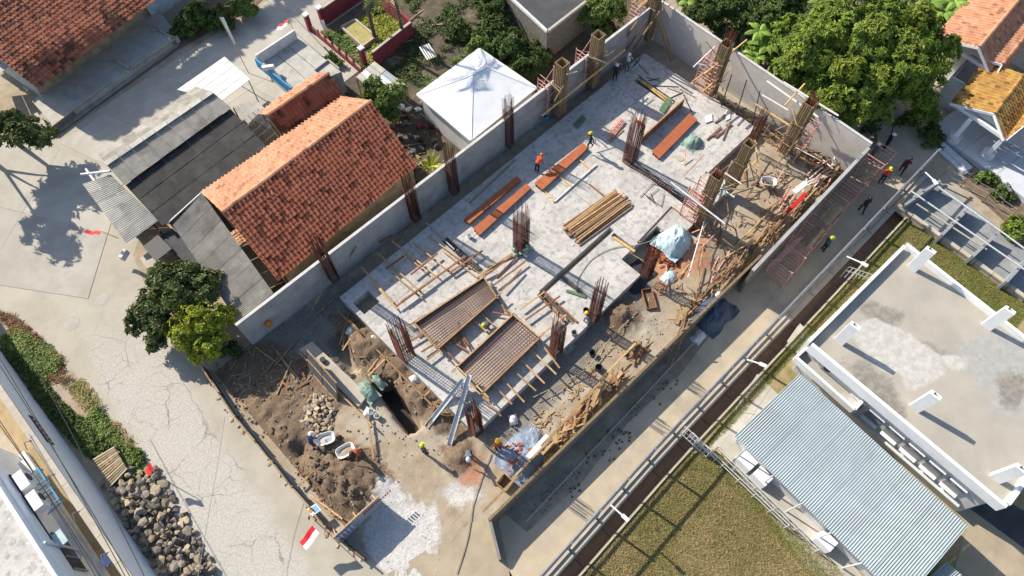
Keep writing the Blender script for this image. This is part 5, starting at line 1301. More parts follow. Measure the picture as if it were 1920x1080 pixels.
# shed front: dark yard with counter
for q, z, m, nm, lab in (([(268, 462), (296, 440), (322, 466), (292, 490)], 1.0, 'dark', 'market_stall', 'dark little shed roof beside the round green tree'), ([(262, 484), (288, 465), (306, 482), (278, 508)], .2, 'cap', 'counter', 'pale counter top in the shade beside the green tree')):
    b = MB(); pts = [at(x, y, z) for x, y in q]; b.prism([(p.x, p.y) for p in pts], z-.08, z)
    for p in pts: b.beam((p.x*.9+pts[0].x*.025+pts[1].x*.025+pts[2].x*.025+pts[3].x*.025, p.y*.9+sum(w.y for w in pts)*.025, G), (p.x*.9+sum(w.x for w in pts)*.025, p.y*.9+sum(w.y for w in pts)*.025, z-.05), .06, .06)
    obj(nm, b, M[m], label=lab, cat='stall' if nm == 'market_stall' else 'counter')
b = MB(); pts = [at(x, y, .7) for x, y in ((296, 446), (322, 428), (392, 482), (356, 500))]; b.prism([(p.x, p.y) for p in pts], .62, .7)  # black sheet added where the yard lies in roof shade
for p in pts: b.beam((p.x, p.y, G), (p.x, p.y, .62), .07, .07)
obj('yard_shade', b, M['asphalt'], label='low black sheet standing in for yard shade between the pale skirt roof and the round green tree', cat='yard_shade')
obj('door', MB().box(at(303, 438, .2), (.1, 1.1, 1.9)), M['maroncloth'], label='dark red door panel under the corner of the sooty roof', cat='door')
obj('shop_sign', MB().box(at(233, 478, .6), (.7, .25, .5), .5), M['whitedirty'], label='small white box sign on the street beside the shed', cat='sign')
# flat canopy
b = MB(); t = thing('canopy', 'flat white canopy with bent edges behind the grey corrugated roof', 'canopy', at(400, 160, G))
pts = [at(x, y, 1.9) for x, y in ((332, 168), (421, 106), (470, 150), (418, 190))]
for k in range(5):
    a_, c_ = lerp(pts[0], pts[3], k/5), lerp(pts[1], pts[2], k/5); e, f = lerp(pts[0], pts[3], (k+1)/5-.016), lerp(pts[1], pts[2], (k+1)/5-.016)
    obj('canopy_panel', MB().prism([(p.x, p.y) for p in (a_, c_, f, e)], 1.86+.012*k, 1.9+.012*k), M['whitedirty'], t)
for p in pts: obj('post', MB().tube((p.x*.94+pts[0].x*.03+pts[2].x*.03, p.y*.94+pts[0].y*.03+pts[2].y*.03, G), (p.x*.94+pts[0].x*.03+pts[2].x*.03, p.y*.94+pts[0].y*.03+pts[2].y*.03, 1.86), .04), M['greypipe'], t)
t = thing('porch_roof', 'small grey sheet roof between the canopy and the small tiled house', 'roof', at(465, 205, G))
P_ = [at(x, y, z) for x, y, z in ((437, 201, 1.6), (479, 185, 1.8), (496, 202, 1.7), (465, 233, 1.5))]
sheet_slope(t, P_[0], P_[1], P_[2], P_[3], 4, 1, 'asblight')
for p in P_: obj('post', MB().beam((p.x, p.y, G), (p.x, p.y, p.z-.05), .08, .08), M['woodold'], t)
# concrete box with blue side
t = thing('flat_building', 'small flat concrete roofed building with a bright blue side wall', 'building', at(560, 120, G))
z = 1.4; Q = [at(x, y, z) for x, y in ((492, 112), (553, 66), (640, 135), (556, 170))]
obj('walls', MB().prism([(p.x, p.y) for p in Q], G, z-.12), M['paleblue'], t)
for k in range(3):
    a_, c_ = lerp(Q[0], Q[1], k/3+.006), lerp(Q[0], Q[1], (k+1)/3-.006); e, f = lerp(Q[3], Q[2], k/3+.006), lerp(Q[3], Q[2], (k+1)/3-.006)
    obj('roof_slab', MB().prism([(p.x, p.y) for p in (a_, c_, f, e)], z-.12, z+.01*k), M['asblight'], t)
a_, c_ = at(480, 105, z+.9), at(553, 57, z+.9); obj('parapet', MB().beam(a_-Vector((0, -.1, .5)), c_-Vector((0, -.1, .5)), .14, 1.0), M['whitedirty'], t)
a_, c_ = at(479, 107, z+.7), at(548, 165, z+.1); obj('fascia', MB().beam(a_-Vector((.1, 0, .5)), c_-Vector((.1, 0, .3)), .12, .9), M['blue'], t)
obj('sign_board', MB().box(at(503, 127, z+.6), (.9, .25, .4), -.6), M['white'], t)
t = thing('flat_building', 'tiny flat roofed annex between the blue sided building and the small tiled house', 'building', at(615, 128, G))
Q = [at(x, y, 1.2) for x, y in ((592, 137), (617, 118), (638, 135), (625, 150))]
obj('walls', MB().prism([(p.x, p.y) for p in Q], G, 1.1), M['plaster'], t); obj('roof_slab', MB().prism([(p.x, p.y) for p in Q], 1.1, 1.2), M['asblight'], t)
for a_, c_ in ((0, 1), (1, 2)): obj('parapet', MB().beam(Q[a_]+Vector((0, 0, .2)), Q[c_]+Vector((0, 0, .2)), .1, .4), M['asblight'], t)
# maroon garden walls
def low_wall(px, z1, th, m, mc, label, nm='garden_wall', z0=G):
    t = thing(nm, label, 'wall', at(*px[0], z0))
    for i in range(len(px)-1):
        p, q = at(*px[i], z0), at(*px[i+1], z0); d = (q-p).normalized()*.0
        obj('wall_panel', MB().beam(p+Vector((0, 0, (z1-z0)/2)), q+Vector((0, 0, (z1-z0)/2)), th, z1-z0), M[m], t)
        obj('coping', MB().beam(p+Vector((0, 0, z1-z0+.03)), q+Vector((0, 0, z1-z0+.03)), th+.06, .06), M[mc], t)
    return t
low_wall([(704, 124), (774, 68)], .7, .16, 'maroon', 'cap', 'maroon garden wall facing the junk yard')
low_wall([(774, 66), (708, 8)], .7, .16, 'maroon', 'maroon', 'maroon garden wall under the palm fronds')
low_wall([(612, 46), (690, -8)], .9, .16, 'maroon', 'cap', 'maroon garden wall behind the raised sand bed')
t = thing('garden_fence', 'red slatted garden fence with a round topped post along the alley', 'fence', at(630, 90, G))
fp, fq = at(588, 62, G), at(680, 140, G); n_ = 7
for k in range(n_):
    a_, c_ = lerp(fp, fq, k/n_), lerp(fp, fq, (k+1)/n_)
    obj('panel', MB().beam(a_+Vector((0, 0, .25)), c_+Vector((0, 0, .25)), .12, .5), M['maroon'], t)
    for s in (.62, .78): obj('rail', MB().beam(a_+Vector((0, 0, s)), c_+Vector((0, 0, s)), .06, .07), M['redpipe'], t)
    obj('post', MB().beam(a_, a_+Vector((0, 0, .95)), .12, .12), M['maroon'], t)
for (x, y), lab in (((684, 120), 'maroon gate pillar with a white cap at the fence end'), ((607, 45), 'tall maroon gate pillar behind the white banner'), ((583, 58), 'maroon gate pillar with a pale cap at the fence start')):
    c = at(x, y, G); t = thing('gate_pillar', lab, 'pillar', c); obj('shaft', MB().beam(c, c+Vector((0, 0, 1.7)), .36, .36), M['maroon'], t); obj('cap', MB().beam(c+Vector((0, 0, 1.7)), c+Vector((0, 0, 1.82)), .46, .46), M['whitedirty'], t)
Q = [at(x, y, -.35) for x, y in ((640, 50), (666, 36), (705, 68), (680, 86))]
t = thing('raised_bed', 'concrete framed bed of yellow sand in the maroon walled garden', 'raised bed', Q[0]-Vector((0, 0, .45)))
for a_, c_ in ((0, 1), (1, 2), (2, 3), (3, 0)): obj('kerb', MB().beam(Q[a_]-Vector((0, 0, .2)), Q[c_]-Vector((0, 0, .2)), .16, .5), M['cap'], t)
M['sandyellow'] = mat('yellow_sand', (0.40, 0.33, 0.14), (0.28, 0.26, 0.10), 3, 0.95)
obj('sand', MB().poly([(p.x, p.y, -.42) for p in Q]), M['sandyellow'], t)
sheet('garden_soil', [(600, 60), (700, -10), (770, 62), (700, 122), (682, 135)], G+.045, M['soil'])
sheet('yard_soil', [(700, 125), (775, 60), (705, -60), (1300, -260), (1245, 10), (445, 620), (470, 590), (640, 390), (720, 330), (640, 160), (600, 150)], G+.012, mat('yard_litter', (0.115, 0.095, 0.065), (0.07, 0.058, 0.042), 1.3, 0.95, 0.8, 8, (0.24, 0.20, 0.145), 0.4, (0.55, 0.68)))
# white hut
t = thing('metal_roof_hut', 'square hut with a bright white hipped metal roof beside the boundary wall', 'hut', (24.5, 28.8, G))
Q = [at(x, y, 2.0) for x, y in ((782, 177), (899, 91), (1005, 164), (882, 262))]
ce = sum(Q, Vector())/4+Vector((0, 0, .85)); ra, rb = ce+Vector((-.1, .1, 0)), ce+Vector((.3, 0.2, 0))
r1, r2 = lerp(Q[0], Q[1], .5)*.0+at(885, 140, 2.8), at(912, 125, 2.8)
for pts in ((Q[0], Q[1], r2, r1), (Q[1], Q[2], r2), (Q[2], Q[3], r1, r2), (Q[3], Q[0], r1)):
    b = MB(); b.add(list(pts)+[p-Vector((0, 0, .05)) for p in pts], [tuple(range(len(pts))), tuple(range(2*len(pts)-1, len(pts)-1, -1))]+[(i, i+len(pts), (i+1) % len(pts)+len(pts), (i+1) % len(pts)) for i in range(len(pts))]); obj('roof_panel', b, M['hutroof'], t)
for a_, c_ in ((Q[0], r1), (Q[3], r1), (Q[1], r2), (Q[2], r2), (r1, r2)): obj('ridge_flashing', MB().beam(a_+Vector((0, 0, .012)), c_+Vector((0, 0, .012)), .2, .03), M['hutroof'], t)
for k in range(4): obj('gutter', MB().beam(Q[k]-Vector((0, 0, .06)), Q[(k+1) % 4]-Vector((0, 0, .06)), .16, .14), M['whitedirty'], t)
q_ = [(p.x*.92+ce.x*.08, p.y*.92+ce.y*.08) for p in Q]
for k in range(4): 
    a_, c_ = q_[k], q_[(k+1) % 4]; obj('wall', MB().beam((*a_, .6), (*c_, .6), .12, 2.8), M['plasterwhite'], t)
# dark flat roof at the top edge
t = thing('flat_building', 'dark flat roofed brick building at the top edge behind the scaffold', 'building', at(1030, 20, G))
Q = [at(x, y, 2.2) for x, y in ((938, -20), (1026, 62), (1098, 6), (1010, -75))]
obj('walls', MB().prism([(p.x, p.y) for p in Q], G, 2.05), M['rubblewall'], t); obj('roof_slab', MB().prism([(p.x, p.y) for p in Q], 2.052, 2.2), M['asphalt'], t)  # brick walls coloured dark to stand in for their shaded face
for a_, c_ in ((0, 1), (1, 2)): obj('parapet', MB().beam(Q[a_]+Vector((0, 0, .12)), Q[c_]+Vector((0, 0, .12)), .2, .24), M['whitedirty'] if a_ == 0 else M['cap'], t)
# big house at the top left
t = thing('tiled_house', 'large old house with a mottled tile roof in the top left corner', 'house', at(150, 60, G))
E0, E1 = at(70, 165, 2.0), at(300, -10, 2.0); N0, N1 = at(-60, 60, 4.8), at(180, -140, 4.8)
E0, E1, N0, N1 = Vector((1.0, 56.2, 2)), Vector((16.9, 57.2, 2)), Vector((-1, 61.5, 4.8)), Vector((17, 62.5, 4.8))
E0, E1 = at(70, 167, 2.0), at(292, 0, 2.0); d = (E1-E0).normalized(); up_ = Vector((-d.y, d.x, 0))
N0, N1 = E0+up_*6.4+Vector((0, 0, 2.6)), E1+d*1.5+up_*6.4+Vector((0, 0, 2.6))
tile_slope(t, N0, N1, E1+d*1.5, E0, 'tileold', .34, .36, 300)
tile_slope(t, N0, N1, N1+up_*5-Vector((0, 0, 2.6)), N0+up_*5-Vector((0, 0, 2.6)), 'tilepalelit', .34, .36, 100)
ridge_caps(t, N0, N1, 'tileold', r=.16)
w0, w1 = E0+up_*2.2+d*.4, E1+up_*2.2+d*1.2
b = MB().beam(w0-Vector((0, 0, 1.4)), w1-Vector((0, 0, 1.4)), .2, 2.8); obj('wall', b, M['plaster'], t)
obj('wall', MB().add([w0-Vector((0, 0, 2.8)), w0+up_*10-Vector((0, 0, 2.8)), w0+up_*10, w0+up_*4.2+Vector((0, 0, 2.3)), w0], [(0, 1, 2, 3, 4)]), M['paleblue'], t)
# annex and terrace in front of it
p0, p1 = at(330, 20, 1.4), at(395, -25, 1.4)
t2 = thing('blue_house', 'pale blue plastered house end with a barred window at the top edge', 'house', at(345, 20, G))
b = MB(); a_, c_ = at(290, 40, G), at(402, -45, G); obj('wall', MB().beam(a_+Vector((0, .2, 1.3)), c_+Vector((0, .2, 1.3)), .2, 2.6), M['paleblue'], t2)
c = lerp(a_, c_, .5)+Vector((0, .08, 1.5)); wd = (c_-a_).normalized()
w_ = obj('window', MB().beam(c-wd*.6, c+wd*.6, .06, 1.0), M['glass'], t2)
for k in range(6): obj('bar', MB().beam(c-wd*(.5-.2*k)+Vector((0, -.06, -.5)), c-wd*(.5-.2*k)+Vector((0, -.06, .5)), .05, .05), M['maroon'], w_)
for zz in (-.53, .53): obj('sill', MB().beam(c-wd*.7+Vector((0, -.05, zz)), c+wd*.7+Vector((0, -.05, zz)), .12, .06), M['whitedirty'], w_)
sheet('veranda_floor', [(60, 190), (100, 235), (335, 70), (300, 20), (200, 60)], G+.5, M['asblight'], .55)
sheet('terrace_floor', [(75, 235), (110, 200), (320, 60), (335, 85), (215, 172), (98, 258)], G+.1, M['asb'], .05)
for px, lab in (([(75, 222), (97, 250), (212, 163)], 'pale low wall round the terrace of the old house'), ([(222, 120), (250, 138), (332, 82), (300, 62), (290, 68)], 'grey low wall round the small pool shaped yard of the old house')):
    low_wall(px, G+.55, .22, 'rubblewall', 'cap', lab, 'terrace_wall')
sheet('gutter_soil', [(95, 262), (335, 92), (470, 18), (560, -60), (440, -60), (330, 60), (90, 245)], G+.036, M['soil'])
t = thing('shed', 'pale sheet roof corner at the left edge below the mottled tiles', 'shed', at(5, 120, G))
P_ = [at(x, y, 1.5) for x, y in ((-60, 110), (0, 102), (20, 122), (-40, 170))]; sheet_slope(t, P_[0], P_[1], P_[2], P_[3], 3, 1, 'asblight')
# ---------------------------------------------------------------- lane fence, ditch wall
t = thing('pipe_fence', 'long galvanised pipe fence with tall posts on a dwarf wall along the lawn', 'fence', (20, 1.5, G))
FA, FB = at(985, 1125, G), at(1740, 322, G+1.2); FB = Vector((44.0, .75, G))
fa, fd = Vector((-1.0, 1.5, G)), None
npost = 19
for k in range(npost):
    x0, x1 = 1+k*2.4, 1+(k+1)*2.4
    p, q = Vector((x0, fy(x0), G)), Vector((min(x1, 44.5), fy(x1), G))
    obj('dwarf_wall', MB().beam(p+Vector((.02, -.1, .14)), q+Vector((-.02, -.1, .14)), .14, .28), M['cap'], t)
    obj('coping', MB().beam(p+Vector((.02, -.38, .06)), q+Vector((-.03, -.38, .06)), .38, .16), M['cap'], t)
    obj('post', MB().beam(p, p+Vector((0, 0, 2.9)), .14, .14), M['fencepipe'], t)
    for z in (.55, 1.45, 2.8): obj('rail', MB().tube(p+Vector((0, .03, z)), q+Vector((0, .03, z)), .04 if z < 1 else .075, None, 8), M['fencepipe'], t)
    if k == 0 or k > 14: pass
t = thing('drain', 'deep brown walled drain between the pipe fence and the lawn', 'drain', (20, .8, G))
for k in range(17):
    x0, x1 = 1+k*2.4, 1+(k+1)*2.4-.03; x1 = min(x1, 40.6)
    if x1 <= x0: continue
    y = lambda x: fy(x)-.55
    obj('side_wall', MB().beam((x0, y(x0), G-.58), (x1, y(x1), G-.58), .06, 1.1), M['ditch'], t); obj('side_wall', MB().beam((x0, y(x0)-.84, G-.58), (x1, y(x1)-.84, G-.58), .06, 1.1), M['ditch'], t)
    obj('floor', MB().beam((x0, y(x0)-.42, G-.75), (x1, y(x1)-.42, G-.75), .76, .06), M['ditch'], t)
    obj('kerb', MB().beam((x0, y(x0)-.9, G+.05), (x1, y(x1)-.9, G+.05), .09, .2), M['cap'], t)
for i, (p, q, lab) in enumerate((((1144, 944), (1168, 967), 'white lamp arm on the pipe fence above the dry lawn'), ((1590, 478), (1616, 493), 'white lamp arm on the pipe fence near the flat white parapet roof'), ((1402, 672), (1425, 682), 'white lamp arm at the middle of the pipe fence'), ((1738, 320), (1751, 338), 'white lamp arm at the far corner of the pipe fence'))):
    A, B_ = at(*p, G+2.9), at(*q, G+3.0)
    t = thing('lamp_arm', lab, 'lamp', A); obj('arm', MB().tube(A-Vector((0, 0, .2)), B_, .05, .05, 8), M['pipewhite'], t)
    d = (B_-A).normalized(); obj('lamp_head', MB().beam(B_-d*.05, B_+d*.4, .2, .1), M['white'], t)
# ---------------------------------------------------------------- white parapet building
ZR = 3.15; ZP = 3.55
t = thing('parapet_building', 'white building with a flat stained roof, white parapet and roof posts', 'building', at(1700, 700, G))
Q = [at(x, y, ZP) for x, y in ((1517, 640), (1700, 457), (2049, 732), (1888, 950))]
ce = sum(Q, Vector())/4
obj('roof_slab', MB().prism([(p.x, p.y) for p in Q], ZR-.2, ZR), M['roofslab'], t)
In = [p+(ce-p).normalized()*.55 for p in Q]
for k in range(4):
    obj('wall', MB().beam(Vector((In[k].x, In[k].y, (G+ZR-.2)/2)), Vector((In[(k+1) % 4].x, In[(k+1) % 4].y, (G+ZR-.2)/2)), .2, ZR-.2-G), M['plasterwhite'], t)
    p, q = Q[k], Q[(k+1) % 4]; d = (q-p).normalized(); p2, q2 = p+d*.0, q-d*.22
    obj('parapet', MB().beam(Vector((p2.x, p2.y, (ZR+ZP)/2-.24)), Vector((q2.x, q2.y, (ZR+ZP)/2-.24)), .2, ZP-ZR+.5), M['white'], t)
for i, (bs, tp) in enumerate((((1573, 640), (1606, 602)), ((1715, 765), (1764, 729)), ((1850, 612), (1908, 573)), ((1710, 503), (1757, 457)), ((1866, 897), (1925, 872)))):
    c = at(*bs, ZR); obj('roof_post', MB().box(c+Vector((0, 0, 1.15)), (.27, .62, 2.3), .0), M['white'], t)
    obj('dowel', MB().tube(c+Vector((0, .1, 2.3)), c+Vector((0, .1, 2.42)), .05), M['dark'], t)
N_ = 70; rv, rf, rw = [], [], []
def rpoly(px): return [tuple(at(x, y, ZR)[:2]) for x, y in px]
RWH = [rpoly(p) for p in ([(1590, 615), (1640, 598), (1700, 628), (1762, 668), (1768, 700), (1742, 716), (1705, 726), (1690, 700), (1650, 690), (1620, 655)], [(1765, 668), (1808, 672), (1806, 685), (1785, 692)], [(1700, 700), (1740, 690), (1745, 715), (1700, 728)])]
RDK = [rpoly(p) for p in ([(1610, 573), (1640, 568), (1690, 592), (1670, 612), (1640, 606)], [(1580, 685), (1635, 685), (1680, 735), (1700, 790), (1660, 770), (1620, 722)], [(1868, 715), (1915, 700), (1925, 742), (1890, 760)], [(1725, 640), (1790, 672), (1760, 668), (1720, 652)])]
RGY = [rpoly(p) for p in ([(1800, 640), (1920, 590), (2010, 700), (1900, 790), (1840, 720)],)]
qa, qb, qc, qd = [p+(ce-p).normalized()*.25 for p in Q]
for j in range(N_+1):
    for i in range(N_+1):
        p = lerp(lerp(qa, qb, i/N_), lerp(qd, qc, i/N_), j/N_); rv.append((p.x, p.y, ZR+.004)); rw.append((max(region(p.x, p.y, q, .5) for q in RWH), max(region(p.x, p.y, q, .9) for q in RDK)*.9, max(region(p.x, p.y, q, 2.0) for q in RGY)*.8, 1))
rf = [(j*(N_+1)+i, j*(N_+1)+i+1, (j+1)*(N_+1)+i+1, (j+1)*(N_+1)+i) for j in range(N_) for i in range(N_)]
rm_ = D.meshes.new('screed'); rm_.from_pydata([tuple(Vector(v)-wloc(t)) for v in rv], [], rf)
ca_ = rm_.color_attributes.new('cover', 'FLOAT_COLOR', 'POINT'); ca_.data.foreach_set('color', [c for w in rw for c in w])
sm_ = mat('stained_screed', (0.37, 0.345, 0.295), (0.325, 0.305, 0.26), 0.5, 0.85, 0.1, 20, (0.30, 0.285, 0.25), 0.5, (0.5, 0.75))
n, l = sm_.node_tree.nodes, sm_.node_tree.links
bb = n['Principled BSDF']; src = bb.inputs['Base Color'].links[0].from_socket; geo = [q for q in n if q.type == 'NEW_GEOMETRY'][0]
va = n.new('ShaderNodeVertexColor'); va.layer_name = 'cover'; sp = n.new('ShaderNodeSeparateColor'); l.new(va.outputs['Color'], sp.inputs[0])
tn = n.new('ShaderNodeTexNoise'); tn.inputs['Scale'].default_value = 1.1; tn.inputs['Detail'].default_value = 10; tn.inputs['Roughness'].default_value = 0.72; l.new(geo.outputs['Position'], tn.inputs['Vector'])
fn = n.new('ShaderNodeTexNoise'); fn.inputs['Scale'].default_value = 2.5; fn.inputs['Detail'].default_value = 8; fn.inputs['Roughness'].default_value = 0.7; l.new(geo.outputs['Position'], fn.inputs['Vector'])
src = layer(src, sp.outputs[2], (0.30, 0.30, 0.285), (0.36, 0.355, 0.335))
src = layer(src, sp.outputs[1], (0.19, 0.175, 0.15), (0.28, 0.26, 0.225))
src = layer(src, sp.outputs[0], (0.38, 0.365, 0.33), (0.49, 0.48, 0.45))
l.new(src, bb.inputs['Base Color']); rm_.materials.append(sm_)
ro = D.objects.new('screed', rm_); COL.objects.link(ro); ro.parent = t
# side balcony with machines
Bq = [at(x, y, 2.1) for x, y in ((1492, 670), (1520, 645), (1632, 735), (1602, 768))]
obj('balcony_slab', MB().prism([(p.x, p.y) for p in Bq], 1.5, 1.7), M['roofslab'], t)
for a_, c_ in ((0, 3), (0, 1), (2, 3)): obj('balcony_parapet', MB().beam(Bq[a_]-Vector((0, 0, .2)), Bq[c_]-Vector((0, 0, .2)), .16, .6), M['white'], t)
for i, (x, y) in enumerate(((1552, 690), (1592, 722))):
    c = at(x, y, 1.7); u_ = thing('air_conditioner', 'grey outdoor unit on the side balcony '+('nearer the parapet corner' if i == 0 else 'farther along the facade'), 'air conditioner', c)
    obj('case', MB().box(c+Vector((0, 0, .35)), (.6, 1.1, .66)), M['plasterwhite'], u_); obj('grille', MB().tube(c+Vector((-.31, 0, .36)), c+Vector((-.34, 0, .36)), .25, .25, 12), M['dark'], u_)
M['channel_pane'] = mat('dim_pane', (0.20, 0.22, 0.23), (0.26, 0.28, 0.29), 1.0, 0.3)
# facade ledges and windows
f0, f1 = In[0]+Vector((-.12, -1.2, 0)), In[3]+Vector((-.12, .4, 0))
for k in range(6):
    a_, c_ = lerp(f0, f1, .2+k*.13), lerp(f0, f1, .2+k*.13+.1)
    w_ = obj('window', MB().beam(Vector((a_.x, a_.y, 1.3)), Vector((c_.x, c_.y, 1.3)), .05, 1.0), M['channel_pane'], t)
    obj('sill', MB().beam(Vector((a_.x-.1, a_.y, .74)), Vector((c_.x-.1, c_.y, .74)), .3, .08), M['white'], w_)
    obj('frame', MB().beam(Vector((a_.x-.06, a_.y, 1.86)), Vector((c_.x-.06, c_.y, 1.86)), .2, .08), M['white'], w_)
obj('ledge', MB().beam(Vector((f0.x-.16, f0.y, .3)), Vector((f1.x-.16, f1.y, .3)), .3, .1), M['plasterwhite'], t)
# corrugated lean-to
t = thing('sheet_roof_annex', 'annex with a wide blue grey corrugated metal roof beside the parapet building', 'building', at(1560, 900, G))
A, B_, C2, D2 = at(1500, 700, 2.5), at(1815, 986, 2.5), at(1692, 1132, 1.9), at(1377, 818, 1.9)
sheet_slope(t, A, B_, C2, D2, 12, 2, 'tinroof', per=.135, amp=.022, jit=.0, over=.12, gap=.0)
wl = lerp(D2, A, .14), lerp(C2, B_, .14)
obj('wall', MB().beam(Vector((wl[0].x, wl[0].y-.3, .3)), Vector((wl[1].x, wl[1].y, .3)), .15, 2.2), M['plasterwhite'], t)
obj('wall', MB().beam(Vector((A.x-.5, A.y-.4, .4)), Vector((wl[0].x, wl[0].y-.3, .4)), .15, 2.4), M['plasterwhite'], t)
obj('wall', MB().beam(Vector((A.x-.5, A.y-.4, .4)), Vector((B_.x-.5, B_.y+.4, .4)), .15, 2.4), M['plasterwhite'], t)
pa, pb_ = Vector((wl[0].x-.55, wl[0].y-.3, 0)), Vector((wl[1].x-.55, wl[1].y, 0))
for k in range(9):
    f = .06+k*.105; a_, c_ = lerp(pa, pb_, f), lerp(pa, pb_, f+.085)
    obj('counter', MB().beam(Vector((a_.x, a_.y, G+.45)), Vector((c_.x, c_.y, G+.45)), .75, .9), M['white'], t) if k in (0, 1, 5) else None
    w_ = obj('window', MB().beam(Vector((a_.x+.46, a_.y, .7)), Vector((c_.x+.46, c_.y, .7)), .05, .8), M['glass'], t)
    obj('frame', MB().beam(Vector((a_.x+.42, a_.y, 1.14)), Vector((c_.x+.42, c_.y, 1.14)), .1, .08), M['white'], w_)
for k in range(6):
    a_ = lerp(pa, pb_, .05+k*.18); obj('post', MB().tube((a_.x-.2, a_.y, G), (a_.x-.2, a_.y, 1.85), .05, .05, 8), M['pipewhite'], t)
t = thing('sheet_roof_annex', 'corner of a second corrugated metal roof at the bottom edge', 'building', at(1790, 1070, G))
P_ = [at(x, y, 1.5) for x, y in ((1774, 1052), (1860, 1130), (1780, 1180), (1700, 1120))]; sheet_slope(t, P_[0], P_[1], P_[2], P_[3], 4, 1, 'tinroof', per=.165, amp=.035)
obj('wall', MB().beam((P_[0].x-.3, P_[0].y-.5, .2), (P_[1].x-.3, P_[1].y, .2), .15, 2.0), M['plasterwhite'], t)
# paths
slabs('path_slab', [(1345, 830), (1385, 800), (1650, 1120), (1560, 1130)], 9, 1, G+.03, M['pave'], .02, .03)
slabs('path_slab', [(1420, 700), (1500, 780), (1470, 800), (1330, 845)], 3, 2, G+.026, M['pave'], .02, .03)
slabs('path_slab', [(1500, 605), (1530, 640), (1500, 670), (1475, 640)], 2, 1, G+.026, M['pave'], .02, .03)
slabs('path_slab', [(1590, 505), (1680, 430), (1690, 440), (1600, 520)], 3, 1, G+.027, M['green'], .02, .03) if False else None
sheet('service_yard', [(1590, 740), (1640, 730), (2060, 1080), (2060, 1300), (1750, 1200), (1815, 985)], G+.02, M['sand'])
sheet('service_road', [(1800, 940), (1880, 935), (2100, 1060), (2100, 1160)], G+.03, M['asphalt'])
for i, (p, q) in enumerate((((1330, 842), (1480, 985)), ((1345, 838), (1540, 1030)), ((1300, 812), (1345, 858)))):
    A, B_ = at(*p, G+1.0), at(*q, G+1.0)
    t = thing('handrail', ['low pipe railing along the annex path', 'yellow edged railing nearer the annex wall', 'grey railing crossing from the fence to the annex path'][i], 'railing', Vector((A.x, A.y, G)))
    for z in (0, -.45): obj('rail', MB().tube(A+Vector((0, 0, z)), B_+Vector((0, 0, z)), .03), M['steel'], t)
    for k in range(6): c = lerp(A, B_, k/5); obj('post', MB().tube(c, (c.x, c.y, G), .03), M['steel'], t)
for k in range(7):
    a_, c_ = at(1300+k*5, 800+k*2.4-8, G+1.5), at(1332+k*5, 850+k*2.0-8, G+1.5)
t = thing('gate', 'wire mesh gate across the drain beside the annex path', 'gate', at(1310, 825, G))
A, B_ = at(1285, 800, G+1.6), at(1335, 845, G+1.6)
for k in range(9): c = lerp(A, B_, k/8); obj('bar', MB().tube(c, (c.x, c.y, G+.1), .025), M['steel'], t)
for z in (0, -.7, -1.4): obj('rail', MB().tube(A+Vector((0, 0, z)), B_+Vector((0, 0, z)), .03), M['steel'], t)
t = thing('gate', 'wire mesh gate across the drain beside the parapet roof corner', 'gate', at(1620, 500, G))
A, B_ = at(1592, 500, G+1.6), at(1650, 520, G+.6)
for k in range(9): c = lerp(A, B_, k/8); obj('bar', MB().tube(c, (c.x, c.y, G+.1), .025), M['steel'], t)
for z in (0, -.5): obj('rail', MB().tube(A+Vector((0, 0, z)), B_+Vector((0, 0, z)), .03), M['steel'], t)
# channel bays beyond the lawn
M['channel'] = mat('channel_concrete', (0.26, 0.275, 0.28), (0.20, 0.21, 0.215), 0.9, 0.9, c3=(0.34, 0.35, 0.35), s3=0.6, m3=(0.55, 0.7))
sheet('channel_floor', [(1685, 388), (1742, 324), (1990, 520), (1930, 570)], G+.02, M['channel'])
t = thing('channel_wall', 'pale coping wall between the lawn and the concrete channel bays', 'wall', at(1760, 440, G))
for k in range(8):
    a_, c_ = lerp(at(1683, 384, -.3), at(1926, 560, -.3), k/8), lerp(at(1683, 384, -.3), at(1926, 560, -.3), (k+.96)/8)
    obj('coping', MB().beam(a_, c_, .3, .14), M['cap'], t); obj('wall_panel', MB().beam(a_-Vector((0, 0, .32)), c_-Vector((0, 0, .32)), .2, .5), M['cap'], t)
k_ = 0
for p, q, lab in (((1698, 383), (1763, 338), 'first concrete cross wall of the channel bays, nearest the lane corner'), ((1767, 440), (1825, 382), 'middle concrete cross wall of the channel bays'), ((1825, 480), (1874, 434), 'concrete cross wall of the channel bays beside the round green plant'), ((1888, 528), (1932, 480), 'last concrete cross wall of the channel bays at the frame edge')):
    A, B_ = at(*p, .3), at(*q, .3); A.z = B_.z = 0
    obj('cross_wall', MB().beam(A+Vector((0, 0, -.25)), B_+Vector((0, 0, -.25)), .18, 1.1), M['greypipe'], label=lab, cat='wall')
for p, q, z, lab in (((1708, 358), (1935, 515), .7, 'long pale pipe across the channel bays'), ((1718, 382), (1850, 468), .2, 'beige pipe along the channel bays'), ((1758, 350), (1880, 436), 1.0, 'pale top rail along the outer side of the channel bays'), ((1880, 436), (1960, 495), 1.0, 'second pale top rail towards the frame edge')):
    A, B_ = at(*p, z), at(*q, z); obj('pipe', MB().tube(A, B_, .06, .06, 8), M['steel' if z != .2 else 'cap'], label=lab, cat='pipe')
t = thing('wire_fence', 'sagging wire fence with thin posts outside the channel bays', 'fence', at(1830, 370, G))
wp = [at(x, y, G+.02) for x, y in ((1765, 330), (1800, 350), (1840, 378), (1885, 415), (1930, 450))]
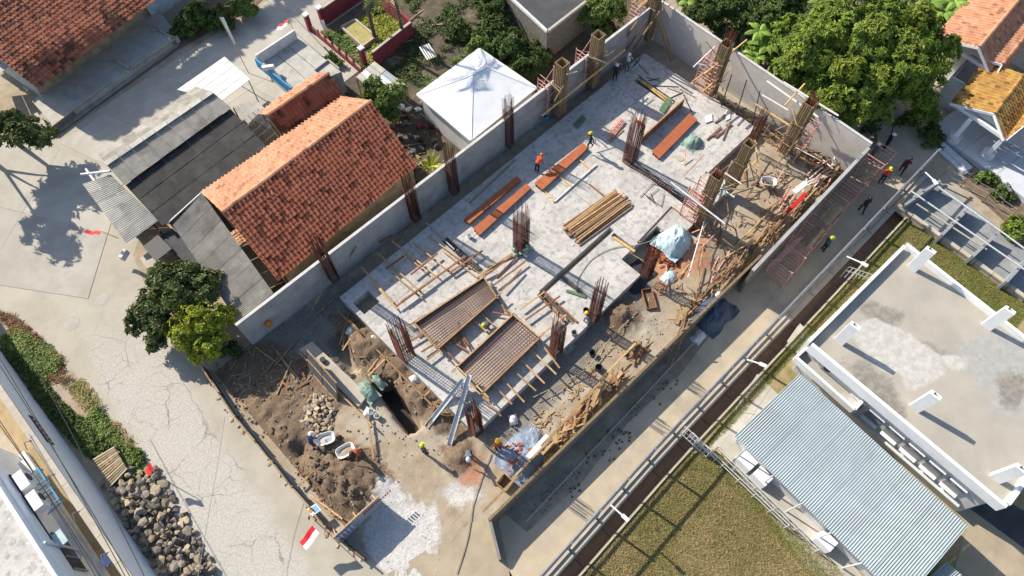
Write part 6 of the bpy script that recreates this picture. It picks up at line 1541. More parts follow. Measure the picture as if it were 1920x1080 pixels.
for i in range(5):
    obj('post', MB().beam(wp[i], wp[i]+Vector((0, 0, 1.6)), .07, .07), M['woodold'], t)
    if i < 4:
        for z in (.5, 1.0, 1.5): obj('wire', MB().path([wp[i]+Vector((0, 0, z)), lerp(wp[i], wp[i+1], .5)+Vector((0, 0, z-.15)), wp[i+1]+Vector((0, 0, z))], .015, 4), M['greypipe'], t)
# ---------------------------------------------------------------- tiled pavilion, top right
def gable_house(label, R0, R1, N0, N1, S0, S1, m, walls, single=140):
    t = thing('tiled_house', label, 'house', Vector((R0.x, R0.y, G)))
    tile_slope(t, R0, R1, N1, N0, m, .34, .36, single); tile_slope(t, R0, R1, S1, S0, m, .34, .36, single)
    ridge_caps(t, R0, R1, m)
    for e in (N0, S0):
        obj('barge_board', MB().beam(R0+Vector((-.03, 0, -.1)), e+Vector((-.03, 0, -.1)), .06, .2), M['white'], t)
    if walls:
        g0 = Vector((.6, 0, 0)); obj('gable', MB().add([N0+g0, S0+g0, R0+g0-Vector((0, 0, .15))], [(0, 1, 2)]), M['plasterwhite'], t)
        obj('beam', MB().beam(N0+Vector((.3, 0, -.15)), S0+Vector((.3, 0, -.15)), .2, .25), M['white'], t)
    return t
zr, ze = 3.9, 2.5
t = gable_house('house with a pale orange tile roof behind the mango tree at the top right', at(1836, 88, zr), at(1836, 88, zr)+Vector((14, .6, 0)), at(1752, 70, ze), at(1752, 70, ze)+Vector((14, .6, 0)), at(1855, 134, ze), at(1855, 134, ze)+Vector((14, .6, 0)), 'tilepalelit', True)
house_walls(t, at(1836, 88, zr).x+1.2, at(1836, 88, zr).x+13, at(1855, 134, ze).y+.6, at(1752, 70, ze).y-.6, G, 2.3, 'plasterwhite')
zr, ze = 3.1, 2.1
t = gable_house('porch wing with a yellow glazed tile roof over the white tiled terrace', at(1865, 213, zr), at(1865, 213, zr)+Vector((5, .3, 0)), at(1783, 193, ze), at(1783, 193, ze)+Vector((6, .3, 0)), at(1883, 262, ze), at(1883, 262, ze)+Vector((5, .3, 0)), 'tileyellow', True)
for (x, y), (x2, y2) in (((1787, 262), (1810, 222)), ((1850, 292), (1885, 258))):
    c = at(x, y, -.25); o8 = lambda r_: [(c.x+math.cos(k*.785+.39)*r_, c.y+math.sin(k*.785+.39)*r_) for k in range(8)]
    obj('column_base', MB().prism(o8(.5), -.28, .25), M['plasterwhite'], t); obj('column', MB().prism([(c.x+a, c.y+b_) for a, b_ in ((-.16, -.16), (.16, -.16), (.16, .16), (-.16, .16))], .25, 2.0), M['white'], t)
zr, ze = 3.0, 2.2
t = gable_house('low orange tile roof running between the two tiled gables at the right edge', at(1880, 120, zr), at(1880, 120, zr)+Vector((9, .4, 0)), at(1845, 110, 2.9), at(1845, 110, 2.9)+Vector((9, .4, 0)), at(1862, 152, ze), at(1862, 152, ze)+Vector((9, .4, 0)), 'tilepalelit', False, 100)
t = gable_house('yellow tile eave at the right edge beside the terrace column', at(1925, 232, 2.9), at(1925, 232, 2.9)+Vector((6, .3, 0)), at(1888, 262, 2.2), at(1888, 262, 2.2)+Vector((6, .3, 0)), at(1930, 300, 2.1), at(1930, 300, 2.1)+Vector((6, .3, 0)), 'tileyellow', False, 60)
hw = at(1905, 275, G); house_walls(t, 51.5, 60, -3.5, 4, G, 2.0, 'plasterwhite')
slabs('terrace_tile', [(1745, 238), (1805, 196), (1990, 330), (1930, 378)], 6, 3, -.3, M['terrace'], .012, .45)
for k, dz in enumerate((-.45, -.6)):
    a_, c_ = at(1765+k*-6, 268+k*7, dz), at(1820+k*-6, 316+k*8, dz); obj('terrace_step', MB().beam(a_-Vector((0, 0, .08)), c_-Vector((0, 0, .08)), .5, .16), M['terrace'], kind='structure')
sheet('planting_strip', [(1830, 325), (1920, 380), (1990, 450), (1960, 480), (1900, 430), (1800, 340)], G+.03, M['soil'])
# ---------------------------------------------------------------- left bottom: white wall, building
t = thing('street_wall', 'long white painted wall with a cream coping beside the stone heap', 'wall', (-11.95, 25, G))
for k in range(22):
    y0, y1 = 12+k*1.9, 12+(k+1)*1.9-.01
    obj('wall_panel', MB().box((-11.9, (y0+y1)/2, (G+3.0)/2), (.18, y1-y0, 3.0-G)), M['paleblue'] if False else M['white'], t)
    obj('coping', MB().box((-11.98, (y0+y1)/2, 3.03), (.4, y1-y0-.01, .1)), M['cap'], t)
p = at(93, 800, .9); q = at(72, 785, .9)
b = MB().box((-11.79, at(82, 805, 1.6).y, 1.7), (.04, 2.3, .7)); t2 = thing('sign_plate', 'dark red sign plate with rows of pale lettering on the white street wall', 'sign', (-11.79, at(82, 805, 1.6).y, 1.4)); obj('plate', b, M['maroncloth'], t2)
for k in range(11): obj('letter', MB().box((-11.76, at(82, 805, 1.6).y-1.0+k*.2, 1.7+(.12 if k % 2 else -.1)), (.02, .1, .2)), M['whitedirty'], t2)
b = MB()
t = thing('white_building', 'white flat roofed building with outdoor units in the bottom left corner', 'building', (-18, 20, G))
obj('roof_slab', MB().box((-20.6, 17, 3.3), (12.2, 24, .2)), M['concrete'], t)
obj('wall', MB().box((-14.3, 17.2, 1.25), (.2, 24, 4.1)), M['white'], t)
obj('wall', MB().box((-20.6, 29.1, 1.25), (12.4, .2, 4.1)), M['white'], t)
obj('parapet', MB().box((-14.38, 17, 3.55), (.2, 24.2, .5)), M['white'], t); obj('parapet', MB().box((-20.6, 29.1, 3.55), (12.2, .2, .5)), M['white'], t)
obj('ledge', MB().box((-14.0, 24.5, .2), (.45, 7.5, .1)), M['whitedirty'], t); obj('plinth', MB().box((-14.0, 17, G+.2), (.4, 24.3, .4)), M['whitedirty'], t)
for i, yy in enumerate((at(50, 900, 2.2).y, at(74, 938, 2.2).y)):
    c = Vector((-13.75, yy, 2.2)); u_ = thing('air_conditioner', ('upper' if i == 0 else 'lower')+' white outdoor unit on blue brackets on the bottom left facade', 'air conditioner', c-Vector((0, 0, .4)))
    obj('case', MB().box(c, (.55, 1.15, .75)), M['white'], u_); obj('grille', MB().tube(c+Vector((.27, .1, 0)), c+Vector((.31, .1, 0)), .28, .28, 12), M['dark'], u_)
    for s in (-.45, .45): obj('bracket', MB().path([c+Vector((-.35, s, -.42)), c+Vector((.75, s, -.42)), c+Vector((.75, s, -.9)), c+Vector((-.3, s, -1.0))], .04, 5), M['blue'], u_)
    obj('bracket', MB().beam(c+Vector((.75, -.5, -.42)), c+Vector((.75, .5, -.42)), .07, .07), M['blue'], u_)
    obj('pipe', MB().path([c+Vector((-.28, .6, .2)), c+Vector((-.42, .9, .1)), c+Vector((-.44, -2.4, .0))], .05, 6), M['black'], u_)
y_ = at(125, 1035, 1.5).y; w_ = obj('window', MB().box((-14.17, y_, 1.3), (.08, 2.6, 1.3)), M['glass'], t)
for k in range(4): obj('frame', MB().box((-14.11, y_-1.3+k*.867, 1.3), (.06, .07, 1.34)), M['greypipe'], w_)
obj('canopy', MB().box((-13.9, y_+.6, 2.1), (.6, .9, .12)), M['plastic'], t)
obj('downpipe', MB().tube((-14.1, 21.2, G), (-14.1, 21.2, 3.4), .07), M['pipewhite'], t)
obj('arm', MB().tube((-14.1, 17.6, 1.2), (-12.0, 16.9, 2.4), .06), M['greypipe'], t)
sheet('side_yard', [(-60, 560), (0, 655), (60, 760), (300, 1120), (150, 1150), (40, 850), (-100, 700)], G+.014, mat('dry_yard', (0.36, 0.28, 0.16), (0.28, 0.21, 0.12), 1.5, 0.95, .4, 15))
for y in (27.0, 24.3, 21.5, 18.5): obj('hook', MB().path([(-12.0, y, 3.05), (-12.4, y+.1, 3.2), (-12.55, y-.3, 3.0)], .03, 5), M['greypipe'], label='bent grey pipe bracket on the cream coping of the street wall', cat='bracket', group='brackets on the street wall')
obj('board', MB().box((-12.7, 18.7, 2.0), (.5, .6, .06), .4), M['bluecloth'], label='blue square sheet beside the street wall coping', cat='sheet')
# lattice pallet
Q = [at(x, y, G+.5) for x, y in ((175, 862), (214, 838), (238, 878), (206, 912))]
t = thing('bamboo_rack', 'weathered bamboo slat rack lying between the hedge and the stones', 'rack', Q[0]-Vector((0, 0, .5)))
for k in range(13):
    f = k/12; obj('slat', MB().beam(lerp(Q[0], Q[3], f), lerp(Q[1], Q[2], f)+Vector((0, 0, R.uniform(-.03, .03))), .1, .05), M['plyback'] if k % 3 else M['cap'], t)
for f in (.08, .5, .92): obj('bearer', MB().beam(lerp(Q[0], Q[1], f)-Vector((0, 0, .1)), lerp(Q[3], Q[2], f)-Vector((0, 0, .1)), .09, .14), M['woodold'], t)
for k in range(4):
    p = Q[k]; obj('leg', MB().beam(p-Vector((0, 0, .05)), p-Vector((0, 0, .5)), .1, .1), M['woodold'], t)
# stone heaps
st_me = []
for k in range(12):
    b = MB().blob((0, 0, 0), (R.uniform(.8, 1.1), R.uniform(.65, 1.0), R.uniform(.5, .75)), 300+k, 0, 1, .42); st_me.append(b.mesh('stone', M['stone' if k < 9 else 'stonetan']))
def stones(px, n_, size, hz, label, grp, meshes, z0=G):
    poly = [tuple(at(x, y, z0)[:2]) for x, y in px]; k = 0; done = []
    x0, x1 = min(p[0] for p in poly), max(p[0] for p in poly); y0, y1 = min(p[1] for p in poly), max(p[1] for p in poly)
    tries = 0
    while k < n_ and tries < 20000:
        tries += 1
        x, y = R.uniform(x0, x1), R.uniform(y0, y1)
        if not pip(x, y, poly): continue
        s = R.uniform(*size); e = min(1, edged(x, y, poly)/1.1)
        z = z0+s*.4+hz*e*R.choice((.1, .55, 1.0))
        if any((x-a)**2+(y-b_)**2+(z-c)**2 < ((s+q)*.62)**2 for a, b_, c, q in done): continue
        done.append((x, y, z, s)); k += 1
        inst('stone', R.choice(meshes), Matrix.Translation((x, y, z)) @ Matrix.Rotation(R.random()*6.28, 4, 'Z') @ Matrix.Rotation(R.uniform(-.5, .5), 4, 'X') @ Matrix.Scale(s, 4), label=label, cat='stone', group=grp)
stones([(195, 905), (240, 878), (292, 880), (322, 925), (352, 975), (400, 1050), (420, 1110), (300, 1110), (245, 1010)], 260, (.15, .36), .65, 'rough grey building stone in the roadside heap by the white wall', 'stones of the roadside heap', st_me)
stones([(563, 790), (585, 735), (620, 745), (628, 770), (622, 815), (590, 825)], 80, (.13, .24), .35, 'tan building stone in the small heap behind the wire screen', 'stones of the small site heap', st_me[8:])
stones([(420, 720), (450, 700), (470, 760), (560, 690), (600, 700), (545, 800), (450, 790)], 60, (.06, .16), .05, 'broken grey stone in the shaded street corner of the site', 'stones in the shaded corner', st_me[:9])
def pebbles(px, n_, size, m, z0=G, seed=1):
    poly = [tuple(at(x, y, z0)[:2]) for x, y in px]; b = MB(); k = 0
    x0, x1 = min(p[0] for p in poly), max(p[0] for p in poly); y0, y1 = min(p[1] for p in poly), max(p[1] for p in poly)
    while k < n_:
        x, y = R.uniform(x0, x1), R.uniform(y0, y1)
        if not pip(x, y, poly) or noise.noise((x*.8, y*.8, seed)) < R.uniform(-.3, .35): continue
        k += 1; s = size[0]+(size[1]-size[0])*R.random()**2.2; b.blob((x, y, height(x, y)[0]+s*.3 if z0 == G and X0 < x < X1 and Y0 < y < Y1 else z0+s*.3), (s, s*R.uniform(.6, 1), s*.6), seed*1000+k, 0, 1, .35, R.random()*6)
    return obj('gravel', b, M[m], kind='stuff')
pebbles([(390, 700), (500, 640), (640, 560), (700, 650), (880, 830), (760, 900), (600, 990), (520, 860)], 700, (.02, .1), 'stone', seed=1)
pebbles([(900, 820), (1240, 520), (1330, 545), (1170, 690), (960, 880)], 420, (.03, .08), 'stonetan', seed=2)
pebbles([(700, 900), (800, 950), (830, 1080), (720, 1080)], 160, (.02, .05), 'powder', seed=3)
pebbles([(690, 560), (900, 800), (1230, 500), (1440, 260), (1250, 120), (1000, 260), (800, 420)], 170, (.015, .06), 'stone', z0=0, seed=7)
pebbles([(700, 560), (900, 780), (1220, 490), (1400, 260), (1250, 140), (820, 430)], 110, (.015, .08), 'boardwhite', z0=0, seed=8)
pebbles([(980, 960), (1250, 700), (1262, 712), (1000, 985)], 240, (.03, .1), 'stone', seed=4)
pebbles([(540, 870), (600, 850), (690, 950), (640, 985)], 240, (.04, .13), 'soil', seed=5)
pebbles([(1340, 180), (1560, 320), (1580, 340), (1500, 330), (1330, 200)], 260, (.04, .12), 'stonetan', seed=6)
# ---------------------------------------------------------------- gate, signs, flags
A, B_ = at(626, 1006, G), at(719, 944, G)
A, B_ = at(640, 1018, G), at(720, 945, G); up_ = Vector((0, .05, 1.75))
t = thing('zinc_gate', 'standing zinc sheet gate with a poster and red lettering casting a big shadow', 'gate', A)
n_ = 6; me_ = None
for k in range(n_):
    a_, c_ = lerp(A, B_, k/n_), lerp(A, B_, (k+1)/n_+.01); vs, m_ = [], 8
    for zz in (0, 1):
        for i in range(m_*2+1): vs.append(lerp(a_, c_, i/(m_*2))+up_*zz+Vector((0, .025*math.sin(i*math.pi/2), 0)))
    w = m_*2+1; obj('sheet', MB().add(vs, [(i, i+1, w+i+1, w+i) for i in range(w-1)]), M['banner'], t)
obj('top_rail', MB().beam(A+up_+Vector((-.1, .06, 0)), B_+up_+Vector((.1, .06, 0)), .08, .06), M['wood'], t)
for f in (.05, .5, .95): obj('strut', MB().beam(lerp(A, B_, f)+Vector((0, 1.0, 0)), lerp(A, B_, f)+up_*.85+Vector((0, .08, 0)), .07, .07), M['wood'], t)
d = (B_-A).normalized(); off = Vector((d.y, -d.x, 0))*.05
pst = obj('poster', MB().add([A+d*.08+off+up_*.30, A+d*1.15+off+up_*.30, A+d*1.15+off+up_*.9, A+d*.08+off+up_*.9], [(0, 1, 2, 3)]), mat('poster_lilac', C('b8b4d0'), C('a8a4c2'), 3, .7), t)
pm = mat('poster_print', C('23264a'), C('2c2f58'), 3, .7)
for i in range(4):
    for j in range(3):
        p = A+d*(.16+i*.25)+off*1.15+up_*(.36+j*.185); obj('pictogram', MB().add([p, p+d*.13, p+d*.13+up_*.09, p+up_*.09], [(0, 1, 2, 3)]), pm, pst)
rm = mat('red_print', C('a04448'), C('944044'), 3, .7)
for i in range(12):
    p = A+d*(2.0+i*.17)+off+up_*.68; obj('letter', MB().add([p, p+d*.1, p+d*.1+up_*.17, p+up_*.17], [(0, 1, 2, 3)]), rm, t)
# little notice board
Q = [at(x, y, G+.9) for x, y in ((575, 955), (592, 944), (602, 956), (586, 968))]
t = thing('notice_board', 'small white and blue notice board with an orange disc at the street fence', 'sign', Q[0]-Vector((0, 0, .9)))
obj('panel', MB().prism([(p.x, p.y) for p in Q], G+.86, G+.9), M['white'], t)
for k in range(5): a_, c_ = lerp(Q[1], Q[0], .15+k*.12), lerp(Q[2], Q[3], .15+k*.12); obj('text_line', MB().beam(lerp(a_, c_, .1)+Vector((0, 0, .012)), lerp(a_, c_, .9)+Vector((0, 0, .012)), .05, .01), M['blue'], t)
c = lerp(Q[0], Q[3], .35)+(Q[1]-Q[0])*.18; obj('emblem', MB().tube(c+Vector((0, 0, .005)), c+Vector((0, 0, .025)), .13, .13, 12), M['orange'], t)
for p in (Q[0], Q[3]): obj('post', MB().beam(p-Vector((0, 0, .05)), p-Vector((0, 0, .9)), .06, .06), M['wood'], t)
def flag(px, z0, top_px, z1, cols, label, w, end_px, wave=1.0):
    A, B_ = at(*px, z0), at(*top_px, z1)
    t = thing('flag', label, 'flag', A)
    obj('pole', MB().tube(A, B_, .03, .02, 6), M['bamboo'], t)
    dn = at(*end_px, z1-.5)-B_; l_ = dn.length; dn.normalize()
    up2 = dn.cross(Vector((0, 0, -1))).normalized(); nn = dn.cross(up2).normalized()
    for k, m in enumerate(cols):
        b = MB(); vs = []; n1 = 10
        for i in range(n1+1):
            for j in range(3):
                f = i/n1; vs.append(B_+up2*((k+j/2)*w/len(cols))+dn*(f*l_)+nn*(.16*wave*math.sin(f*7+k*.4+j*.2)*f)+Vector((0, 0, -.1*f*f*wave)))
        b.add(vs, [(i*3+j, i*3+j+1, (i+1)*3+j+1, (i+1)*3+j) for i in range(n1) for j in range(2)]); obj('stripe', b, M[m], t)
flag((590, 975), G, (585, 985), 1.2, ('red', 'flagwhite'), 'big red and white flag hanging over the street beside the zinc gate', .62, (562, 1016), .6)
flag((222, 447), 1.0, (191, 434), 2.0, ('red',), 'narrow red pennant flag at the corner of the pale sheet skirt', .3, (163, 430), 1.2)
flag((293, 892), G, (280, 866), 1.4, ('red', 'red'), 'small red flag on a stick by the stone heap', .5, (273, 880), .6)
flag((552, 60), G, (541, 36), 2.0, ('red', 'flagwhite'), 'red and white flag on a pole in the alley behind the flat canopy', .8, (524, 44), .7)
for bs, tp, lab in (((467, 138), (412, 33), 'tall white pennant banner on a thin pole beside the flat canopy'), ((540, 20), (524, 2), 'white pennant banner at the top of the alley'), ((618, 80), (600, 38), 'white pennant banner standing in the maroon garden fence')):
    A, B_ = at(*bs, G), at(*tp, 3.4); t = thing('banner', lab, 'banner', A); obj('pole', MB().path([A, lerp(A, B_, .5)+Vector((0, 0, .1)), B_], .03, 6), M['bamboo'], t)
    d = (A-B_).normalized(); s = Vector((.8, -.5, 0)).normalized()*.3; vs = []
    for i in range(9): p = B_+d*(i/8*2.2); vs += [p, p+s*(1-.4*i/8)+Vector((0, 0, .05*math.sin(i*1.7)))]
    obj('cloth', MB().add(vs, [(2*i, 2*i+1, 2*i+3, 2*i+2) for i in range(8)]), M['flagwhite'], t)
b = MB(); y0_ = at(500, 603, .6)
hg = thing('safety_helmet', 'orange safety helmet hanging on the shaded boundary wall', 'helmet', Vector((y0_.x, 25.0, .4))); o = D.objects.new('shell', MB().blob((0, 0, .12), (.2, .2, .2), 3, 0, 2, .02).mesh('shell', M['orange'], True)); COL.objects.link(o); o.parent = hg; o2 = D.objects.new('brim', MB().tube((0, 0, .08), (0, 0, .1), .25, .25, 14).mesh('brim', M['orange'])); COL.objects.link(o2); o2.parent = hg
# cables
def cable(p, z0, q, z1, sag, label, r=.018):
    A, B_ = at(*p, z0), at(*q, z1); pts = [lerp(A, B_, k/14)-Vector((0, 0, sag*4*(k/14)*(1-k/14))) for k in range(15)]
    obj('cable', MB().path(pts, r, 4), M['dark'], label=label, cat='cable', group='overhead cables by the street wall')
for k, (a, c_) in enumerate((((-20, 640), (245, 1100)), ((-20, 655), (255, 1100)), ((-20, 760), (190, 1100)), ((-20, 770), (200, 1100)), ((40, 640), (280, 1100)))): cable(a, 4.6, c_, 4.6, .3, 'thin dark cable running above the white street wall', .022)
obj('cable', MB().path([at(422, 780, 3.0), at(405, 890, 2.6), at(392, 960, 2.5), at(370, 1090, 2.8)], .014, 4), M['jute'], label='thin pale cable crossing above the crackled street', cat='cable')
# poles standing along the lane end
for (x, y), tpx, lab in (((1668, 262), (1676, 236), 'dark pole with a white cap at the end of the lane'),):
    A, B_ = at(x, y, G), at(*tpx, 1.6); obj('post', MB().tube(A, B_, .06, .06, 6), M['dark'], label=lab, cat='post')
# junk behind the wall
for k in range(90):
    x, y = R.uniform(720, 1010), R.uniform(30, 330)
    if (x-893)**2/120**2+(y-176)**2/92**2 < 1 or y > 560-.42*x+40*0 and x > 800 and y > 250 and x+y > 1150: continue
    p = at(x, y, G+.1)
    if p.y < 25.9: continue
    a = R.random()*3.14
    inst('timber_offcut', R.choice([cuts[0], cuts[2], cuts[5]]), Matrix.Translation(p) @ Matrix.Rotation(a, 4, 'Z') @ Matrix.Rotation(R.uniform(-.1, .1), 4, 'Y'), label='weathered stick lying in the junk yard behind the boundary wall', cat='timber', group='sticks in the junk yard')
t = thing('junk_table', 'small white slatted table in the junk yard', 'table', at(802, 100, G))
for k in range(5): a_, c_ = at(787+k*4, 88-k*1.5, G+.7), at(802+k*4, 112-k*1.5, G+.7); obj('slat', MB().beam(a_, c_, .12, .04), M['whitedirty'], t)
for x, y in ((788, 88), (803, 112), (804, 83), (818, 106)): p = at(x, y, G+.68); obj('leg', MB().beam(p, (p.x, p.y, G), .06, .06), M['woodold'], t)
t = thing('sheet_shelter', 'shelter roofed with striped zinc sheets under the small yard tree', 'shelter', at(715, 140, G))
P_ = [at(x, y, 1.1) for x, y in ((668, 145), (702, 115), (762, 160), (725, 195))]
sheet_slope(t, P_[0], P_[1], P_[2], P_[3], 4, 3, ['steel', 'asblight', 'tinroof'], per=.3, amp=.04, jit=.05, name='zinc_sheet')
for p in P_: obj('post', MB().beam((p.x, p.y, G), p-Vector((0, 0, .05)), .08, .08), M['woodold'], t)
for k in range(26):
    p = at(R.uniform(735, 850), R.uniform(190, 290), G)
    if 26 < p.y:
        b = MB().blob(p+Vector((0, 0, .15)), (R.uniform(.15, .4), R.uniform(.15, .35), R.uniform(.12, .3)), 700+k, 0, 1, .3); obj('junk', b, M[R.choice(['black', 'whitedirty', 'stone', 'dark', 'maroon', 'stonetan', 'greycloth'])], label='piece of junk dumped between the tiled house and the white roofed hut', cat='junk', group='junk beside the white roofed hut')
# ---------------------------------------------------------------- vegetation
def leaves(b, c, out, n_, L, wd, rr, droop=.25):
    up = Vector(out).normalized()
    a0 = rr.random()*6.28
    s = up.cross(Vector((rr.uniform(-1, 1), rr.uniform(-1, 1), rr.uniform(-1, 1)))).normalized(); f = up.cross(s)
    for k in range(n_):
        a = a0+6.283*k/n_+rr.uniform(-.3, .3)
        d = (s*math.cos(a)+f*math.sin(a)+up*rr.uniform(-droop, .55)).normalized()
        w = d.cross(up).normalized()*wd*rr.uniform(.7, 1.2); l_ = L*rr.uniform(.5, 1.3)
        m = c+d*l_*.5+up*.03; e = c+d*l_-up*l_*droop*.6
        o = len(b.v); b.v += [tuple(c), tuple(m-w), tuple(e), tuple(m+w)]; b.f.append((o, o+1, o+2, o+3)); b.m.append(0)
def crown_mb(lobes, per, L, wd, rr, nl=8, inner=.3, shell=.72):
    """lobes carry many small tufts, tufts carry leaves: lit caps, dark gaps between"""
    b = MB()
    for (c, r) in lobes:
        off = Vector((rr.uniform(-20, 20), rr.uniform(-20, 20), 0)); tot = int(per*r*r); nt_ = max(14, int(30*r))
        for k in range(nt_):
            z = rr.uniform(-.3, 1); a = rr.random()*6.283; q = math.sqrt(max(0, 1-z*z)); d = Vector((q*math.cos(a), q*math.sin(a), z*.8))
            p0 = Vector(c)+d*r*(rr.uniform(.62, .9)+.55*noise.noise(d*2.1+off)); rs = rr.uniform(.14, .34)*(r**.5)*.85
            for j in range(int(tot/nt_)):
                z2 = rr.uniform(-.35, 1); a2 = rr.random()*6.283; q2 = math.sqrt(max(0, 1-z2*z2)); d2 = Vector((q2*math.cos(a2), q2*math.sin(a2), z2))
                leaves(b, p0+Vector((d2.x*rs, d2.y*rs, d2.z*rs*.7))*rr.uniform(.7, 1.1), d2*.8+d*.6+Vector((0, 0, .4)), nl, L, wd, rr)
        for k in range(int(tot*.25)):
            d = Vector((rr.uniform(-1, 1), rr.uniform(-1, 1), rr.uniform(-.5, .6))); leaves(b, Vector(c)+d*r*.6, d+Vector((0, 0, .6)), nl-2, L, wd, rr)
    return b
def tree(name, label, base, lobes, per, L, wd, m, seed, trunk=.16, cat='tree', group=None, nl=8, inner=.3, m2=None, lobes2=()):
    rr = random.Random(seed); base = Vector(base)
    t = thing(name, label, cat, base, group=group)
    top = base+Vector((0, 0, 1.0)); cs = [Vector(c) for c, r in lobes]; mid = sum(cs, Vector())/len(cs)
    top = lerp(base, mid, .45); top.z = base.z+(mid.z-base.z)*.5
    obj('trunk', MB().tube(base, top, trunk*1.25, trunk*.85, 8), M['bark'], t)
    for c in cs: 
        k = lerp(top, c, .5)+Vector((rr.uniform(-.2, .2), rr.uniform(-.2, .2), .1)); obj('limb', MB().tube(top, k, trunk*.6, trunk*.4, 6).tube(k, c, trunk*.4, trunk*.12, 5), M['bark'], t)
    obj('crown', crown_mb(lobes, per, L, wd, rr, nl, inner), M[m], t)
    if m2: obj('crown', crown_mb(lobes2, per, L, wd, rr, nl, inner), M[m2], t)
    return t
def LB(lst): return [(at(x, y, z), r) for x, y, z, r in lst]
tree('mango_tree', 'huge bright green mango tree spreading behind the sunlit boundary wall', at(1640, 180, G), LB([(1525, 105, 3.8, 2.5), (1618, 75, 4.6, 2.7), (1690, 118, 4.2, 2.4), (1600, 160, 3.4, 2.3), (1542, 172, 2.8, 1.8), (1640, 196, 2.4, 1.6), (1712, 50, 4.2, 2.0), (1490, 70, 3.2, 1.8),
      (1568, 40, 4.5, 2.2), (1742, 130, 3.2, 1.5), (1660, 30, 4.6, 2.0), (1585, 215, 1.8, 1.3), (1700, 165, 2.6, 1.4), (1480, 130, 2.6, 1.4), (1760, 90, 3.4, 1.3), (1730, 185, 2.0, 1.0), (1520, 200, 1.8, 1.0)]), 95, .38, .08, 'leafmango', 11, .32, m2='leafmango2', lobes2=LB([(1640, 60, 5.6, 1.3), (1560, 70, 5.0, 1.2), (1700, 90, 5.2, 1.2), (1590, 130, 4.9, 1.1), (1655, 150, 4.4, 1.0), (1500, 110, 4.6, .9), (1720, 30, 5.4, 1.0), (1560, 190, 3.4, .8), (1625, 205, 2.9, .9)]))
tree('dry_shrub', 'brown dead shrub between the bamboo hung column box and the mango tree', at(1553, 190, G), LB([(1550, 182, 2.7, .75), (1566, 196, 2.3, .6)]), 90, .3, .08, 'leafdry', 12, .08, 'shrub')
tree('garden_tree', 'round dark green tree at the street beside the lean-to', at(330, 590, G), LB([(325, 530, 2.3, 1.45), (288, 575, 1.8, 1.3), (368, 550, 2.1, 1.35), (300, 610, 1.6, 1.0), (335, 558, 2.5, 1.2), (262, 600, 1.2, .9), (300, 520, 1.9, 1.0), (388, 530, 1.5, .9), (290, 640, .9, .7), (355, 510, 1.8, .8)]), 150, .30, .075, 'leafdark', 12, .16)
tree('garden_tree', 'lime green tree in front of the dark round tree at the wall end', at(380, 640, G), LB([(368, 594, 2.3, 1.1), (400, 606, 2.0, 1.0), (352, 630, 1.7, 1.0), (392, 640, 1.5, 1.0), (338, 612, 1.5, .8), (420, 590, 1.5, .7), (372, 664, 1.0, .75)]), 150, .27, .075, 'leaflime', 13, .1)
tree('yard_tree', 'small pale leaved tree beside the striped zinc shelter', at(722, 195, G), LB([(700, 162, 1.6, .85), (728, 182, 1.7, .9), (716, 205, 1.3, .8), (748, 170, 1.3, .7), (690, 185, 1.0, .6), (735, 215, .9, .6)]), 150, .26, .06, 'leafshrub', 14, .09)
tree('street_tree', 'dark tree over the pavement corner at the left edge', at(40, 275, G), LB([(42, 255, 2.6, 1.2), (22, 232, 2.6, 1.2), (75, 262, 2.2, .9), (-10, 245, 2.8, 1.4), (55, 235, 2.0, .8), (-50, 215, 3.4, 1.6), (-60, 270, 3.2, 1.5), (90, 250, 1.3, .6)]), 120, .30, .07, 'leafdark', 15, .15)
tree('street_tree', 'big tree crown cut by the left frame edge throwing a leafy shadow on the street', at(-75, 255, G), LB([(-110, 190, 4.6, 1.6), (-60, 170, 4.2, 1.2), (-140, 240, 4.8, 1.7), (-105, 285, 4.6, 1.3)]), 80, .32, .075, 'leafdark', 16, .2)
for k in range(7):
    c = Vector((0.5+k*3.0, 68.3+k*.25, 13.3))  # unseen trees inferred from leafy shade, crowns flattened to shade only the alley
    tree('alley_shade_tree', 'unseen slender tree with a crown flattened to shade the alley', (c.x, c.y, G), [(c+Vector((j*1.0-1, R.uniform(-.2, .2), R.uniform(-.15, .15))), 1.05) for j in range(3)], 90, .42, .11, 'leafdark', 140+k, .12, group='unseen shade trees behind the old house')
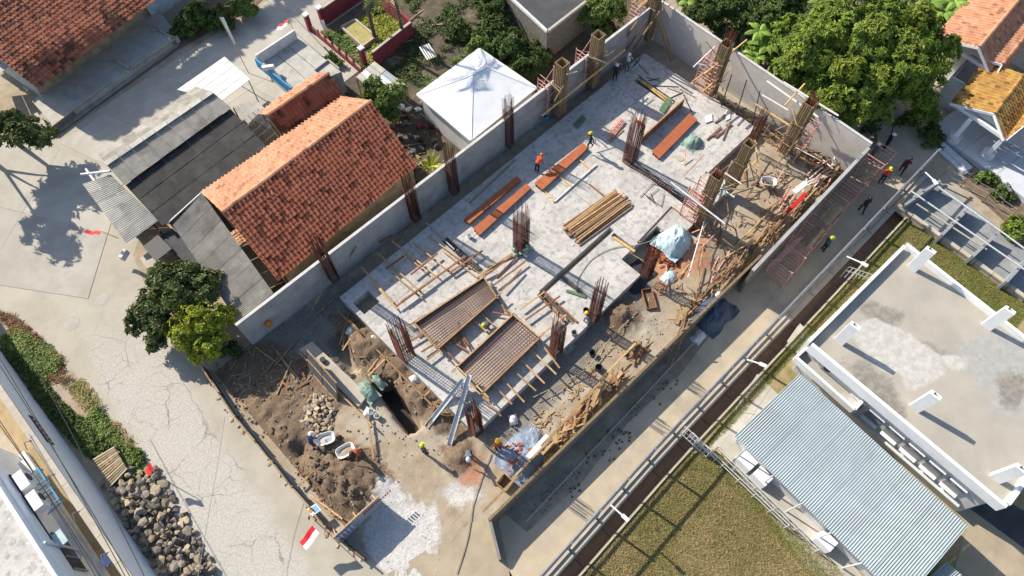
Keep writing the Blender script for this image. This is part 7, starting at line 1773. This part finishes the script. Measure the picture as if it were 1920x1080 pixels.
for i, (x, y, z, r, m, lab) in enumerate(((368, 32, .2, 1.3, 'leafwild', 'dark bush at the foot of the blue house end'), (412, 38, .0, 1.1, 'leafwild', 'dark bush by the shaded alley gutter'), (455, 12, .2, 1.0, 'leafshrub', 'light green bush at the top edge of the alley'),
                              (345, 55, -.2, .8, 'leafwild', 'low bush at the corner of the old house yard'), (960, 85, .6, 1.5, 'leafwild', 'dark bush between the white hut and the flat brick building'), (925, 60, .5, 1.4, 'leafwild', 'bush behind the white metal hut'),
                              (905, 88, .2, 1.0, 'leafshrub', 'small bush at the top corner of the white hut'), (985, 120, .3, 1.3, 'leafwild', 'bush right behind the boundary wall by the hut'), (930, 15, .8, 1.4, 'leafwild', 'shadowy bush at the dark flat building'),
                              (1110, 25, 1.2, 1.2, 'leafshrub', 'yellowish bush behind the boundary wall'), (1145, 15, 1.4, 1.3, 'leafshrub', 'tall light bush behind the wall near the far corner'), (1135, 55, .4, 1.0, 'leafwild', 'low bush behind the second column box'),
                              (1010, 100, .0, 1.0, 'leafwild', 'bush below the flat brick building'), (860, 60, -.2, .9, 'leafwild', 'low scrub in the junk yard'), (620, 110, -.3, .5, 'leafshrub', 'weeds at the garden fence foot'),
                              (1320, 22, 1.2, 1.5, 'leafwild', 'dark shrub beyond the sunlit wall'), (1375, 12, 1.4, 1.6, 'leafwild', 'dark shrub at the top edge beyond the wall'), (1405, 30, 1.2, 1.3, 'leafwild', 'dark shrub by the banana plants'),
                              (1450, 30, 2.2, 1.6, 'leafwild', 'dark green tree top left of the mango crown'), (1470, 5, 2.4, 1.6, 'leafwild', 'dark tree top at the frame edge above the mango crown'), (1425, 95, .6, 1.0, 'leafshrub', 'leafy shrub under the banana plants'), (1760, 60, 1.5, 1.1, 'leafwild', 'dark shrub beside the orange roof'),
                              (1745, 245, -.1, .6, 'leafwild', 'small plant at the terrace corner'), (1735, 210, .6, .9, 'leafmango', 'small leafy plant before the yellow roof'), (1700, 225, .0, .5, 'leafwild', 'low plant in the dappled road'), (1752, 268, -.4, .45, 'leafshrub', 'potted plant by the terrace steps'),
                              (1905, 425, -.3, .7, 'leafmango', 'round green plant outside the channel bays'), (1850, 330, -.4, .5, 'leafshrub', 'low plant beside the white terrace'), (1880, 360, -.4, .5, 'leafwild', 'dark plant beside the white terrace edge'), (1915, 440, -.3, .6, 'leafshrub', 'bushy plant at the frame edge by the channel'),
                              (432, 655, -.5, .5, 'leafwild', 'scrub under the lime tree at the wall end'), (660, 640, -10, 0, '', ''))):
    if not lab: continue
    tree('bush', lab, at(x, y, G), [(at(x, y, z), r), (at(x+14, y+8, z-.15), r*.7), (at(x-15, y+5, z-.2), r*.75), (at(x+3, y-13, z-.1), r*.65)], 130, .28, .07, m, 40+i, .05, 'bush', nl=7)
def banana(px, z, s, label, seed, n_=8):
    rr = random.Random(seed); c = at(*px, z); base = Vector((c.x, c.y, G)); t = thing('banana_plant', label, 'banana plant', base)
    obj('stem', MB().tube(base, c, .13*s, .09*s, 8), M['leafbanana'], t)
    for k in range(n_):
        a = 6.283*k/n_+rr.uniform(-.3, .3); d = Vector((math.cos(a), math.sin(a), 0)); w = Vector((-d.y, d.x, 0)); L = s*rr.uniform(1.3, 2.0); el = rr.uniform(.25, .9); vs = []
        for i in range(9):
            f = i/8; p = c+d*(L*f*(1-.12*f))+Vector((0, 0, L*(el*f-.95*el*f*f*1.15)))
            ww = .26*s*math.sin(min(1, f*1.15+.06)*math.pi)**.6+.01
            vs += [p-w*ww+Vector((0, 0, -.1*ww+rr.uniform(-.02, .02))), p+Vector((0, 0, .05)), p+w*ww+Vector((0, 0, -.1*ww+rr.uniform(-.02, .02)))]
        obj('leaf', MB().add(vs, [q for i in range(8) for q in ((i*3, i*3+1, i*3+4, i*3+3), (i*3+1, i*3+2, i*3+5, i*3+4))]), M['leafbanana'], t)
for i, (px, z, s, lab) in enumerate((((1440, 82), 1.6, 1.15, 'big pale banana plant between the mango tree and the sunlit wall'), ((1423, 60), 2.0, .9, 'banana plant behind the pale one'), ((1418, 108), 1.0, .8, 'low banana plant right at the sunlit wall'), ((1345, 8), 1.6, 1.0, 'shaded banana plant at the top edge beyond the wall'),
                               ((1290, 3), 1.4, .9, 'banana plant by the far corner of the wall'), ((1768, 22), 2.2, 1.1, 'banana plant at the orange roof edge'), ((1742, 8), 2.4, 1.1, 'banana plant at the top edge beside the mango tree'), ((1790, 5), 2.4, 1.0, 'banana plant overhanging the orange roof'), ((1545, 5), 3.0, 1.0, 'banana plant above the mango crown'))):
    banana(px, z, s, lab, 60+i)
def palm(px, z, s, label, seed, n_=16):
    rr = random.Random(seed); c = at(*px, z) if len(px) == 2 else Vector(px); base = Vector((c.x+.4, c.y+.3, G)); t = thing('palm_tree', label, 'palm', base)
    obj('trunk', MB().tube(base, lerp(base, c, .5)+Vector((.1, 0, 0)), .17, .14, 8).tube(lerp(base, c, .5)+Vector((.1, 0, 0)), c, .14, .12, 8), M['bark'], t)
    for k in range(n_):
        a = 6.283*k/n_+rr.uniform(-.15, .15); d = Vector((math.cos(a), math.sin(a), 0)); w = Vector((-d.y, d.x, 0)); L = s*rr.uniform(.85, 1.15); el = rr.uniform(.1, .8); b = MB(); prev = None
        for i in range(15):
            f = i/14; p = c+d*L*f*(1-.15*f)+Vector((0, 0, L*(el*f-(.55+el*.6)*f*f)))
            if prev: b.tube(prev, p, .025, .02, 4, 0, False)
            prev = p
            if i > 1:
                for sg in (-1, 1):
                    l_ = L*.27*math.sin(f*2.9+.15); e = p+w*sg*l_+d*l_*.55-Vector((0, 0, l_*.35)); o = len(b.v); q = d*.05
                    b.add([p-q, p+q, e], [(0, 1, 2)])
        obj('frond', b, M['leafshrub' if k % 5 else 'leafdry'], t)
palm((735, -22), 5.0, 2.6, 'coconut palm hanging into the top edge over the maroon garden', 80)
sh = at(880, 150, 2.5)
palm((sh.x-.9, sh.y+1.4*8.0, 10.5), 0, 3.0, 'tall coconut palm beyond the top edge shading the white metal roof', 81)
# spiky plant behind the wall
rr = random.Random(5); c = at(808, 312, -.1); t = thing('agave', 'spiky yellow green plant squeezed behind the boundary wall', 'plant', Vector((c.x, c.y, G)))
for k in range(13):
    a = k*.483*1.0*1.1; d = Vector((math.cos(a), math.sin(a), 0)); w = Vector((-d.y, d.x, 0))*.09; L = rr.uniform(.8, 1.3); el = rr.uniform(.3, 1.2)
    p1, p2 = c+d*L*.5+Vector((0, 0, L*.4*el)), c+d*L+Vector((0, 0, L*.5*el)); obj('leaf', MB().add([c-w, c+w, p1+w, p1-w, p2], [(0, 1, 2, 3), (3, 2, 4)]), M['leaflime'], t)
# ferns of the walled garden
rr = random.Random(6)
def ground_cover(name, px, n_, hz, L, wd, m, seed, z=G, nl=6, kind='stuff', cond=None):
    rr = random.Random(seed); poly = [tuple(at(x, y, z)[:2]) for x, y in px]; b = MB(); k = 0
    x0, x1 = min(p[0] for p in poly), max(p[0] for p in poly); y0, y1 = min(p[1] for p in poly), max(p[1] for p in poly)
    while k < n_:
        x, y = rr.uniform(x0, x1), rr.uniform(y0, y1)
        if not pip(x, y, poly): continue
        if noise.noise((x*.45, y*.45, seed)) < (cond if cond is not None else -.25)+rr.uniform(-.2, .2): k += .3; continue
        k += 1; leaves(b, Vector((x, y, z+hz*rr.random()*(.6+.8*noise.noise((x*.7, y*.7, 2))))), (rr.uniform(-.3, .3), rr.uniform(-.3, .3), 1), nl, L, wd, rr)
    return obj(name, b, M[m], kind=kind)
ground_cover('fern_bed', [(640, 70), (700, 20), (712, 8), (770, 60), (705, 118), (690, 120), (695, 92), (718, 66)], 700, .4, .38, .05, 'leaflime', 1, cond=-.3)
ground_cover('fern_bed', [(600, 62), (640, 60), (690, 110), (682, 130)], 260, .3, .3, .05, 'leafshrub', 2, cond=-.3)
ground_cover('hedge_growth', [(0, 640), (25, 612), (95, 650), (130, 700), (190, 770), (240, 835), (285, 900), (235, 905), (215, 838), (150, 790), (95, 720)], 2300, .34, .24, .045, 'leafshrub', 3, cond=-.12)
ground_cover('undergrowth', [(0, 655), (40, 665), (120, 760), (215, 838), (175, 862), (110, 800), (40, 700)], 1100, .4, .26, .06, 'leafwild', 4, cond=-.5)
ground_cover('dry_weeds', [(-10, 585), (30, 592), (80, 640), (150, 730), (100, 720), (20, 620)], 300, .25, .3, .03, 'leafdry', 5, cond=-.2)
ground_cover('dry_weeds', [(60, 620), (140, 690), (250, 830), (290, 905), (240, 870), (120, 720), (40, 640)], 420, .3, .26, .03, 'grassblade', 15, cond=-.1)
ground_cover('dry_weeds', [(0, 655), (40, 665), (120, 760), (215, 838), (175, 862), (110, 800), (40, 700)], 400, .2, .26, .03, 'leafdry', 16, cond=-.1)
ground_cover('hedge_growth', [(240, 838), (262, 846), (292, 905), (270, 912)], 260, .6, .24, .06, 'leafshrub', 6)
ground_cover('undergrowth', [(700, 125), (775, 60), (720, -40), (900, -60), (1000, 60), (1040, 100), (1000, 150), (905, 88), (800, 170), (760, 150)], 1500, .3, .3, .06, 'leafwild', 7, cond=.02)
ground_cover('undergrowth', [(1240, -20), (1330, 60), (1440, 140), (1560, 210), (1640, 270), (1660, 200), (1800, 60), (1750, -60), (1250, -60)], 3200, .9, .34, .07, 'leafwild', 8, cond=-.35)
ground_cover('weeds', [(1000, 955), (1250, 690), (1300, 660), (1310, 680), (1120, 900), (1010, 990)], 60, .06, .12, .03, 'leafwild', 9, cond=.05)
ground_cover('weeds', [(840, 120), (960, 110), (1010, 150), (900, 85)], 160, .3, .3, .06, 'leafshrub', 10)
ground_cover('weeds', [(760, 130), (830, 150), (770, 180), (700, 145)], 140, .2, .28, .05, 'leafshrub', 11, cond=0.0)
# lawn blades
def blades(px, n_, m, seed, h=.085):
    rr = random.Random(seed); poly = [tuple(at(x, y, G)[:2]) for x, y in px]; vs, fs = [], []; k = 0
    x0, x1 = min(p[0] for p in poly), max(p[0] for p in poly); y0, y1 = min(p[1] for p in poly), max(p[1] for p in poly)
    while k < n_:
        x, y = rr.uniform(x0, x1), rr.uniform(y0, y1)
        if not pip(x, y, poly) or y > fy(x)-1.5: continue
        k += 1; a = rr.random()*6.28; w = .028; hh = h*rr.uniform(.4, 1.3); o = len(vs); l_ = rr.uniform(.03, .14); b_ = rr.random()*6.28
        vs += [(x-math.cos(a)*w, y-math.sin(a)*w, G+.01), (x+math.cos(a)*w, y+math.sin(a)*w, G+.01), (x+math.cos(b_)*l_, y+math.sin(b_)*l_, G+hh)]; fs.append((o, o+1, o+2))
    b = MB(); b.add(vs, fs); return obj('lawn_grass', b, M[m], kind='stuff')
blades([(1040, 1085), (1300, 850), (1345, 845), (1590, 1085)], 60000, 'grassblade', 21)
blades([(1225, 905), (1300, 850), (1345, 845), (1420, 930), (1560, 1085), (1520, 1085), (1390, 930), (1320, 880)], 9000, 'grassgreen', 23)
blades([(1300, 860), (1690, 395), (1930, 580), (1900, 620), (1700, 450), (1510, 640), (1370, 800)], 26000, 'grassblade', 22)
blades([(1300, 860), (1690, 395), (1930, 580), (1900, 620), (1700, 450), (1510, 640), (1370, 800)], 24000, 'grassgreen', 24)
